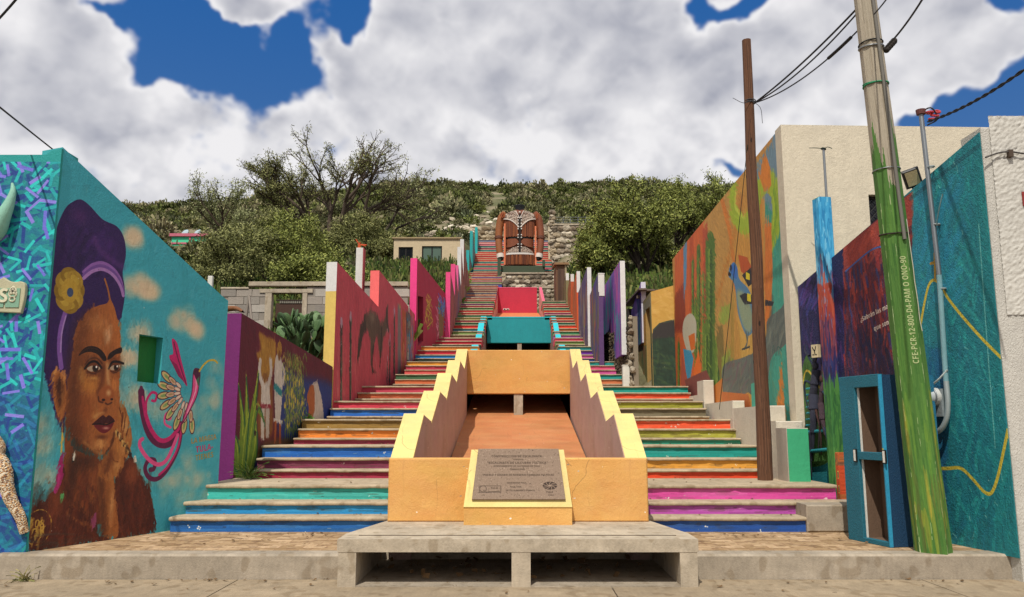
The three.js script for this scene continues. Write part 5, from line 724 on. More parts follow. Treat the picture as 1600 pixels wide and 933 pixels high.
// ---------------------------------------------------------------- right: hut with painted hills
{
  const D = 17.5, w = new Wall(3.04, 20.2, 3.03, D), H = hAt(456, D), pts = [[0, 1.4], [w.len, 1.4], [w.len, H], [0, hAt(489, 20.2) - 0.05]];
  const g = w.group('hut', 'low ochre hut with green hills painted on its face and a narrow doorway', 'hut', 1.4), p = (x, y) => w.pix(x, y), ds = [p(1011, 560)[0], p(1017.5, 560)[0]], dt = p(1014, 480)[1], hole = [[ds[0], 1.5], [ds[1], 1.5], [ds[1], dt], [ds[0], dt]];
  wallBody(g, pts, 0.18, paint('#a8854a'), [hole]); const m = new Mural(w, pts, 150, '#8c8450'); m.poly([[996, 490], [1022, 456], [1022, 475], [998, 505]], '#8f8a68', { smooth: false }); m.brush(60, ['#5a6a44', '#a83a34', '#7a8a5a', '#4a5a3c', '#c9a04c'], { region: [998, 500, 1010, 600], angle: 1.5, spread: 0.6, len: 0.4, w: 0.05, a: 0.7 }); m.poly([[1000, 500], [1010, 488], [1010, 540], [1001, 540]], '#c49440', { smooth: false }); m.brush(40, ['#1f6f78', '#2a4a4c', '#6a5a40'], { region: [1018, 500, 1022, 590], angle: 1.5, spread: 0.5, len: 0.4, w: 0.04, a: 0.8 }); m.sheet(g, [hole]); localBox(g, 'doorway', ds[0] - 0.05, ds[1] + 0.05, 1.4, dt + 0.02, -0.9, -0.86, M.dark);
  const wf = new Wall(3.035, D, 3.7, D), y1 = hAt(444, D), fp = [[0, 1.4], [0.6, 1.4], [0.6, y1], [0.0, H]], inv = new THREE.Matrix4().makeRotationY(w.turn).setPosition(w.pt(0, g.base)).invert();
  const fb = new THREE.ExtrudeGeometry(outlineShape(fp, 0), { depth: 0.18, bevelEnabled: false }); fb.translate(0, 0, -0.18); const mat = new THREE.Matrix4().makeRotationY(wf.turn).setPosition(wf.a); part(g, 'front_wall', uvM(fb.clone()).applyMatrix4(mat).applyMatrix4(inv), paint('#a8854a'));
  const f = new Mural(wf, fp, 300, '#c49a48'), r = f.r; f.poly([[1020, 515], [1030, 505], [1040, 502], [1058, 498], [1060, 610], [1018, 610]], '#3a4436', { smooth: false }); f.poly([[1020, 520], [1032, 506], [1044, 504], [1060, 500], [1060, 530], [1020, 530]], '#34302e'); f.poly([[1018, 530], [1060, 526], [1060, 610], [1018, 610]], '#26382a', { smooth: false }); f.brush(120, ['#34502f', '#1f3024', '#4a5c34', '#2a4434'], { region: [1020, 530, 1058, 605], angle: 0.8, spread: 2, len: 0.15, w: 0.04, a: 0.5 }); f.brush(60, ['#d8b064', '#b8893a'], { region: [1020, 455, 1058, 500], angle: 0.4, spread: 2, len: 0.15, w: 0.05, a: 0.35 });
  f.wear(1); const sg = new THREE.ExtrudeGeometry(outlineShape(fp, 0), { depth: 0.005, bevelEnabled: false }), sp = sg.attributes.position, su = sg.attributes.uv; for (let i = 0; i < sp.count; i++) su.setXY(i, sp.getX(i) / 0.6, (sp.getY(i) - 1.4) / (Math.max(y1, H) - 1.4)); part(g, 'mural', sg.applyMatrix4(mat).applyMatrix4(inv), std({ map: canvasTex(f.c, 1, 1, false), roughness: 0.8 }));
}
// fins on the right
{
  const list = [[3.0, 18.6, 20.6, 441, 0.5, '#d2cedb', ['#a88ac0', '#8a6ab0', '#1f6f78', '#3a3a6a', '#c0a8d0'], 'lilac fin wall with white end next to the ochre hut'], [2.36, 17.4, 21.4, 408, 0.0, '#dad8d6', ['#7a48a0', '#5a4494', '#2a9490', '#9a54b0', '#c04a8c', '#6a3a90', '#1f8a88', '#2f9c94'], 'large purple fin wall painted with teal leaves'], [2.02, 18.7, 21, 427, 0.15, '#d8d6d2', ['#3a3474', '#6a6a44', '#b0502c', '#5a4a34', '#4a3a7a'], 'navy and olive fin wall with white stub end, second from the purple one', [456, '#5a3a6a']], [1.98, 21.0, 24.2, 418, 0.15, '#d8d6d2', ['#4a3a6a', '#8a4a34', '#6a5a4a', '#a89a7c', '#3a3258'], 'violet and brown fin wall with tall white end'], [1.97, 24.3, 26.4, 424, 0.2, '#d5d2cc', ['#d05a20', '#b04a1c', '#8a5a34', '#c0501c'], 'orange fin wall with white stub on its end', [457, '#d8581c']], [1.95, 26.5, 28.3, 428.5, 0.2, '#d0ccc4', ['#c0501e', '#5a5a34', '#8a4a28'], 'rust orange fin wall behind the orange one', [440, '#a8481c']], [1.92, 28.4, 31, 427, 0.3, '#d5d2cc', ['#6a6a3c', '#8a6a4a', '#5a4a34'], 'olive fin wall, farthest on the right', [438, '#7a7048']]];
  for (const [x, d0, d1, py, drop, ec, bc, label, low] of list) fin(1, x, d0, d1, py, drop, ec, bc, label, undefined, 'fin_wall', x > 2.2 ? -1.6 : 1, low);
  const posts = [[973.5, 984, 570, 601.5, 17.05, 'short white post at the foot of the rubble wall'], [937.7, 945, 530, 554, 20.6, 'short white post above the rubble wall'], [921, 924, 455, 527, 21.2, 'thin white post before the violet fin, left of a pair'], [925, 927.5, 455, 527, 21.1, 'thin white post before the violet fin, right of a pair'], [936, 944.5, 427, 456, 18.68, 'stubby white post cap above the navy fin']];
  for (const [a, b, t, bt, D, label] of posts) { const x0 = xAt(a, (t + bt) / 2, D), x1 = xAt(b, (t + bt) / 2, D), th = thing('post', label, 'post', V((x0 + x1) / 2, hAt(bt, D), D)); partW(th, 'shaft', box(x0, x1, hAt(bt, D) - 0.1, hAt(t, D) - 0.02, D, D + 0.16, 0.006), M.white); partW(th, 'cap', box(x0 - 0.006, x1 + 0.006, hAt(t, D) - 0.02, hAt(t, D), D - 0.006, D + 0.166), M.white); }
}

// ---------------------------------------------------------------- rubble walls
function pebble(r, seed) { const g = new THREE.IcosahedronGeometry(1, 1), p = g.attributes.position, v = new THREE.Vector3(), o = seed * 3.1; for (let i = 0; i < p.count; i++) { v.fromBufferAttribute(p, i); const k = 1 + 0.28 * N3(v.x * 1.1 + o, v.y * 1.1, v.z * 1.1 + o); p.setXYZ(i, v.x * k, v.y * k, v.z * k); } g.computeVertexNormals(); return g; }
const PEBBLES = [0, 1, 2, 3, 4, 5].map((s) => pebble(1, s));
function inside(pts, x, y) { let c = false; for (let i = 0, j = pts.length - 1; i < pts.length; j = i++) if (pts[i][1] > y !== pts[j][1] > y && x < ((pts[j][0] - pts[i][0]) * (y - pts[i][1])) / (pts[j][1] - pts[i][1]) + pts[i][0]) c = !c; return c; }
function stones(g, pts, size, seed, cols, proud = 0.05) { // fitted field stones set in mortar, one part
  const r = rng(seed), s0 = Math.min(...pts.map((p) => p[0])), s1 = Math.max(...pts.map((p) => p[0])), y0 = Math.min(...pts.map((p) => p[1])), y1 = Math.max(...pts.map((p) => p[1])), list = [], c = new THREE.Color();
  for (let y = y0 + size * 0.4, row = 0; y < y1; y += size * 0.82, row++) for (let x = s0 + size * (row % 2 ? 0.2 : 0.6); x < s1; x += size * (0.75 + 0.4 * r())) {
    const px = x + (r() - 0.5) * size * 0.3, py = y + (r() - 0.5) * size * 0.3; if (!inside(pts, px, py)) continue;
    const q = pick(PEBBLES, r).clone(), k = size * (0.4 + 0.2 * r()); q.rotateX(r() * 6); q.rotateY(r() * 6); q.scale(k * (0.9 + 0.5 * r()), k * (0.7 + 0.25 * r()), k * 0.6); q.rotateZ((r() - 0.5) * 0.7); q.translate(px, py - g.base, proud * (r() - 0.45));
    c.set(pick(cols, r)).offsetHSL(0, 0, (r() - 0.5) * 0.08); const n = q.attributes.position.count, a = new Float32Array(n * 3); for (let i = 0; i < n; i++) a.set([c.r, c.g, c.b], i * 3); q.setAttribute('color', new THREE.BufferAttribute(a, 3)); list.push(q);
  }
  const m = part(g, 'stones', mergeGeometries(list), std({ vertexColors: true, map: mapConcrete, bumpMap: bumpRough, bumpScale: 0.02, roughness: 1 })); m.userData.kind = 'stuff'; return m;
}
const STONE = ['#d0c6b4', '#b4a898', '#e0d8c8', '#9a8c7c', '#c2b49c', '#ece4d4', '#8c8276'], MORTAR = paint('#857a68');
{
  const D = 36.2, w = new Wall(xAt(785, 450, D), D, xAt(869, 450, D), D), g = w.group('stone_plinth', 'rubble stone plinth carrying the jacket statue above the red channel', 'plinth', 5.6), top = hAt(428, D), pts = [[0, 5.6], [w.len, 5.6], [w.len, top], [0, top]];
  wallBody(g, pts, 4.0, MORTAR); stones(g, pts, 0.26, 3, STONE); localBox(g, 'top_slab', -0.02, w.len + 0.02, top, top + 0.06, -4, 0.06, M.concrete); localBox(g, 'band', w.len * 0.55, w.len + 0.02, hAt(451, D), hAt(447.5, D), 0, 0.09, M.concrete); localBox(g, 'corner', -0.02, 0.14, 5.6, top, -0.3, 0.05, paint('#b9a98c'));
}
{
  const D = 41, w = new Wall(xAt(863, 400, D), D, xAt(928, 400, D), D), g = w.group('stone_wall', 'high rubble retaining wall right of the statue with a stone pillar on it', 'wall', 7.5), t1 = hAt(352, D), pts = [[0, 7.5], [w.len, 7.5], [w.len, t1 - 0.2], [w.len * 0.8, t1], [0, t1]];
  wallBody(g, pts, 0.6, MORTAR); stones(g, pts, 0.36, 5, STONE); const p2 = [[-0.12, 7.5], [0.13, 7.5], [0.13, hAt(328, D)], [-0.12, hAt(328, D)]]; localBox(g, 'pillar', -0.12, 0.14, 7.5, hAt(328, D), -0.3, 0.04, MORTAR); const s2 = stones(g, p2, 0.2, 8, STONE); s2.position.z = 0.05; localBox(g, 'plaster_edge', -0.2, -0.12, 7.5, hAt(345, D), -0.2, 0.06, paint('#c4b294')); localBox(g, 'coping', 0.14, w.len * 0.8, t1, t1 + 0.08, -0.6, 0.05, M.concrete);
  const f = []; for (let i = 0; i < 6; i++) { const s = lerp(0.2, w.len, i / 5); f.push(rod(new THREE.Vector3(s, t1 - 7.5, -0.2), new THREE.Vector3(s, t1 - 7.5 + 0.5, -0.2), 0.015, 4)); } for (let i = 0; i < 3; i++) f.push(rod(new THREE.Vector3(0.2, t1 - 7.5 + 0.2 + i * 0.14, -0.2), new THREE.Vector3(w.len, t1 - 7.5 + 0.2 + i * 0.14, -0.2), 0.008, 4)); part(g, 'wire_fence', clean(f), M.metal);
}
{
  const D = 46.6, w = new Wall(xAt(744, 365, D), D, xAt(800, 365, D), D), g = w.group('stone_wall', 'pale dry stone wall closing the top of the stairs left of the statue', 'wall', 11.3), pts = [[0, 11.3], [w.len + 3, 11.3], [w.len + 3, hAt(350, D)], [w.len * 0.7, hAt(352, D)], [0, hAt(357, D)]];
  wallBody(g, pts, 0.5, MORTAR); stones(g, pts, 0.3, 12, ['#c9bda6', '#b0a28a', '#d6ccb8', '#9a8a72']);
}
{
  const w = new Wall(2.14, 22, 2.5, 17.1), p = (x, y) => w.pix(x, y), g = w.group('rubble_wall', 'low rubble wall sloping beside the right stairs under the purple fin', 'wall', 1.6), pts = [[0, 2.6], p(945, 560), p(962, 577), [w.len, 1.6], [w.len, p(990, 520)[1]], p(985, 512), p(957, 520), p(937, 524), [0, p(931, 527)[1]]];
  wallBody(g, pts, 0.13, MORTAR); stones(g, pts, 0.09, 17, ['#8a7c6a', '#6a5e50', '#a09078', '#5a4f44', '#7c6e5e'], 0.03); const ep = [[w.len - 0.02, 1.6], [w.len + 0.14, 1.6], [w.len + 0.14, p(990, 492)[1]], [w.len - 0.02, p(990, 492)[1]]]; stones(g, ep, 0.17, 19, ['#b8ae9c', '#a09484', '#c9c0ae'], 0.03);
  localBox(g, 'end_pier', w.len + 0.001, w.len + 0.14, 1.6, p(990, 492)[1], -0.13, -0.03, MORTAR);
}
// brown hut with a door right of the plinth
{
  const D = 30.2, x0 = xAt(869, 440, D), x1 = xAt(885.5, 440, D), t = thing('shed', 'narrow brown shed with a wooden door at the head of the right stairs', 'shed', V(x0, 5.7, D)), y0 = 5.7, y1 = hAt(406, D), br = paint('#6b4a30');
  partW(t, 'wall', box(x0, x1, y0, y1 - 0.2, D + 0.02, D + 1.6), br); partW(t, 'roof', slope(x0 - 0.06, x1 + 0.08, D - 0.1, y1 - 0.12, D + 1.7, y1 + 0.1, 0.08), paint('#8a6844')); const dr = partW(t, 'door', box(x0 + 0.06, x1 - 0.08, y0, y1 - 0.35, D - 0.03, D + 0.02), paint('#4a3322')); for (let i = 0; i < 4; i++) partW(dr, 'plank', box(x0 + 0.065 + i * 0.065, x0 + 0.122 + i * 0.065, y0, y1 - 0.37, D - 0.045, D - 0.03), paint(pick(['#54392a', '#4a3020', '#5c4230']))); partW(t, 'side_trim', box(x1 - 0.07, x1, y0, y1 - 0.2, D - 0.03, D + 0.02), paint('#9a8a6a'));
}
// shed roof behind the lilac fin
{
  const D = 19.4, t = thing('lean_to', 'weathered plank lean-to roof peeping over the lilac fin wall', 'shed', at(1015, 462, D)), a = at(996, 438, 18.6), b = at(1042, 446, 20), mat = paint('#6a5a4c');
  for (let i = 0; i < 5; i++) { const k = i / 5; partW(t, 'plank', box(lerp(a.x, b.x, k), lerp(a.x, b.x, k + 0.19), 4.45 - k * 0.06, 4.49 - k * 0.06, 18.4 + (i % 2) * 0.05, 21), paint(pick(['#6a5a4c', '#5c4c40', '#7a6a58']))); } partW(t, 'beam', box(a.x, b.x - 0.02, 4.31, 4.38, 18.75, 18.85), mat); partW(t, 'post', box(b.x - 0.12, b.x - 0.03, 2.4, 4.31, 18.9, 19), mat); partW(t, 'back_wall', box(a.x, b.x, 2.4, 4.3, 20.4, 20.5), std({ color: 0x2c2620 }));
}
// ---------------------------------------------------------------- jacket statue
{
  const D = 37, CX = 812, px = (x, y, dz = 0) => { const v = at(x, y, D); v.z += dz; return v; }, t = thing('jacket_statue', 'monumental brown fringed leather jacket on a headless black neck above the stairs', 'statue', px(CX, 428));
  const rows = [[329, 7, 0.16], [332, 16, 0.24], [336, 24, 0.31], [342, 26.5, 0.36], [350, 25.5, 0.4], [362, 23.5, 0.4], [374, 22, 0.37], [386, 22, 0.38], [398, 23.5, 0.4], [417, 24, 0.4]], at0 = (py) => { let i = 1; while (i < rows.length - 1 && py > rows[i][0]) i++; const k = clamp((py - rows[i - 1][0]) / (rows[i][0] - rows[i - 1][0])); return [lerp(rows[i - 1][1], rows[i][1], k), lerp(rows[i - 1][2], rows[i][2], k)]; };
  const F = (x, y, off = 0) => { const [hw, dp] = at0(y), k = clamp((x - CX) / hw, -0.995, 0.995); return px(x, y, dp * Math.pow(1 - Math.abs(k) ** 2.4, 0.42) + off); };
  const leather = (c) => std({ color: c, map: mapMottle, bumpMap: bumpRough, bumpScale: 0.01, roughness: 0.7 }), br = leather('#6e381c'), br2 = leather('#7c4020'), dkb = leather('#5c2f18'), wh = paint('#d0c4b8');
  { const pos = [], idx = [], n = 28; rows.forEach(([py, hw, dp]) => { for (let i = 0; i <= n; i++) { const A = i / n * Math.PI * 2, c = Math.cos(A), s = Math.sin(A), v = px(CX + hw * Math.sign(c) * Math.abs(c) ** 0.8, py, dp * Math.sign(s) * Math.abs(s) ** 0.8); pos.push(v.x, v.y, v.z); } }); for (let j = 0; j < rows.length - 1; j++) for (let i = 0; i < n; i++) { const a = j * (n + 1) + i; idx.push(a, a + n + 1, a + 1, a + 1, a + n + 1, a + n + 2); } const g = new THREE.BufferGeometry(); g.setAttribute('position', new THREE.Float32BufferAttribute(pos, 3)); g.setIndex(idx); g.computeVertexNormals(); const m = br.clone(); m.side = THREE.DoubleSide; partW(t, 'body', uvM(g), m); }
  const patch = (rws, off, mat, name, sub = t, nx = 10) => { const pos = [], uv = [], idx = [], fine = []; for (let i = 0; i < rws.length - 1; i++) for (let k = 0; k < 4; k++) fine.push(rws[i].map((v, j) => lerp(v, rws[i + 1][j], k / 4))); fine.push(rws[rws.length - 1]); for (const [y, a, b] of fine) for (let i = 0; i <= nx; i++) { const x = lerp(a, b, i / nx), v = F(x, y, off); pos.push(v.x, v.y, v.z); uv.push(x / 22, y / 22); } for (let j = 0; j < fine.length - 1; j++) for (let i = 0; i < nx; i++) { const a = j * (nx + 1) + i; idx.push(a, a + nx + 1, a + 1, a + 1, a + nx + 1, a + nx + 2); } const g = new THREE.BufferGeometry(); g.setAttribute('position', new THREE.Float32BufferAttribute(pos, 3)); g.setAttribute('uv', new THREE.Float32BufferAttribute(uv, 2)); g.setIndex(idx); g.computeVertexNormals(); return partW(sub, name, g, mat); };
  const ec = canvas(256, 256), e = ec.getContext('2d'), r = rng(9); e.fillStyle = '#ab9a8a'; e.fillRect(0, 0, 256, 256); for (let i = 0; i < 130; i++) { e.strokeStyle = pick(['#3a241a', '#5a3422', '#2a1c16'], r); e.lineWidth = 3 + r() * 4; e.beginPath(); const x = r() * 256, y = r() * 256; e.arc(x, y, 6 + r() * 16, r() * 6, r() * 6 + 2.5); e.stroke(); }
  const emb = std({ map: canvasTex(ec, 1, 1, true), bumpMap: bumpRough, bumpScale: 0.01, roughness: 0.9, side: THREE.DoubleSide });
  const mir = (rws) => rws.map(([y, a, b]) => [y, 2 * CX - b, 2 * CX - a]);
  const yoke = [[331, 800, 806], [335, 791, 807], [341, 787.5, 808], [345, 789, 809], [348, 797, 810], [352, 803, 810.5], [358, 809.5, 811.5]]; patch(yoke, 0.035, emb, 'yoke'); patch(mir(yoke), 0.035, emb, 'yoke');
  const edge = [[787.5, 344.5], [792, 345.5], [798, 347.5], [804, 352], [811, 359]]; for (const s of [0, 1]) partW(t, 'piping', tube(edge.map(([x, y]) => F(s ? 2 * CX - x : x, y, 0.05)), 0.03, 6), wh);
  const strands = (xa, xb, ya, yb, n, seed) => { const q = [], rr = rng(seed); for (let i = 0; i < n; i++) { const x = lerp(xa, xb, (i + 0.5) / n), y0 = typeof ya === 'function' ? ya(x) : ya, a = F(x, y0, 0.03), b = F(x + (rr() - 0.5), yb + rr() * 1.5, 0.05), g = new THREE.BoxGeometry(0.034, a.y - b.y, 0.03); g.rotateZ(-(b.x - a.x) / (a.y - b.y)); g.translate((a.x + b.x) / 2, (a.y + b.y) / 2, (a.z + b.z) / 2); const c = new THREE.Color(pick(['#7a4020', '#6a3418', '#8a4c24', '#5a2c14'], rr)), arr = new Float32Array(g.attributes.position.count * 3); for (let k = 0; k < arr.length; k += 3) arr.set([c.r, c.g, c.b], k); g.setAttribute('color', new THREE.BufferAttribute(arr, 3)); q.push(g.toNonIndexed()); } const m = partW(t, 'fringe', mergeGeometries(q), std({ vertexColors: true, roughness: 0.8 })); m.userData.kind = 'stuff'; return m; };
  const yl = (x) => interp([[788, 346], [798, 349], [804, 353], [811, 359]], x); strands(790.5, 809, yl, 372, 15, 1); strands(815, 833.5, (x) => yl(2 * CX - x), 372, 15, 2); strands(790, 834, 401, 415, 26, 3);
  patch([[338, 810.4, 813.6], [398, 810.6, 813.4]], 0.045, std({ color: 0x16110e }), 'placket', t, 2); patch([[372.5, 790.5, 833.5], [375.5, 790.5, 833.5]], 0.04, std({ color: 0x16120f }), 'belt_gap', t, 20);
  const bow = [[376, 791, 806], [379, 790.8, 809], [383, 792, 809.5], [387, 791, 804], [389, 792, 797]]; patch(bow, 0.075, br2, 'flap'); patch(mir(bow), 0.075, br2, 'flap');
  const low = [[388.5, 803, 810], [392, 797, 810.3], [396, 791, 810.4], [397.5, 790.5, 810.4]]; patch(low, 0.04, emb, 'lower_embroidery'); patch(mir(low), 0.04, emb, 'lower_embroidery'); patch([[397.8, 789.5, 834.5], [400.5, 789.5, 834.5]], 0.06, paint('#d6d0c8'), 'hem_band', t, 20);
  for (const y of [343.5, 348, 353.5, 358, 361.5, 370.5, 374.5, 385, 389]) for (const s of [-2.6, 2.6]) { const g = new THREE.SphereGeometry(0.034, 10, 8), c = F(CX + s, y, 0.06); g.translate(c.x, c.y, c.z); partW(t, 'button', g, paint('#e0dcd4')); }
  for (const s of [-1, 1]) {
    const q = (x, y, dz) => px(CX + s * x, y, dz), sl = tube([q(22, 335, 0), q(28, 341, 0.03), q(31.5, 356, 0.05), q(32.5, 372, 0.1), q(32, 388, 0.2), q(30, 402, 0.26)], 0.2, 14, 0.15, 26); partW(t, 'sleeve', sl, s < 0 ? leather('#8a4f22') : br2);
    const cuff = tube([q(30.4, 399, 0.24), q(29.5, 405.5, 0.28)], 0.175, 14); partW(t, 'cuff', cuff, wh); partW(t, 'sleeve_seam', tube([q(32.6, 371, 0.1), q(32.5, 375, 0.12)], 0.2, 14), dkb);
    const tas = []; for (let i = 0; i < 18; i++) { const a = q(23 + r() * 6, 334 + r() * 4, 0.1 + r() * 0.14), b = a.clone().add(new THREE.Vector3(s * (r() - 0.2) * 0.14, -0.1 - r() * 0.2, 0.06 * r())); tas.push(rod(a, b, 0.03, 5, 0.018)); } partW(t, 'shoulder_tassel', clean(tas), leather('#9c4c1e')); partW(t, 'side_strip', box(...(s < 0 ? [px(788, 0, 0).x, px(790.5, 0, 0).x] : [px(833.5, 0).x, px(836, 0).x]), hAt(416, D), hAt(s < 0 ? 352 : 356, D), D - 0.34, D - 0.2), paint('#d5764c'));
    const hand = new THREE.SphereGeometry(0.12, 10, 8); hand.scale(1, 0.7, 1); const hc = q(29, 407, 0.28); hand.translate(hc.x, hc.y, hc.z); partW(t, 'sleeve_end', hand, M.black);
  }
  partW(t, 'neck', (() => { const g = new THREE.LatheGeometry([[0.17, -0.5], [0.19, -0.25], [0.2, -0.1], [0.24, 0.03], [0.235, 0.05], [0, 0.06]].map(([a, b]) => new THREE.Vector2(a, b)), 24), c = px(CX, 323); return g.translate(c.x, c.y, c.z); })(), std({ color: 0x15161a, roughness: 0.4 }));
  const cn = []; for (const s of [-1, 1]) cn.push(tube([F(CX + s * 6, 331.5, 0.02), F(CX + s * 4, 337, 0.05), F(CX, 345, 0.06)], 0.018, 5)); const md = new THREE.SphereGeometry(0.05, 10, 8), mc = F(CX, 335, 0.08); md.translate(mc.x, mc.y, mc.z); for (const q of cn) partW(t, 'collar_trim', q, wh); partW(t, 'medallion', md, wh);
  const gb = paint('#38452e'); partW(t, 'base', box(px(784, 0).x, px(848, 0).x, hAt(429, 36.5), hAt(415.5, 36.5), 36.5, 38.2, 0.02), gb); partW(t, 'base_post', box(px(779, 0).x, px(783.6, 0).x, hAt(447, 36.3), hAt(405, 36.3), 36.15, 36.5), gb); partW(t, 'base_post', box(px(844.5, 0).x, px(848.4, 0).x, hAt(416, 36.4), hAt(406, 36.4), 36.4, 36.7), gb);
}
// ---------------------------------------------------------------- left: unfinished block wall, cactus, houses
{
  const D = 19.6, w = new Wall(xAt(345, 450, D), D, -2.55, D), g = w.group('block_wall', 'unfinished grey concrete block wall with an empty doorway behind the prickly pear', 'wall', 2.5), th = 0.16;
  const mats = ['#a39b8f', '#938b80', '#aea69a', '#8a8278', '#9c9286'].map((c) => paint(c, { bumpMap: bumpRough, bumpScale: 0.008 })), bw = 0.385, bh = 0.193, r = rng(23), geos = [bw, bw * 0.5].map((l) => [0, 1, 2].map(() => { const q = box(-l / 2 + 0.005, l / 2 - 0.005, -bh / 2 + 0.005, bh / 2 - 0.005, -th / 2, th / 2, 0.006); return q; }));
  const dx0 = w.pix(424, 480)[0], dx1 = w.pix(472, 480)[0], dTop = hAt(458, D), topL = hAt(452, D), topR = hAt(446, D), xs = w.pix(395, 450)[0];
  for (let row = 0, y = 2.55; y < topR - bh; y += bh, row++) for (let x = -(row % 2) * bw / 2; x < w.len; x += bw) {
    const c = x + bw / 2; if (c > dx0 - 0.22 && c < dx1 + 0.22 && y < dTop + 0.05) continue; if (c < xs && y > topL - bh * 0.9) continue; if (c < 0.1 || c > w.len - 0.05) continue;
    const m = part(g, 'block', geos[0][Math.floor(r() * 3)], pick(mats, r)); m.position.set(c + (r() - 0.5) * 0.006, y + bh / 2 - g.base, -th / 2 + (r() - 0.5) * 0.012); m.rotation.z = (r() - 0.5) * 0.008;
  }
  const mort = paint('#8c8377'); localBox(g, 'mortar', 0, dx0 - 0.1, 2.5, topL - 0.05, -th + 0.02, -0.015, mort); localBox(g, 'mortar', dx1 + 0.1, w.len, 2.5, topR - 0.04, -th + 0.02, -0.015, mort);
  const con = M.concrete; localBox(g, 'jamb', dx0 - 0.16, dx0, 2.5, dTop, -th, 0.02, con, 0.008); localBox(g, 'jamb', dx1, dx1 + 0.12, 2.5, dTop, -th, 0.02, con, 0.008); localBox(g, 'lintel', dx0 - 0.3, dx1 + 0.25, dTop, dTop + 0.1, -th, 0.025, con, 0.008); localBox(g, 'cap_beam', xs - 0.1, w.len, topR - 0.02, topR + 0.09, -th - 0.02, 0.03, con, 0.01); localBox(g, 'cap_beam', 0, xs - 0.1, topL, topL + 0.05, -th, 0.02, con, 0.01);
  const sheet = thing('tin_sheet', 'rusty brown sheet and slats filling the empty doorway of the block wall', 'panel', V(-5, 2.5, 20.3)), a = w.pt(dx0, 0).x, b = w.pt(dx1, 0).x; partW(sheet, 'sheet', box(a - 0.1, b + 0.1, 2.5, hAt(474, 20.3), 20.3, 20.34), paint('#4a2f22')); for (let i = 0; i < 14; i++) partW(sheet, 'slat', box(lerp(a, b, i / 14), lerp(a, b, i / 14) + 0.04, hAt(474, 20.3), hAt(470, 20.3), 20.28, 20.36), paint('#8a8478')); partW(sheet, 'rail', box(a - 0.1, b + 0.1, hAt(470, 20.3), hAt(468.5, 20.3), 20.27, 20.37), paint('#3c2a20'));
  const p0 = at(384, 500, 16), p1 = at(389, 462, 16), p2 = at(393, 500, 15.8); single('leaning_plank', clean([rod(p0, p1, 0.03, 4), rod(p2, p1, 0.025, 4)]), paint('#8f8478'), 'two grey planks leaning together behind the maroon wall', 'plank'); single('rusty_scrap', tube([at(352, 483, 12.5), at(366, 482, 12.5), at(374, 484, 12.3), at(379, 487, 12.2)], 0.05, 6, 0.02), paint('#7a4a22'), 'bent rusty brown scrap lying on top of the maroon wall', 'scrap');
}
{ // prickly pear
  const base = V(xAt(472, 560, 16.4), 2.15, 16.4), t = thing('prickly_pear', 'large bushy prickly pear cactus growing behind the maroon wall', 'cactus', base), r = rng(71);
  const shapes = [0, 1, 2, 3].map((k) => { const g = new THREE.SphereGeometry(1, 12, 9), p = g.attributes.position; for (let i = 0; i < p.count; i++) { const y = p.getY(i), x = p.getX(i) * (0.62 + 0.14 * y) * (1 + 0.06 * N2(y * 3, k)), z = p.getZ(i) * 0.13 + 0.05 * N2(x * 2 + k, y * 2); p.setXYZ(i, x, y + 1, z); } g.computeVertexNormals(); return g; });
  const mats = ['#51703f', '#5f7f4c', '#47643a', '#6b8a58', '#3d5833'].map((c) => std({ color: c, map: mapMottle, bumpMap: bumpStucco, bumpScale: 0.006, roughness: 0.55 }));
  const grow = (p, dir, k, level) => { const m = part(t, 'pad', pick(shapes, r), pick(mats, r)); const L = k * (0.85 + 0.4 * r()); m.scale.setScalar(L / 2); m.position.copy(p); m.quaternion.setFromUnitVectors(new THREE.Vector3(0, 1, 0), dir); m.rotateY(r() * 6.3); if (level > 0) { const n = level > 3 ? 2 : 1 + (r() > 0.45 ? 1 : 0) + (r() > 0.7 ? 1 : 0); for (let i = 0; i < n; i++) { const d = dir.clone().add(new THREE.Vector3((r() - 0.5) * 1.5, 0.25 + r() * 0.3, (r() - 0.5) * 1.3)).normalize(), q = p.clone().addScaledVector(dir, L * (0.75 + 0.2 * r())); grow(q, d, k * 0.96, level - 1); } } };
  for (let i = 0; i < 10; i++) grow(new THREE.Vector3((r() - 0.5) * 0.5, 0.1 + r() * 0.3, (r() - 0.5) * 0.4), new THREE.Vector3((i / 8 - 0.5) * 1.5, 1, (r() - 0.5) * 0.7).normalize(), 0.3, 4);
}
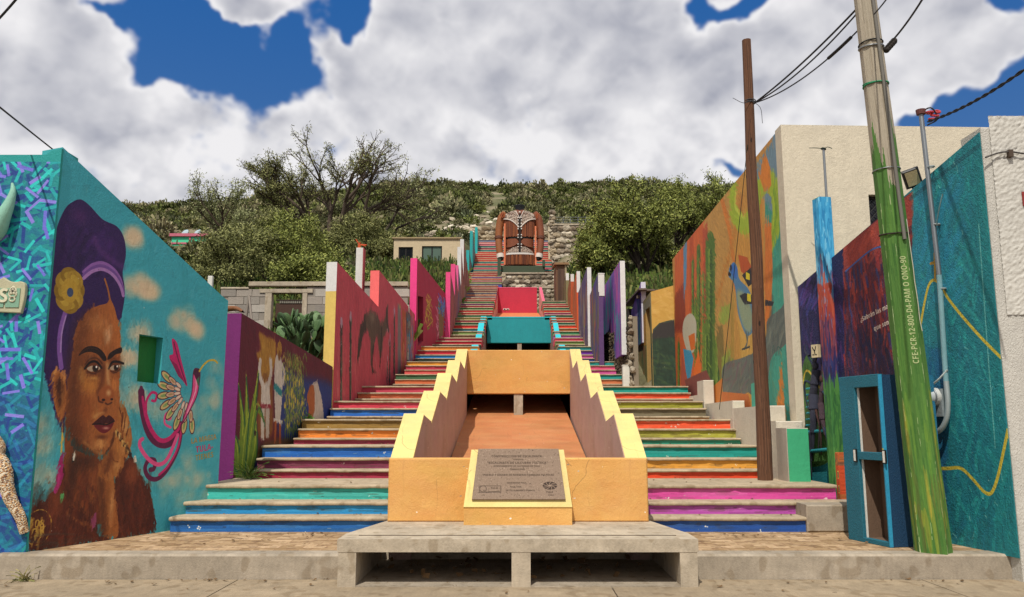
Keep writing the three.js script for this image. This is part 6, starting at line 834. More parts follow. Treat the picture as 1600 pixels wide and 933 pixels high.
{
  const D = 37.5, x0 = xAt(615, 395, D), x1 = xAt(719, 395, D), y0 = 7.6, y1 = hAt(373.5, D), t = thing('house', 'small flat roofed cream house with two dark framed windows on the slope', 'house', V((x0 + x1) / 2, y0, D)), wm = paint('#cbb794', { bumpScale: 0.012 });
  const W = [[622.5, 645, 386, 411], [659, 690.5, 384.5, 409.5]].map(([a, b, c, d]) => [xAt(a, 400, D), xAt(b, 400, D), hAt(d, D), hAt(c, D)]), s = new THREE.Shape(); s.moveTo(x0, y0); s.lineTo(x1, y0); s.lineTo(x1, y1); s.lineTo(x0, y1); s.closePath(); for (const [a, b, c, d] of W) { const h = new THREE.Path(); h.moveTo(a, c); h.lineTo(b, c); h.lineTo(b, d); h.lineTo(a, d); h.closePath(); s.holes.push(h); }
  const g = new THREE.ExtrudeGeometry(s, { depth: 0.2, bevelEnabled: false }); g.translate(0, 0, -D - 0.2); partW(t, 'wall', uvM(g.clone()), wm); partW(t, 'side_wall', box(x1 - 0.2, x1 - 0.003, y0, y1 - 0.02, D + 0.2, D + 4), wm); partW(t, 'side_wall', box(x0 + 0.003, x0 + 0.2, y0, y1 - 0.02, D + 0.2, D + 4), wm); partW(t, 'roof', box(x0 - 0.08, x1 + 0.06, y1, y1 + 0.07, D - 0.08, D + 4.1, 0.01), paint('#a08a66'));
  for (const [a, b, c, d] of W) { const f = partW(t, 'window', clean([box(a, b, c, c + 0.06, D + 0.06, D + 0.12), box(a, b, d - 0.06, d, D + 0.06, D + 0.12), box(a, a + 0.06, c + 0.06, d - 0.06, D + 0.06, D + 0.12), box(b - 0.06, b, c + 0.06, d - 0.06, D + 0.06, D + 0.12), box((a + b) / 2 - 0.03, (a + b) / 2 + 0.03, c + 0.06, d - 0.06, D + 0.055, D + 0.12)]), std({ color: 0x1c1a18 })), sl = []; for (let i = 0; i < 5; i++) { const q = box(a + 0.06, b - 0.06, 0, (d - c - 0.12) / 5 + 0.02, -0.005, 0.005); q.rotateX(0.25); q.translate(0, c + 0.06 + i * (d - c - 0.12) / 5, -D - 0.1); sl.push(q); } partW(f, 'pane', clean(sl), std({ color: b - a > 0.8 ? 0x6f8578 : 0x20242a, roughness: 0.15 })); }
  partW(t, 'sill', box(W[1][0] - 0.08, W[1][1] + 0.06, W[1][2] - 0.16, W[1][2] - 0.08, D - 0.08, D, 0.008), paint('#5c4a34')); partW(t, 'floor', box(x0 + 0.2, x1 - 0.2, y0, y0 + 0.5, D + 0.3, D + 3.8), M.dark); partW(t, 'back_wall', box(x0 + 0.2, x1 - 0.2, y0, y1, D + 3.8, D + 4), wm);
}
{
  const D = 43.6, x0 = xAt(268, 375, D), x1 = xAt(322, 375, D), y0 = hAt(392, D), y1 = hAt(367, D), t = thing('house', 'tiny mint green house with pink trim far up the slope at left', 'house', V((x0 + x1) / 2, y0, D)); const gm = paint('#4fd0a0'), pk = paint('#c8687c');
  partW(t, 'wall', box(x0, x1, y0, y1 - 0.1, D, D + 3), gm); partW(t, 'roof', box(x0 - 0.1, x1 + 0.1, y1 - 0.1, y1 + 0.06, D - 0.12, D + 3.1), pk); partW(t, 'pilaster', box(xAt(296, 375, D), xAt(298, 375, D), y0, y1 - 0.1, D - 0.06, D), pk); partW(t, 'base_trim', box(x0, x1, hAt(381.5, D), hAt(379, D), D - 0.05, D), pk);
  for (const [px, label] of [[294, 'small satellite dish on the mint green house, left one'], [313.5, 'white satellite dish on the mint green house, right one']]) { const c = at(px, 362, D + 0.6), d = thing('satellite_dish', label, 'dish', c.clone().setY(y1 + 0.06)); const g = new THREE.SphereGeometry(0.36, 16, 6, 0, 6.284, 0, 0.8); g.rotateX(1.1); g.rotateY(-0.5); g.translate(c.x, c.y - 0.25, c.z); partW(d, 'bowl', g, std({ color: 0x9fb4bc, side: THREE.DoubleSide })); partW(d, 'mast', rod(new THREE.Vector3(c.x, y1 + 0.06, c.z), new THREE.Vector3(c.x, c.y, c.z), 0.03), M.metal); }
  const wp = at(328, 437, 20.5), wt = thing('post', 'little white painted stub poking above the turquoise wall', 'post', wp); partW(wt, 'stub', box(wp.x - 0.06, wp.x + 0.06, wp.y - 1.2, wp.y + 0.1, 20.5, 20.6, 0.01), M.white);
}

// ---------------------------------------------------------------- right: poles, wires, cabinet, meter
{ // concrete utility pole, painted green to above head height
  const a = at(1459, 864, 7.66), b0 = at(1352, 0, 7.66), a0 = new THREE.Vector3(a.x, WALK - 0.02, a.z), dir = b0.clone().sub(a).normalize(), L = 7.4, t = thing('utility_pole', 'leaning eight sided concrete pole painted green up to the wall tops', 'pole', a0);
  const c = canvas(512, 2048), q = c.getContext('2d'), r = rng(15), yy = (m) => 2048 * (1 - m / L); q.fillStyle = '#a79c88'; q.fillRect(0, 0, 512, 2048);
  for (let i = 0; i < 900; i++) { q.fillStyle = pick(['rgba(190,180,160,.25)', 'rgba(90,80,66,.2)', 'rgba(140,128,108,.3)'], r); q.fillRect(r() * 512, r() * 2048, 2 + r() * 8, 10 + r() * 140); }
  for (let x = 0; x < 512; x += 4) { const edge = 3.72 + 0.35 * fbm2(x * 0.02, 3, 3) + 0.25 * N2(x * 0.011, 8) + (Math.floor(x / 64) % 2 ? 0.2 : -0.08); q.fillStyle = '#47702a'; q.fillRect(x, yy(edge), 4, 2048); }
  for (let i = 0; i < 900; i++) { const m = r() * 3.5; q.fillStyle = pick(['rgba(96,140,50,.22)', 'rgba(40,96,24,.22)', 'rgba(120,170,60,.15)', 'rgba(30,80,20,.2)'], r); q.fillRect(r() * 512, yy(m), 3 + r() * 12, 10 + r() * 120); }
  for (let i = 0; i < 110; i++) { const m = r() * 1.3; q.fillStyle = pick(['rgba(196,160,40,.32)', 'rgba(120,150,40,.25)', 'rgba(90,76,30,.3)'], r); q.beginPath(); q.ellipse(r() * 512, yy(m), 3 + r() * 9, 16 + r() * 70, (r() - 0.5) * 0.1, 0, 7); q.fill(); }
  for (let i = 0; i < 300; i++) { q.fillStyle = 'rgba(210,205,170,.55)'; q.fillRect(Math.round(r() * 8) * 64 + r() * 5 - 2, yy(r() * 3.4), 2 + r() * 3, 4 + r() * 26); }
  const g = new THREE.CylinderGeometry(0.085, 0.158, L, 8, 1, false), th0 = Math.atan2(-0.445, 0.895) + Math.PI / 8; g.rotateY(th0 - Math.PI / 8); g.translate(0, L / 2, 0); const rot = new THREE.Quaternion().setFromUnitVectors(new THREE.Vector3(0, 1, 0), dir); g.applyQuaternion(rot); part(t, 'shaft', g.toNonIndexed(), std({ map: canvasTex(c, 1, 1, false), bumpMap: bumpStucco, bumpScale: 0.01, roughness: 0.8 })).geometry.computeVertexNormals();
  const ang = th0 - Math.PI / 8 + Math.PI / 8, rad = (h) => lerp(0.158, 0.085, h / L) * Math.cos(Math.PI / 8);
  // lettering cast on the face, running upwards
  const fa = th0 - Math.PI / 8 + Math.PI / 8, face = Math.atan2(-0.445, 0.895) + Math.PI / 8, letters = new globalThis.TextGeo('CFE-PCR-12-800-D4-PAM O ONO-90', { font: globalThis.textFont, size: 0.055, depth: 0.004, curveSegments: 3, bevelEnabled: false }); letters.computeBoundingBox(); const tl = letters.boundingBox.max.x; letters.scale(1.02 / tl, 1, 1); letters.translate(0, -0.027, 0); letters.rotateZ(Math.PI / 2);
  const h0 = 1.72; { const p = letters.attributes.position; for (let i = 0; i < p.count; i++) p.setZ(i, p.getZ(i) + rad(h0 + p.getY(i)) - 0.001); } letters.translate(0, h0, 0); letters.rotateY(face); letters.applyQuaternion(rot); part(t, 'lettering', letters, std({ color: 0xa3b07a, roughness: 0.8 }));
  const band = (h, rr, mat, name, tilt = 0) => { const q2 = new THREE.TorusGeometry(lerp(0.158, 0.085, h / L) + rr * 0.6, rr, 6, 28); q2.rotateX(Math.PI / 2 + tilt); q2.translate(0, h, 0); q2.applyQuaternion(rot); part(t, name, q2, mat); };
  band(3.62, 0.006, M.metal, 'wire_band'); band(2.98, 0.008, std({ color: 0x2b2018 }), 'wire_band', 0.1); band(4.5, 0.007, paint('#1f8a5c'), 'green_string'); band(4.52, 0.006, paint('#1f8a5c'), 'green_string', 0.15); band(4.9, 0.009, M.metal, 'strap', 0.12); band(4.94, 0.007, std({ color: 0x222222 }), 'strap', -0.05);
  const wl = [], fo = (h, A, off) => new THREE.Vector3(Math.sin(A) * (rad(h) + off + 0.012), h, Math.cos(A) * (rad(h) + off + 0.012)).applyQuaternion(rot); for (let h = 3.1; h > 1.9; h -= 0.12) wl.push(fo(h, 0.55, 0.01 + 0.012 * Math.abs(N2(h * 4, 1)))); part(t, 'loose_wire', tube(wl, 0.004, 5), std({ color: 0xb9b4a4 }));
  const c1 = []; for (let h = 2.9; h < 7.2; h += 0.3) c1.push(fo(h, 0.2, 0.006)); part(t, 'conduit', tube(c1, 0.018, 7), std({ color: 0x6a665e, roughness: 0.6 }));
  const wp = a0.clone().addScaledVector(dir, 5.2), clampG = []; for (let i = 0; i < 5; i++) { const u = new THREE.SphereGeometry(0.035, 8, 6); u.translate(0.13 + i * 0.02, 4.86 + i * 0.022, 0.05); clampG.push(u); } part(t, 'cable_clamp', clean(clampG).translate(dir.x * 4.93, (dir.y - 1) * 4.93, 0), std({ color: 0x2c2622 }));
}
{ // old wooden pole on the landing
  const b = at(1197, 752, 10.5), p0 = new THREE.Vector3(b.x, 0.64, b.z), top = at(1166, 63, 10.5), t = thing('wooden_pole', 'weathered round wooden pole standing on the landing in front of the bird mural', 'pole', p0);
  const c = canvas(256, 1024), q = c.getContext('2d'), r = rng(35); q.fillStyle = '#5a3a26'; q.fillRect(0, 0, 256, 1024); for (let i = 0; i < 900; i++) { q.fillStyle = pick(['rgba(30,18,12,.35)', 'rgba(120,84,60,.35)', 'rgba(90,58,38,.4)', 'rgba(150,116,90,.2)'], r); q.fillRect(r() * 256, r() * 1024, 1 + r() * 4, 20 + r() * 200); } for (let i = 0; i < 9; i++) { q.fillStyle = 'rgba(24,14,10,.8)'; q.beginPath(); q.ellipse(r() * 256, r() * 1024, 5 + r() * 4, 9 + r() * 10, 0, 0, 7); q.fill(); }
  const tex = canvasTex(c, 1, 1, true); tex.repeat.set(1, 2.4); const g = new THREE.CylinderGeometry(0.06, 0.093, top.y - p0.y, 22, 40), p = g.attributes.position; for (let i = 0; i < p.count; i++) { const A = Math.atan2(p.getZ(i), p.getX(i)), h = p.getY(i), k = 1 + 0.07 * N3(Math.cos(A) * 1.6, h * 0.5, Math.sin(A) * 1.6) + 0.03 * N3(Math.cos(A) * 5, h * 0.8, Math.sin(A) * 5); p.setX(i, p.getX(i) * k + 0.02 * N2(h * 0.35, 2)); p.setZ(i, p.getZ(i) * k); } g.computeVertexNormals(); g.applyMatrix4(new THREE.Matrix4().makeTranslation(0, (top.y - p0.y) / 2, 0)); { const k = (top.x - p0.x) / (top.y - p0.y); for (let i = 0; i < p.count; i++) p.setX(i, p.getX(i) + k * p.getY(i)); } part(t, 'shaft', g, std({ map: tex, bumpMap: tex, bumpScale: 0.012, roughness: 0.95 }));
  const wy = at(1178, 161, 10.5).y - p0.y, wx = at(1172, 161, 10.5).x - p0.x, tr = new THREE.TorusGeometry(0.072, 0.007, 6, 20); tr.rotateX(1.5); tr.translate(wx, wy, 0); const tr2 = tr.clone().translate(0, 0.025, 0); part(t, 'wire_tie', clean([tr, tr2, tube([new THREE.Vector3(wx, wy, 0.07), new THREE.Vector3(wx + 0.1, wy - 0.1, 0.1), new THREE.Vector3(wx + 0.13, wy - 0.32, 0.08)], 0.004, 5), tube([new THREE.Vector3(wx, wy, 0.07), new THREE.Vector3(wx - 0.12, wy - 0.04, 0.1), new THREE.Vector3(wx - 0.26, wy + 0.03, 0.1)], 0.004, 5)]), std({ color: 0x3a3a3c }));
  const wires = [[1346, 6, 7.62, 0.05, 0.011, 'upper power cable between the wooden and the concrete pole'], [1347, 12, 7.62, 0.1, 0.009, 'middle power cable between the wooden and the concrete pole'], [1352, 36, 7.62, 0.12, 0.008, 'lowest power cable between the wooden and the concrete pole']];
  for (const [px, py, D, s, rr, label] of wires) single('cable', tube(sag(at(1179, 161, 10.44), at(px, py, D), s), rr, 6), std({ color: 0x26262a }), label, 'cable');
  single('cable', tube(sag(at(1366, 22, 7.4), at(1400, -22, 6.2), 0.01), 0.007, 6), std({ color: 0x26262a }), 'cable leaving the concrete pole at the very top of the frame', 'cable'); single('cable_sleeve', tube(sag(at(1179, 161, 10.44), at(1352, 36, 7.62), 0.12, 40).slice(29, 37), 0.018, 7), std({ color: 0x1c1c1e }), 'black sleeve on the lowest cable beside the concrete pole', 'sleeve');
  single('cable', tube(sag(at(1384, 74, 7.38), at(1448, -12, 5.6), 0.03), 0.009, 6), std({ color: 0x222226 }), 'cable rising to the upper right from the clamp on the concrete pole', 'cable');
  single('cable', tube(sag(at(1168, 226, 10.43), at(1124, 640, 12.2), 0.02), 0.005, 5), std({ color: 0x2c3a2c }), 'thin guy wire hanging from the wooden pole across the bird mural', 'wire');
  single('cable', tube(sag(at(-40, 136, 6), at(270, 364, 50), 0.2, 24), 0.009, 6), std({ color: 0x2a2a2c }), 'thin cable crossing the sky down to the far mint green house', 'cable'); single('cable', tube(sag(at(-14, 42, 6), at(44, -24, 5.6), 0.01), 0.009, 6), std({ color: 0x2a2a2c }), 'short end of cable in the top left corner of the sky', 'cable');
}
{ // service mast, meter, conduit on the roadside wall
  const w = RW, P = (px, py, off) => { const [s, y] = w.pix(px, py); return w.pt(s, y, off); }, top = P(1447, 176, 0.06), bot = P(1487, 600, 0.06); bot.x = top.x + (bot.x - top.x); const t = thing('service_mast', 'tall thin steel service mast with red insulators on the teal wall', 'mast', bot.clone());
  const lo = P(1476, 430, 0.06); partW(t, 'pipe', rod(lo, top, 0.024, 10), M.metal); partW(t, 'painted_pipe', rod(bot, lo, 0.025, 10), paint('#7fa9b0', { roughness: 0.5 })); const cap = new THREE.CylinderGeometry(0.05, 0.044, 0.05, 14); cap.translate(top.x, top.y, top.z); partW(t, 'cap', cap, paint('#6a3a34'));
  for (const [dx, dy, rr] of [[0.07, -0.02, 0.032], [0.12, -0.05, 0.036], [0.09, -0.09, 0.03], [0.15, -0.01, 0.026]]) { const s = new THREE.TorusGeometry(rr, 0.012, 6, 14); s.rotateX(1 + dx * 9); s.translate(top.x + dx, top.y + dy, top.z + 0.04); partW(t, 'insulator', s, paint('#b8222c', { roughness: 0.35 })); } partW(t, 'wire_loop', tube([top.clone(), top.clone().add(new THREE.Vector3(0.08, 0.03, 0.05)), top.clone().add(new THREE.Vector3(0.14, -0.09, 0.05)), top.clone().add(new THREE.Vector3(0.03, -0.16, 0.05))], 0.008, 6), M.black);
  for (const py of [262, 352, 452]) { const c = P(1450 + (py - 176) * 0.094, py, 0.04), b = new THREE.TorusGeometry(0.03, 0.008, 6, 14); b.rotateX(Math.PI / 2); b.translate(c.x + 0.005, c.y, c.z + 0.02); partW(t, 'pipe_clip', b, paint('#9aa4a4')); }
  const s0 = top.clone().add(new THREE.Vector3(0.04, -0.12, 0.05)), s1 = at(1615, 98, 5.9), tw = sag(s0, s1, 0.05, 40), twa = tw.map((v, i) => v.clone().add(new THREE.Vector3(0, Math.sin(i * 1.1) * 0.009, Math.cos(i * 1.1) * 0.009))), twb = tw.map((v, i) => v.clone().add(new THREE.Vector3(0, -Math.sin(i * 1.1) * 0.009, -Math.cos(i * 1.1) * 0.009))); single('cable', clean([tube(twa, 0.008, 6, 0.008, 120), tube(twb, 0.008, 6, 0.008, 120)]), std({ color: 0x1e1e20 }), 'twisted black service cable running from the steel mast to the right edge', 'cable');
  single('loose_wire', tube([P(1470, 352, 0.05), P(1482, 326, 0.1), P(1490, 304, 0.12)], 0.006, 5), std({ color: 0x8fb0b4 }), 'stray pale wire sticking out beside the steel mast', 'wire');
  const mc = P(1474, 620, 0.06), m = thing('electric_meter', 'grey round electricity meter on the teal wall right of the green pole', 'meter', P(1462, 640, 0)), q = new THREE.Quaternion().setFromUnitVectors(new THREE.Vector3(0, 0, 1), w.n), place = (g, off, dy = 0) => { g.applyQuaternion(q); const c = mc.clone().addScaledVector(w.n, off); return g.translate(c.x, c.y + dy, c.z); }, disc = (r0, r1, l) => { const g = new THREE.CylinderGeometry(r0, r1, l, 26); g.rotateX(Math.PI / 2); return g; };
  partW(m, 'socket_box', place(uvM(new THREE.BoxGeometry(0.17, 0.27, 0.08)), -0.01, -0.06), paint('#8a9294', { roughness: 0.5 })); partW(m, 'housing', place(disc(0.082, 0.09, 0.05), 0.05), paint('#c9ccc8', { roughness: 0.4 })); partW(m, 'ring', place(new THREE.TorusGeometry(0.083, 0.008, 8, 26), 0.078), M.metal); partW(m, 'glass_cover', place(disc(0.072, 0.078, 0.05), 0.1), std({ color: 0xb4babc, roughness: 0.08 })); const dl = partW(m, 'dial_plate', place(uvM(new THREE.BoxGeometry(0.08, 0.04, 0.006)), 0.127, 0.015), paint('#3a3e40')); partW(dl, 'slot', place(uvM(new THREE.BoxGeometry(0.06, 0.008, 0.004)), 0.132, -0.03), paint('#5a5e60'));
  single('conduit', tube([P(1487, 596, 0.06), P(1491, 630, 0.07), P(1490, 656, 0.08), P(1482, 672, 0.09), P(1468, 676, 0.09), P(1456, 672, 0.06)], 0.026, 10), std({ color: 0x9fa8a8, metalness: 0.3, roughness: 0.45 }), 'curved grey conduit under the electricity meter', 'conduit'); single('conduit', tube([P(1458, 604, 0.06), P(1472, 600, 0.1), P(1482, 592, 0.1), P(1489, 578, 0.06)], 0.01, 7), paint('#c4ccc8'), 'thin white cable curving from the meter up to the mast', 'cable');
  // floodlight on the wall top
  const fc = P(1419, 278, -0.05), f = thing('floodlight', 'small square black floodlight tilted on top of the roadside wall', 'floodlight', fc.clone()), tilt = new THREE.Matrix4().makeRotationFromEuler(new THREE.Euler(0.45, -0.25, 0.42)).setPosition(fc), pf = (g) => g.applyMatrix4(tilt);
  partW(f, 'housing', pf(box(-0.085, 0.085, -0.1, 0.1, -0.02, 0.05, 0.012)), std({ color: 0x1a1816, roughness: 0.5 })); partW(f, 'lens', pf(box(-0.062, 0.062, -0.077, 0.077, -0.026, -0.018)), paint('#b3a27c', { roughness: 0.2 })); partW(f, 'bracket', tube([fc.clone(), fc.clone().add(new THREE.Vector3(0.02, -0.08, -0.05)), fc.clone().add(new THREE.Vector3(0.04, -0.16, -0.02))], 0.012, 6), std({ color: 0x1a1816 }));
  const sb = P(1293.5, 549, 0.16), sx = thing('sign_box', 'small cream box with black marks fixed at the navy wall corner', 'sign', sb.clone()), ry = new THREE.Matrix4().makeRotationY(w.turn + 0.3).setPosition(sb); partW(sx, 'box', uvM(new THREE.BoxGeometry(0.105, 0.16, 0.05)).applyMatrix4(ry), paint('#c9b993')); const mk = []; for (const [x, y, a, l] of [[-0.02, 0.03, 0.5, 0.05], [0.015, 0.03, -0.3, 0.06], [0, -0.01, 0.2, 0.05], [-0.02, -0.045, 1.5, 0.03], [0.02, -0.045, 1.4, 0.03]]) { const g = new THREE.BoxGeometry(0.01, l, 0.004); g.rotateZ(a); g.translate(x, y, 0.0265); mk.push(g); } partW(sx, 'marks', clean(mk).applyMatrix4(ry), M.black); partW(sx, 'arm', rod(sb.clone().addScaledVector(w.n, -0.16), sb, 0.012, 6), M.black);
  // relief figures of twisted roots
  const fig = (pts, label, cols, seed) => { const base = P(pts.foot[0], pts.foot[1], 0.03), o = thing('relief_figure', label, 'sculpture', base), r = rng(seed), bodyPts = pts.body.map(([x, y, z]) => P(x, y, z)); const bark = (c) => std({ color: c, map: mapMottle, bumpMap: bumpRough, bumpScale: 0.02, roughness: 0.8 });
    const prof = pts.rad, trunk = []; for (let i = 0; i < bodyPts.length - 1; i++) trunk.push(tube([bodyPts[Math.max(0, i - 1)], bodyPts[i], bodyPts[i + 1]].filter((v, k, a) => !k || v !== a[k - 1]), prof[i], 10, prof[i + 1], 8)); partW(o, 'body', clean(trunk), bark(cols[0]));
    const h = P(pts.head[0], pts.head[1], pts.head[2]), hg = new THREE.SphereGeometry(0.045, 14, 10); hg.scale(0.85, 1.2, 0.9); hg.translate(h.x, h.y, h.z); partW(o, 'head', hg, bark(cols[1]));
    for (const br of pts.limbs) partW(o, 'branch', tube(br.map(([x, y, z]) => P(x, y, z)), br.w ?? 0.017, 7, 0.006), bark(pick(cols, r))); };
  fig({ foot: [1272, 742], body: [[1284, 578, 0.07], [1283, 600, 0.09], [1280, 618, 0.08], [1283, 640, 0.1], [1280, 675, 0.08], [1274, 720, 0.05]], rad: [0.025, 0.06, 0.045, 0.065, 0.035, 0.014], head: [1284, 572, 0.09], limbs: [[[1282, 570, 0.1], [1274, 556, 0.1], [1270, 540, 0.08]], [[1283, 566, 0.1], [1282, 548, 0.1], [1276, 535, 0.08]], [[1285, 566, 0.1], [1290, 552, 0.1], [1294, 540, 0.08]], [[1276, 556, 0.1], [1268, 550, 0.09], [1265, 538, 0.07]], [[1288, 556, 0.1], [1290, 545, 0.1], [1287, 534, 0.08]], [[1286, 640, 0.1], [1292, 670, 0.09], [1289, 710, 0.05]], [[1281, 645, 0.1], [1277, 690, 0.1], [1272, 745, 0.03]], [[1280, 600, 0.1], [1273, 596, 0.13], [1272, 620, 0.12], [1277, 640, 0.12]]] }, 'dark root-like relief figure with antlers, left one on the green painted hill', ['#3c3f52', '#4a4a5c', '#5a3a34', '#2c3a54'], 4);
  fig({ foot: [1300, 722], body: [[1298, 598, 0.07], [1297, 612, 0.1], [1294, 630, 0.09], [1297, 655, 0.09], [1300, 680, 0.07], [1302, 712, 0.04]], rad: [0.02, 0.045, 0.03, 0.05, 0.03, 0.012], head: [1296, 592, 0.09], limbs: [[[1297, 590, 0.1], [1302, 574, 0.1], [1304, 560, 0.08]], [[1296, 588, 0.1], [1300, 570, 0.12], [1308, 562, 0.1]], [[1297, 610, 0.11], [1305, 620, 0.12], [1303, 645, 0.12]], [[1294, 640, 0.1], [1290, 675, 0.08], [1284, 705, 0.05]], [[1298, 660, 0.1], [1303, 690, 0.08], [1300, 724, 0.03]], [[1303, 645, 0.1], [1308, 668, 0.1], [1306, 690, 0.05]]] }, 'brown and blue root-like relief figure, right one beside the cabinet', ['#54404a', '#5c3a30', '#34456a', '#6a4038'], 6);
  for (const [x0, x1, y, label] of [[1266, 1304, 676, 'upper teal rung fixed across the green painted hill'], [1267, 1304, 706, 'lower teal rung fixed across the green painted hill']]) single('rung', rod(P(x0, y, 0.07), P(x1, y - 4, 0.07), 0.022, 10), paint('#1f8a92'), label, 'rung'); { const tt = thing('teal_ladder', 'short stack of small teal pegs climbing the green painted hill', 'pegs', P(1270, 668, 0)); for (let i = 0; i < 7; i++) partW(tt, 'peg', rod(P(1266, 608 + i * 9.5, 0.05), P(1273, 607 + i * 9.5, 0.05), 0.014, 7), paint('#23929a')); }
  // small block painted as a house
  const bl = w.group('painted_block', 'knee high block painted as an orange house with windows beside the cabinet', 'block', WALK), [hs0, hy1] = w.pix(1308, 706), [hs1] = w.pix(1324, 706), cc = canvas(256, 320), g2 = cc.getContext('2d'), r3 = rng(3); g2.fillStyle = '#b4602c'; g2.fillRect(0, 0, 256, 320); for (let i = 0; i < 260; i++) { g2.fillStyle = pick(['#8a5a3a', '#c4582a', '#a0683a', '#6a4a3a', '#5c7a50', '#c8743c'], r3); g2.globalAlpha = 0.6; g2.fillRect(r3() * 256, r3() * 320, 14 + r3() * 20, 8 + r3() * 8); } g2.globalAlpha = 1; g2.fillStyle = '#cc4a20'; g2.fillRect(100, 60, 156, 130); for (const [x, y] of [[125, 84], [205, 84], [125, 150], [205, 150]]) { g2.fillStyle = '#d8b84a'; g2.fillRect(x, y, 34, 36); g2.fillStyle = '#2a4a4a'; g2.fillRect(x + 5, y + 5, 10, 26); g2.fillRect(x + 19, y + 5, 10, 26); } g2.fillStyle = '#22405a'; g2.beginPath(); g2.arc(160, 44, 20, Math.PI, 0); g2.fill(); g2.fillStyle = '#3a6a4a'; g2.fillRect(150, 240, 106, 80); g2.fillStyle = '#4a2a20'; g2.fillRect(20, 190, 40, 90);
  const bg = box(hs0, hs1, 0, hy1 - WALK, -0.12, 0.11, 0.01), bu = bg.attributes.uv, bp = bg.attributes.position; for (let i = 0; i < bu.count; i++) bu.setXY(i, (bp.getX(i) - hs0) / (hs1 - hs0), bp.getY(i) / (hy1 - WALK)); bg.translate(0, 0, 0.0); part(bl, 'block', bg, std({ map: canvasTex(cc, 1, 1, false), bumpMap: bumpRough, bumpScale: 0.01, roughness: 0.8 }));
}
{ // open masonry cabinet
  const w = new Wall(3.42, 8.52, 3.56, 7.93), p = (x, y) => w.pix(x, y), y1 = p(1390, 583)[1], t = w.group('meter_cabinet', 'tall open teal masonry cabinet with two empty compartments on the pavement', 'cabinet', WALK), L = w.len, r0 = p(1338, 660)[0], r1 = p(1376, 660)[0], lo = p(1377, 846)[1], m0 = p(1356, 718)[1], m1 = p(1356, 707)[1], hi = p(1356, 604)[1], d = 0.24, deep = 0.62, rect = (a, b, c, e) => [[a, c], [b, c], [b, e], [a, e]];
  const teal = paint('#176476', { bumpMap: bumpRough, bumpScale: 0.008 }), navy = paint('#0c3a5c', { bumpMap: bumpRough, bumpScale: 0.008 }), inn = paint('#6b5442');
  const fg = new THREE.ExtrudeGeometry(outlineShape(rect(0, L, WALK, y1), t.base, [rect(r0, r1, lo, m0), rect(r0, r1, m1, hi)]), { depth: 0.05, bevelEnabled: true, bevelSize: 0.004, bevelThickness: 0.004, bevelSegments: 1 }); fg.translate(0, 0, -0.05); part(t, 'front_frame', uvM(fg), teal);
  localBox(t, 'back', 0.02, L - 0.02, WALK, y1 - 0.02, -d - 0.04, -d, inn); localBox(t, 'side', 0.0, r0 - 0.002, WALK, y1 - 0.01, -d, -0.06, inn); localBox(t, 'top', 0.002, L - 0.002, y1 - 0.09, y1 - 0.004, -d - 0.04, -0.056, teal); localBox(t, 'end', r1 + 0.002, L - 0.004, WALK, y1 - 0.1, -d, -0.06, inn); localBox(t, 'shelf', r0, r1, m0, m1, -d, -0.056, inn); localBox(t, 'bottom', r0, r1, WALK, lo, -d, -0.056, inn);
  localBox(t, 'end_body', 0.02, L - 0.002, WALK, y1 - 0.01, -deep, -d - 0.045, teal); localBox(t, 'painted_end', L + 0.004, L + 0.014, WALK, y1 - 0.002, -d - 0.12, -0.03, navy); localBox(t, 'painted_end', L + 0.002, L + 0.012, WALK, y1 - 0.002, -deep, -d - 0.12, paint('#14698a', { bumpMap: bumpRough, bumpScale: 0.008 })); localBox(t, 'light_stripe', L + 0.004, L + 0.016, WALK, y1 - 0.002, -0.03, 0.004, paint('#2a94bc'));
  localBox(t, 'white_lip', r0 + 0.001, r0 + 0.012, lo, m0, -0.05, -0.03, M.white); localBox(t, 'white_lip', r0 + 0.001, r0 + 0.012, m1, hi, -0.05, -0.03, M.white); for (const s of [r0 - 0.06, r1 + 0.01]) { const h = localBox(t, 'hinge', s, s + 0.05, m0 - 0.03, m1 + 0.03, 0.004, 0.016, M.black); localBox(t, 'hinge_plate', s + 0.012, s + 0.036, m0 - 0.02, m1 + 0.02, 0.016, 0.022, M.white); } const yb = [[0.3, 0.29], [0.56, 0.28]]; localBox(t, 'yellow_mark', r1 + 0.02, L, m1 + 0.01, m1 + 0.045, 0.004, 0.009, paint('#b9a83a')); localBox(t, 'outlet', r0 + 0.12, r0 + 0.22, lo, lo + 0.14, -d, -d + 0.02, M.dark);
}

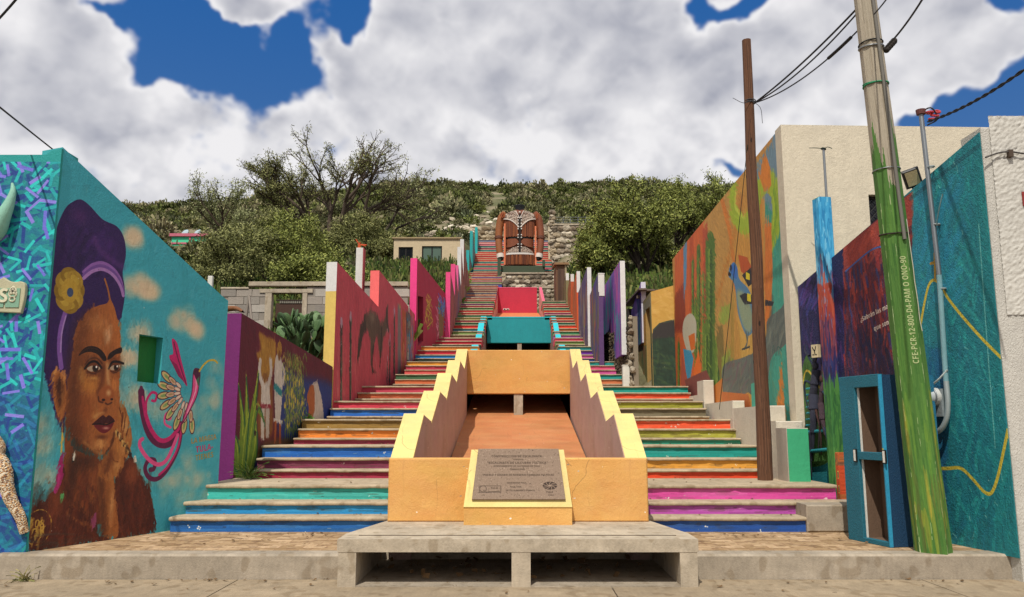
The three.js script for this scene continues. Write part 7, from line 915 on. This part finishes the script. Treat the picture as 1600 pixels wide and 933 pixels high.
// ---------------------------------------------------------------- plants
function leafMesh(list, cols, seed, jitter = 0.25) { // list of [x, y, z, length, width, dir]; small folded leaf sprays
  const r = rng(seed), n = list.length, pos = new Float32Array(n * 18), col = new Float32Array(n * 18), c = new THREE.Color(), d = new THREE.Vector3(), s = new THREE.Vector3(), u = new THREE.Vector3();
  list.forEach(([x, y, z, L, W, dir], i) => {
    if (dir) d.copy(dir); else d.set(r() - 0.5, (r() - 0.35) * 0.9, r() - 0.5); d.normalize(); u.set(r() - 0.5, r() - 0.5, r() - 0.5); s.crossVectors(d, u).normalize();
    const a = [x - s.x * W * 0.4, y - s.y * W * 0.4, z - s.z * W * 0.4], b = [x + s.x * W * 0.4, y + s.y * W * 0.4, z + s.z * W * 0.4], e = [x + d.x * L + s.x * W * 0.5, y + d.y * L + s.y * W * 0.5 - L * 0.08, z + d.z * L + s.z * W * 0.5], f = [x + d.x * L * 0.9 - s.x * W * 0.5, y + d.y * L * 0.9 - s.y * W * 0.5, z + d.z * L * 0.9 - s.z * W * 0.5];
    pos.set([...a, ...b, ...e, ...a, ...e, ...f], i * 18);
    c.set(pick(cols, r)); const k = 1 + (r() - 0.5) * jitter * 2; for (let q = 0; q < 6; q++) col.set([c.r * k, c.g * k, c.b * k], i * 18 + q * 3);
  });
  const g = new THREE.BufferGeometry(); g.setAttribute('position', new THREE.BufferAttribute(pos, 3)); g.setAttribute('color', new THREE.BufferAttribute(col, 3)); g.computeVertexNormals(); return g;
}
const leafMat = std({ vertexColors: true, roughness: 0.8, side: THREE.DoubleSide });
const barkMat = (c) => std({ color: c, map: mapMottle, bumpMap: bumpRough, bumpScale: 0.02, roughness: 1 });
function growTree(o) { // {seed, limbs, height, spread, levels, lean, flat}
  const r = rng(o.seed), wood = [], tips = [];
  const branch = (p, dir, len, rad, level) => {
    const pts = [p.clone()], d = dir.clone(), q = p.clone(), n = 4;
    for (let i = 0; i < n; i++) { d.add(new THREE.Vector3((r() - 0.5) * o.wiggle, (r() - 0.5) * o.wiggle * 0.7 + o.lift, (r() - 0.5) * o.wiggle)).normalize(); q.addScaledVector(d, len / n); pts.push(q.clone()); if (level <= 1) tips.push([q.clone(), d.clone(), level]); }
    wood.push(tube(pts, rad, level > 2 ? 9 : level > 0 ? 5 : 3, Math.max(0.004, rad * 0.55), level > 2 ? 8 : 4));
    if (level > 0) { const k = o.kids + Math.floor(r() * 2); for (let i = 0; i < k; i++) { const t = i === 0 ? 1 : 0.35 + 0.65 * r(), b = pts[Math.min(n, Math.max(1, Math.round(t * n)))], nd = d.clone().add(new THREE.Vector3((r() - 0.5) * o.fork, (r() - 0.5) * o.fork * 0.6, (r() - 0.5) * o.fork)).normalize(); branch(b, nd, len * (o.shrink + 0.15 * (r() - 0.5)), rad * 0.56, level - 1); } }
  };
  for (const [dx, dy, dz, len, rad, px = 0, pz = 0] of o.limbs) branch(new THREE.Vector3(px, 0, pz), new THREE.Vector3(dx, dy, dz).normalize(), len, rad, o.levels);
  return { wood, tips };
}
function tree(name, label, category, base, o) {
  const t = thing(name, label, category, base, 0, o.group), { wood, tips } = growTree(o), r = rng(o.seed + 99), leaves = [];
  part(t, 'trunk', clean(wood), barkMat(o.bark ?? '#4a3a2e'));
  for (const [p, d, level] of tips) { if (r() > o.leafy(p)) continue; for (let i = 0; i < o.perTip; i++) leaves.push([p.x + (r() + r() - 1) * o.puff, p.y + (r() + r() - 1) * o.puff * 0.7, p.z + (r() + r() - 1) * o.puff, o.leaf * (0.6 + 0.8 * r()), o.leaf * 0.34]); }
  if (leaves.length) { const m = part(t, 'crown', leafMesh(leaves, o.cols, o.seed + 5), leafMat); m.userData.kind = 'stuff'; }
  return t;
}
const OLIVE = ['#7c7e48', '#8a8c54', '#6c703e', '#98985c', '#5e6238'], GREEN = ['#7a8238', '#8a9244', '#6a7230', '#9a9e50', '#5a642a'], PALE = ['#868c5e', '#96996a', '#70784e', '#a4a678'];
const onHill = (px, py, D) => { const v = at(px, py, D); v.y = groundY(v.x, D) - 0.1; return v; };
tree('mesquite_tree', 'large spreading mesquite with half bare dark twigs standing against the sky', 'tree', onHill(512, 390, 43), { seed: 21, levels: 4, kids: 3, wiggle: 0.42, lift: 0.035, fork: 1.3, shrink: 0.66, bark: '#574a3e', limbs: [[-0.8, 1, 0, 2.7, 0.2], [-0.35, 1, 0.3, 2.9, 0.17], [0.1, 1, -0.2, 3.0, 0.17], [0.55, 1, 0.1, 2.8, 0.18], [1.25, 0.75, 0, 2.9, 0.17], [-1.35, 0.7, 0.1, 2.5, 0.13]], leafy: (p) => (p.x > 1.6 ? 0.3 : p.y > 4.4 ? 0.5 : 0.52), perTip: 8, puff: 0.26, leaf: 0.1, cols: OLIVE });
tree('mesquite_tree', 'loose pale leaved tree at the left end of the tree group on the slope', 'tree', onHill(352, 380, 39), { seed: 5, levels: 3, kids: 3, wiggle: 0.4, lift: 0.06, fork: 1.0, shrink: 0.68, limbs: [[-0.4, 1, 0, 1.7, 0.09], [0.15, 1, 0.2, 1.9, 0.1], [0.5, 1, -0.2, 1.5, 0.08]], leafy: () => 0.75, perTip: 14, puff: 0.34, leaf: 0.1, cols: PALE });
tree('mesquite_tree', 'bare twiggy tree to the right of the large mesquite behind the cream house', 'tree', onHill(588, 385, 45), { seed: 37, levels: 4, kids: 2, wiggle: 0.5, lift: 0.01, fork: 1.5, shrink: 0.68, bark: '#4a4038', limbs: [[0.7, 1, 0, 2.1, 0.11], [-0.2, 1, 0.2, 2.2, 0.11], [1.2, 0.7, 0.2, 2.0, 0.1], [-0.9, 0.8, 0, 1.7, 0.09]], leafy: () => 0.25, perTip: 4, puff: 0.3, leaf: 0.15, cols: PALE });
for (const [px, py, D, sc, label, cols, seed] of [[352, 440, 31, 0.85, 'rounded olive green shrub tree above the low end of the turquoise wall', OLIVE, 3], [392, 430, 29, 1.1, 'dense olive green shrub tree in front of the pale leaved tree', OLIVE, 8], [452, 425, 30, 1.15, 'broad green shrub tree above the block wall cap', GREEN, 13], [505, 430, 27, 0.85, 'bright green feathery shrub right of the broad shrub tree', GREEN, 17], [420, 385, 37, 1.15, 'tall dark green shrub tree under the large mesquite limbs', OLIVE, 29], [560, 395, 39, 0.9, 'shadowy shrub tree left of the cream house', OLIVE, 33]])
  tree('shrub_tree', label, 'shrub', onHill(px, py, D), { seed: seed * 7 + 1, levels: 3, kids: 3, wiggle: 0.4, lift: 0.02, fork: 1.35, shrink: 0.7, group: undefined, bark: '#463a2e', limbs: [[-0.7, 1, 0.2, 1.1 * sc, 0.06], [0, 1, 0.3, 1.25 * sc, 0.06], [0.7, 1, -0.1, 1.15 * sc, 0.06], [0.3, 0.9, 0.9, 1.0 * sc, 0.05], [-1.3, 0.6, 0.3, 1.0 * sc, 0.05], [1.3, 0.6, 0.3, 1.0 * sc, 0.05]], leafy: () => 0.8, perTip: 15, puff: 0.36, leaf: 0.1, cols });
for (const [px, py, D, limbs, label, seed] of [[1000, 425, 33, [[-0.6, 1, 0.2, 1.8, 0.13], [0.05, 1, 0.2, 2.0, 0.14], [0.7, 1, 0, 1.8, 0.12], [-1.2, 0.7, 0.2, 1.5, 0.1], [1.3, 0.6, 0.3, 1.6, 0.09]], 'large dense green mesquite behind the purple and white fins', 4], [1052, 425, 35, [[0.2, 1, 0.1, 2.0, 0.15], [0.9, 0.9, 0.1, 2.1, 0.13], [-0.5, 1, 0.1, 1.7, 0.12], [1.5, 0.6, 0.2, 1.9, 0.1], [-1.1, 0.7, 0.3, 1.4, 0.09]], 'dense green mesquite with forked dark trunk beside the bird mural house', 9], [948, 430, 36, [[-0.4, 1, 0.2, 1.1, 0.07], [0.4, 1, 0, 1.2, 0.07]], 'smaller green mesquite beside the high stone wall', 15], [1100, 400, 44, [[-0.6, 1, 0.1, 1.9, 0.1], [0.5, 1, 0, 1.9, 0.1], [-1.3, 0.7, 0.2, 1.8, 0.1], [1.2, 0.7, 0, 1.6, 0.1]], 'far green mesquite on the slope left of the bird mural house', 19]])
  tree('mesquite_tree', label, 'tree', onHill(px, py, D), { seed: seed * 11 + 2, levels: 3, kids: 4, wiggle: 0.38, lift: 0.02, fork: 1.35, shrink: 0.66, bark: '#33291f', limbs, leafy: () => 0.75, perTip: 14, puff: 0.34, leaf: 0.11, cols: GREEN });
// scrub on the hill: nobody could count it
{
  const r = rng(404), variants = [0, 1, 2, 3].map((k) => { const list = [], rr = rng(50 + k); const n = k === 3 ? 40 : 210; for (let i = 0; i < n; i++) { if (k === 3) { const A = rr() * 6.28, e = 0.2 + rr() * 1.1; list.push([0, 0.05, 0, 0.9 + rr() * 0.3, 0.09, new THREE.Vector3(Math.cos(A) * Math.cos(e), Math.sin(e), Math.sin(A) * Math.cos(e))]); } else { const A = rr() * 6.28, q = Math.cbrt(0.15 + 0.85 * rr()), e = Math.asin(rr() * 0.98), lob = 1 + 0.3 * Math.sin(A * (2 + k) + k), x = Math.cos(A) * Math.cos(e) * q * lob, y = Math.sin(e) * q * (0.72 + 0.1 * k) * (1 + 0.25 * Math.sin(A * 3 + k)), z = Math.sin(A) * Math.cos(e) * q * lob; list.push([x * 0.85, y + 0.08, z * 0.85, 0.26, 0.13, new THREE.Vector3(x + (rr() - 0.5), y + 0.3 + (rr() - 0.5), z + (rr() - 0.5))]); } } return leafMesh(list, ['#ffffff', '#d8d8d8', '#b4b4b4', '#8f8f8f'], 60 + k, 0.15); });
  const spots = [[], [], [], []];
  const free = (x, D) => { if (Math.abs(x) < 2.7 && D < 48) return false; if (D < 40 && x > 1.8 && x < 3.2 && D > 27 && r() > 0.3) return false; if (x > -6 && x < -2.1 && D > 36.6 && D < 42.5) return false; if (x > 1.5 && x < 5.2 && D > 36 && D < 42.5) return false; if (x / D > -0.435 && x / D < -0.365 && D > 41 && D < 49) return false; const track = lerp(-0.9, -2.2, smooth(47, 85, D)) + 0.8 * Math.sin(D * 0.2); if (D > 46 && Math.abs(x - track) < 0.9 && D < 80) return false; if (D > 45 && D < 54 && Math.abs(x) < 4.5 && r() > 0.25) return false; return true; };
  for (let i = 0; i < 26000; i++) {
    const D = 24 + 78 * Math.pow(r(), 0.75), x = (r() - 0.5) * 2 * (8 + D * 0.72); if (D < 27 && x > -3) continue; if (!free(x, D)) continue; const n = fbm2(x * 0.16 + 5, D * 0.16, 4) + 0.5 * fbm2(x * 0.8, D * 0.8, 2); if (n > 0.38 - 0.25 * r()) continue;
    const near = D < 34 ? 0.7 : 1, k = r() > 0.94 ? 3 : Math.floor(r() * 3), s = (k === 3 ? 0.35 + r() * 0.35 : (0.25 + 0.75 * r() * r()) * near * (r() > 0.93 ? 1.5 : 1)); spots[k].push([x, groundY(x, D) - 0.04, -D, s, r() * 6.28, r()]);
  }
  const grp = new THREE.Group(); grp.name = 'hillside_scrub'; scene.add(grp); tag(grp, 'dense low olive scrub and spiky plants covering the hill up to the skyline', 'scrub', null, 'stuff');
  const tint = [['#76803c', '#878e48', '#667034', '#969858', '#7a7a44', '#9a9a68'], ['#7c8840', '#6a7634', '#909a50', '#656e34'], ['#8a8a58', '#9c9870', '#757848', '#a8a078'], ['#929a74', '#a0a682', '#848e66', '#acac88']], mt = new THREE.Matrix4(), qt = new THREE.Quaternion(), c = new THREE.Color(), up = new THREE.Vector3(0, 1, 0);
  const sm = std({ vertexColors: true, side: THREE.DoubleSide, roughness: 0.9 });
  spots.forEach((list, k) => { const m = new THREE.InstancedMesh(variants[k], sm, list.length); m.name = 'scrub'; list.forEach(([x, y, z, s, a, v], i) => { mt.compose(new THREE.Vector3(x, y, z), qt.setFromAxisAngle(up, a), new THREE.Vector3(s, s * (0.75 + 0.5 * v), s)); m.setMatrixAt(i, mt); c.set(tint[k][Math.floor(v * tint[k].length)]).multiplyScalar(0.94); m.setColorAt(i, c); }); m.castShadow = m.receiveShadow = true; m.userData.kind = 'stuff'; grp.add(m); });
}
{ // rank weeds on the plots behind the walls
  const r = rng(505), tuft = (() => { const list = [], rr = rng(88); for (let i = 0; i < 34; i++) { const A = rr() * 6.28, e = 0.7 + rr() * 0.8; list.push([(rr() - 0.5) * 0.16, 0, (rr() - 0.5) * 0.16, 0.3 + rr() * 0.35, 0.035, new THREE.Vector3(Math.cos(A) * Math.cos(e), Math.sin(e), Math.sin(A) * Math.cos(e))]); } return leafMesh(list, ['#ffffff', '#d0d0d0', '#a8a8a8'], 90, 0.15); })(), spots = [];
  for (let i = 0; i < 9000; i++) { const D = 19.8 + 17 * r(), x = -2.2 - r() * 12; if (x > -2.75 && D < 24) continue; spots.push([x, D]); } for (let i = 0; i < 2600; i++) { const D = 22 + 14 * r(), x = 2.5 + r() * 8; spots.push([x, D]); } for (let i = 0; i < 900; i++) spots.push([-3.9 - r() * 4, 13.5 + r() * 6]);
  const m = new THREE.InstancedMesh(tuft, std({ vertexColors: true, side: THREE.DoubleSide, roughness: 0.9 }), spots.length), mt = new THREE.Matrix4(), q = new THREE.Quaternion(), c = new THREE.Color(); spots.forEach(([x, D], i) => { const s = 0.7 + r() * 0.9; mt.compose(new THREE.Vector3(x, groundY(x, D) - 0.02, -D), q.setFromAxisAngle(new THREE.Vector3(0, 1, 0), r() * 6.28), new THREE.Vector3(s, s * (0.7 + r() * 0.5), s)); m.setMatrixAt(i, mt); m.setColorAt(i, c.set(pick(['#55702a', '#68802f', '#47601f', '#7a8a3c', '#8a8a4c'], r))); }); m.name = 'weeds'; m.castShadow = m.receiveShadow = true; scene.add(m); tag(m, 'rank green grass and weeds on the plots behind the painted walls', 'grass', null, 'stuff');
}
{ // tufts at the foot of the maroon wall
  const tuft = (label, p, n, L, cols, seed, flat) => { const r = rng(seed), list = []; for (let i = 0; i < n; i++) { const A = r() * 6.28, e = flat + r() * (1.4 - flat), d = new THREE.Vector3(Math.cos(A) * Math.cos(e), Math.sin(e), Math.sin(A) * Math.cos(e)); let q = new THREE.Vector3((r() - 0.5) * 0.08, 0, (r() - 0.5) * 0.08); const l = L * (0.5 + 0.7 * r()); for (let k = 0; k < 4; k++) { list.push([q.x, q.y, q.z, l / 4 * 1.12, 0.016 * (1 - k * 0.2), d.clone()]); q = q.clone().addScaledVector(d, l / 4); d.y -= 0.28; d.normalize(); } } const m = mesh(numbered('grass_tuft'), leafMesh(list, cols, seed + 1), leafMat, scene); m.position.copy(p); tag(m, label, 'grass'); };
  tuft('long bladed grass tuft growing at the foot of the painted agave', V(xAt(388, 740, 10.75), 0.665, 10.78), 60, 0.34, ['#4a6a24', '#6f8a3a', '#8a8f4c', '#38521c'], 12, 0.25); tuft('small green weed on the landing below the painted shawl woman', V(xAt(487, 655, 13.3), STEPS[8].y, 13.2), 30, 0.14, ['#4f8a2a', '#67a03a'], 15, 0.3); tuft('wisp of dry weed in the street against the kerb at far left', V(xAt(38, 905, 7.4), 0, 7.42), 22, 0.16, ['#6a6a3a', '#8a8050'], 18, 0.2);
}
{ // thin dark post on the skyline
  const v = at(1120, 306, 70); v.y = groundY(v.x, 70); single('fence_post', rod(v, at(1120, 285, 70), 0.1, 6), std({ color: 0x2c241e }), 'lone dark post on the skyline of the hill left of the bird mural house', 'post');
}

{ // pale stones lying on the bare slope above the stairs
  const r = rng(606), list = [], c = new THREE.Color();
  for (let i = 0; i < 300; i++) { const D = 45.5 + 16 * r() * r(), x = -5 + r() * 9; if (D < 47.2 && Math.abs(x) < 2.4) continue; const q = pick(PEBBLES, r).clone(), k = 0.08 + 0.26 * r() * r(); q.rotateX(r() * 6); q.rotateY(r() * 6); q.scale(k * 1.2, k * 0.7, k); q.translate(x, groundY(x, D) + k * 0.2, -D); c.set(pick(['#c9bda6', '#d8ccb8', '#b0a48e', '#a0927c'], r)); const a = new Float32Array(q.attributes.position.count * 3); for (let j = 0; j < a.length; j += 3) a.set([c.r, c.g, c.b], j); q.setAttribute('color', new THREE.BufferAttribute(a, 3)); list.push(q); }
  const m = single('slope_stones', mergeGeometries(list), std({ vertexColors: true, bumpMap: bumpRough, bumpScale: 0.02, roughness: 1 }), 'pale loose stones scattered over the bare slope above the topmost steps', 'stones'); m.userData.kind = 'stuff';
}

{ // dry leaves and scraps blown along the kerb, the pavement and the lower treads
  const r = rng(808), list = [], leaf = (x, y, D, k) => { const g = new THREE.PlaneGeometry(k, k * 0.55, 2, 1), p = g.attributes.position; for (let i = 0; i < p.count; i++) p.setZ(i, Math.abs(p.getX(i)) * 0.4); g.rotateX(-1.57 + (r() - 0.5) * 0.6); g.rotateY(r() * 6.28); g.translate(x, y + 0.008, -D); g.computeVertexNormals(); list.push(g); };
  for (let i = 0; i < 70; i++) leaf(-4.6 + r() * 9.4, 0, 7.47 - r() * r() * 0.7, 0.02 + r() * 0.03); for (let i = 0; i < 60; i++) { const s = r() > 0.5 ? 1 : -1; leaf(s * (1.7 + r() * 2), WALK, 8.95 - r() * r() * 1.0, 0.018 + r() * 0.03); }
  for (let i = 0; i < 90; i++) { const k = Math.floor(r() * 6), s = r() > 0.5 ? 1 : -1; leaf(s * (1.4 + r() * 2), STEPS[k].y + 0.002, lerp(STEPS[k].D + 0.05, STEPS[k + 1].D - 0.02, Math.sqrt(r())), 0.016 + r() * 0.026); }
  const m = single('street_litter', clean(list), std({ color: 0x6a5236, roughness: 1, side: THREE.DoubleSide }), 'dry leaves and scraps scattered along the kerb, pavement and lower treads', 'litter'); m.userData.kind = 'stuff';
}

// ---------------------------------------------------------------- families of alike things
const GROUPS = { fin_wall: 'fin walls lining the stairs', mesquite_tree: 'mesquite trees on the slope', shrub_tree: 'shrub trees behind the left walls', cable: 'cables and wires', staircase: 'flights of painted stairs', stepped_channel: 'stepped channels on the stair axis', mural_wall: 'mural walls along the stairs', post: 'white posts', satellite_dish: 'dishes on the mint green house', relief_figure: 'relief figures on the painted hill', rung: 'teal rungs on the painted hill', stone_wall: 'rubble walls at the head of the stairs', grass_tuft: 'small weeds by the steps and kerb' };
for (const o of scene.children) { const g = GROUPS[o.name.replace(/_\d{3}$/, '')]; if (g && o.userData.label) o.userData.group = g; }

renderer.render(scene, camera);
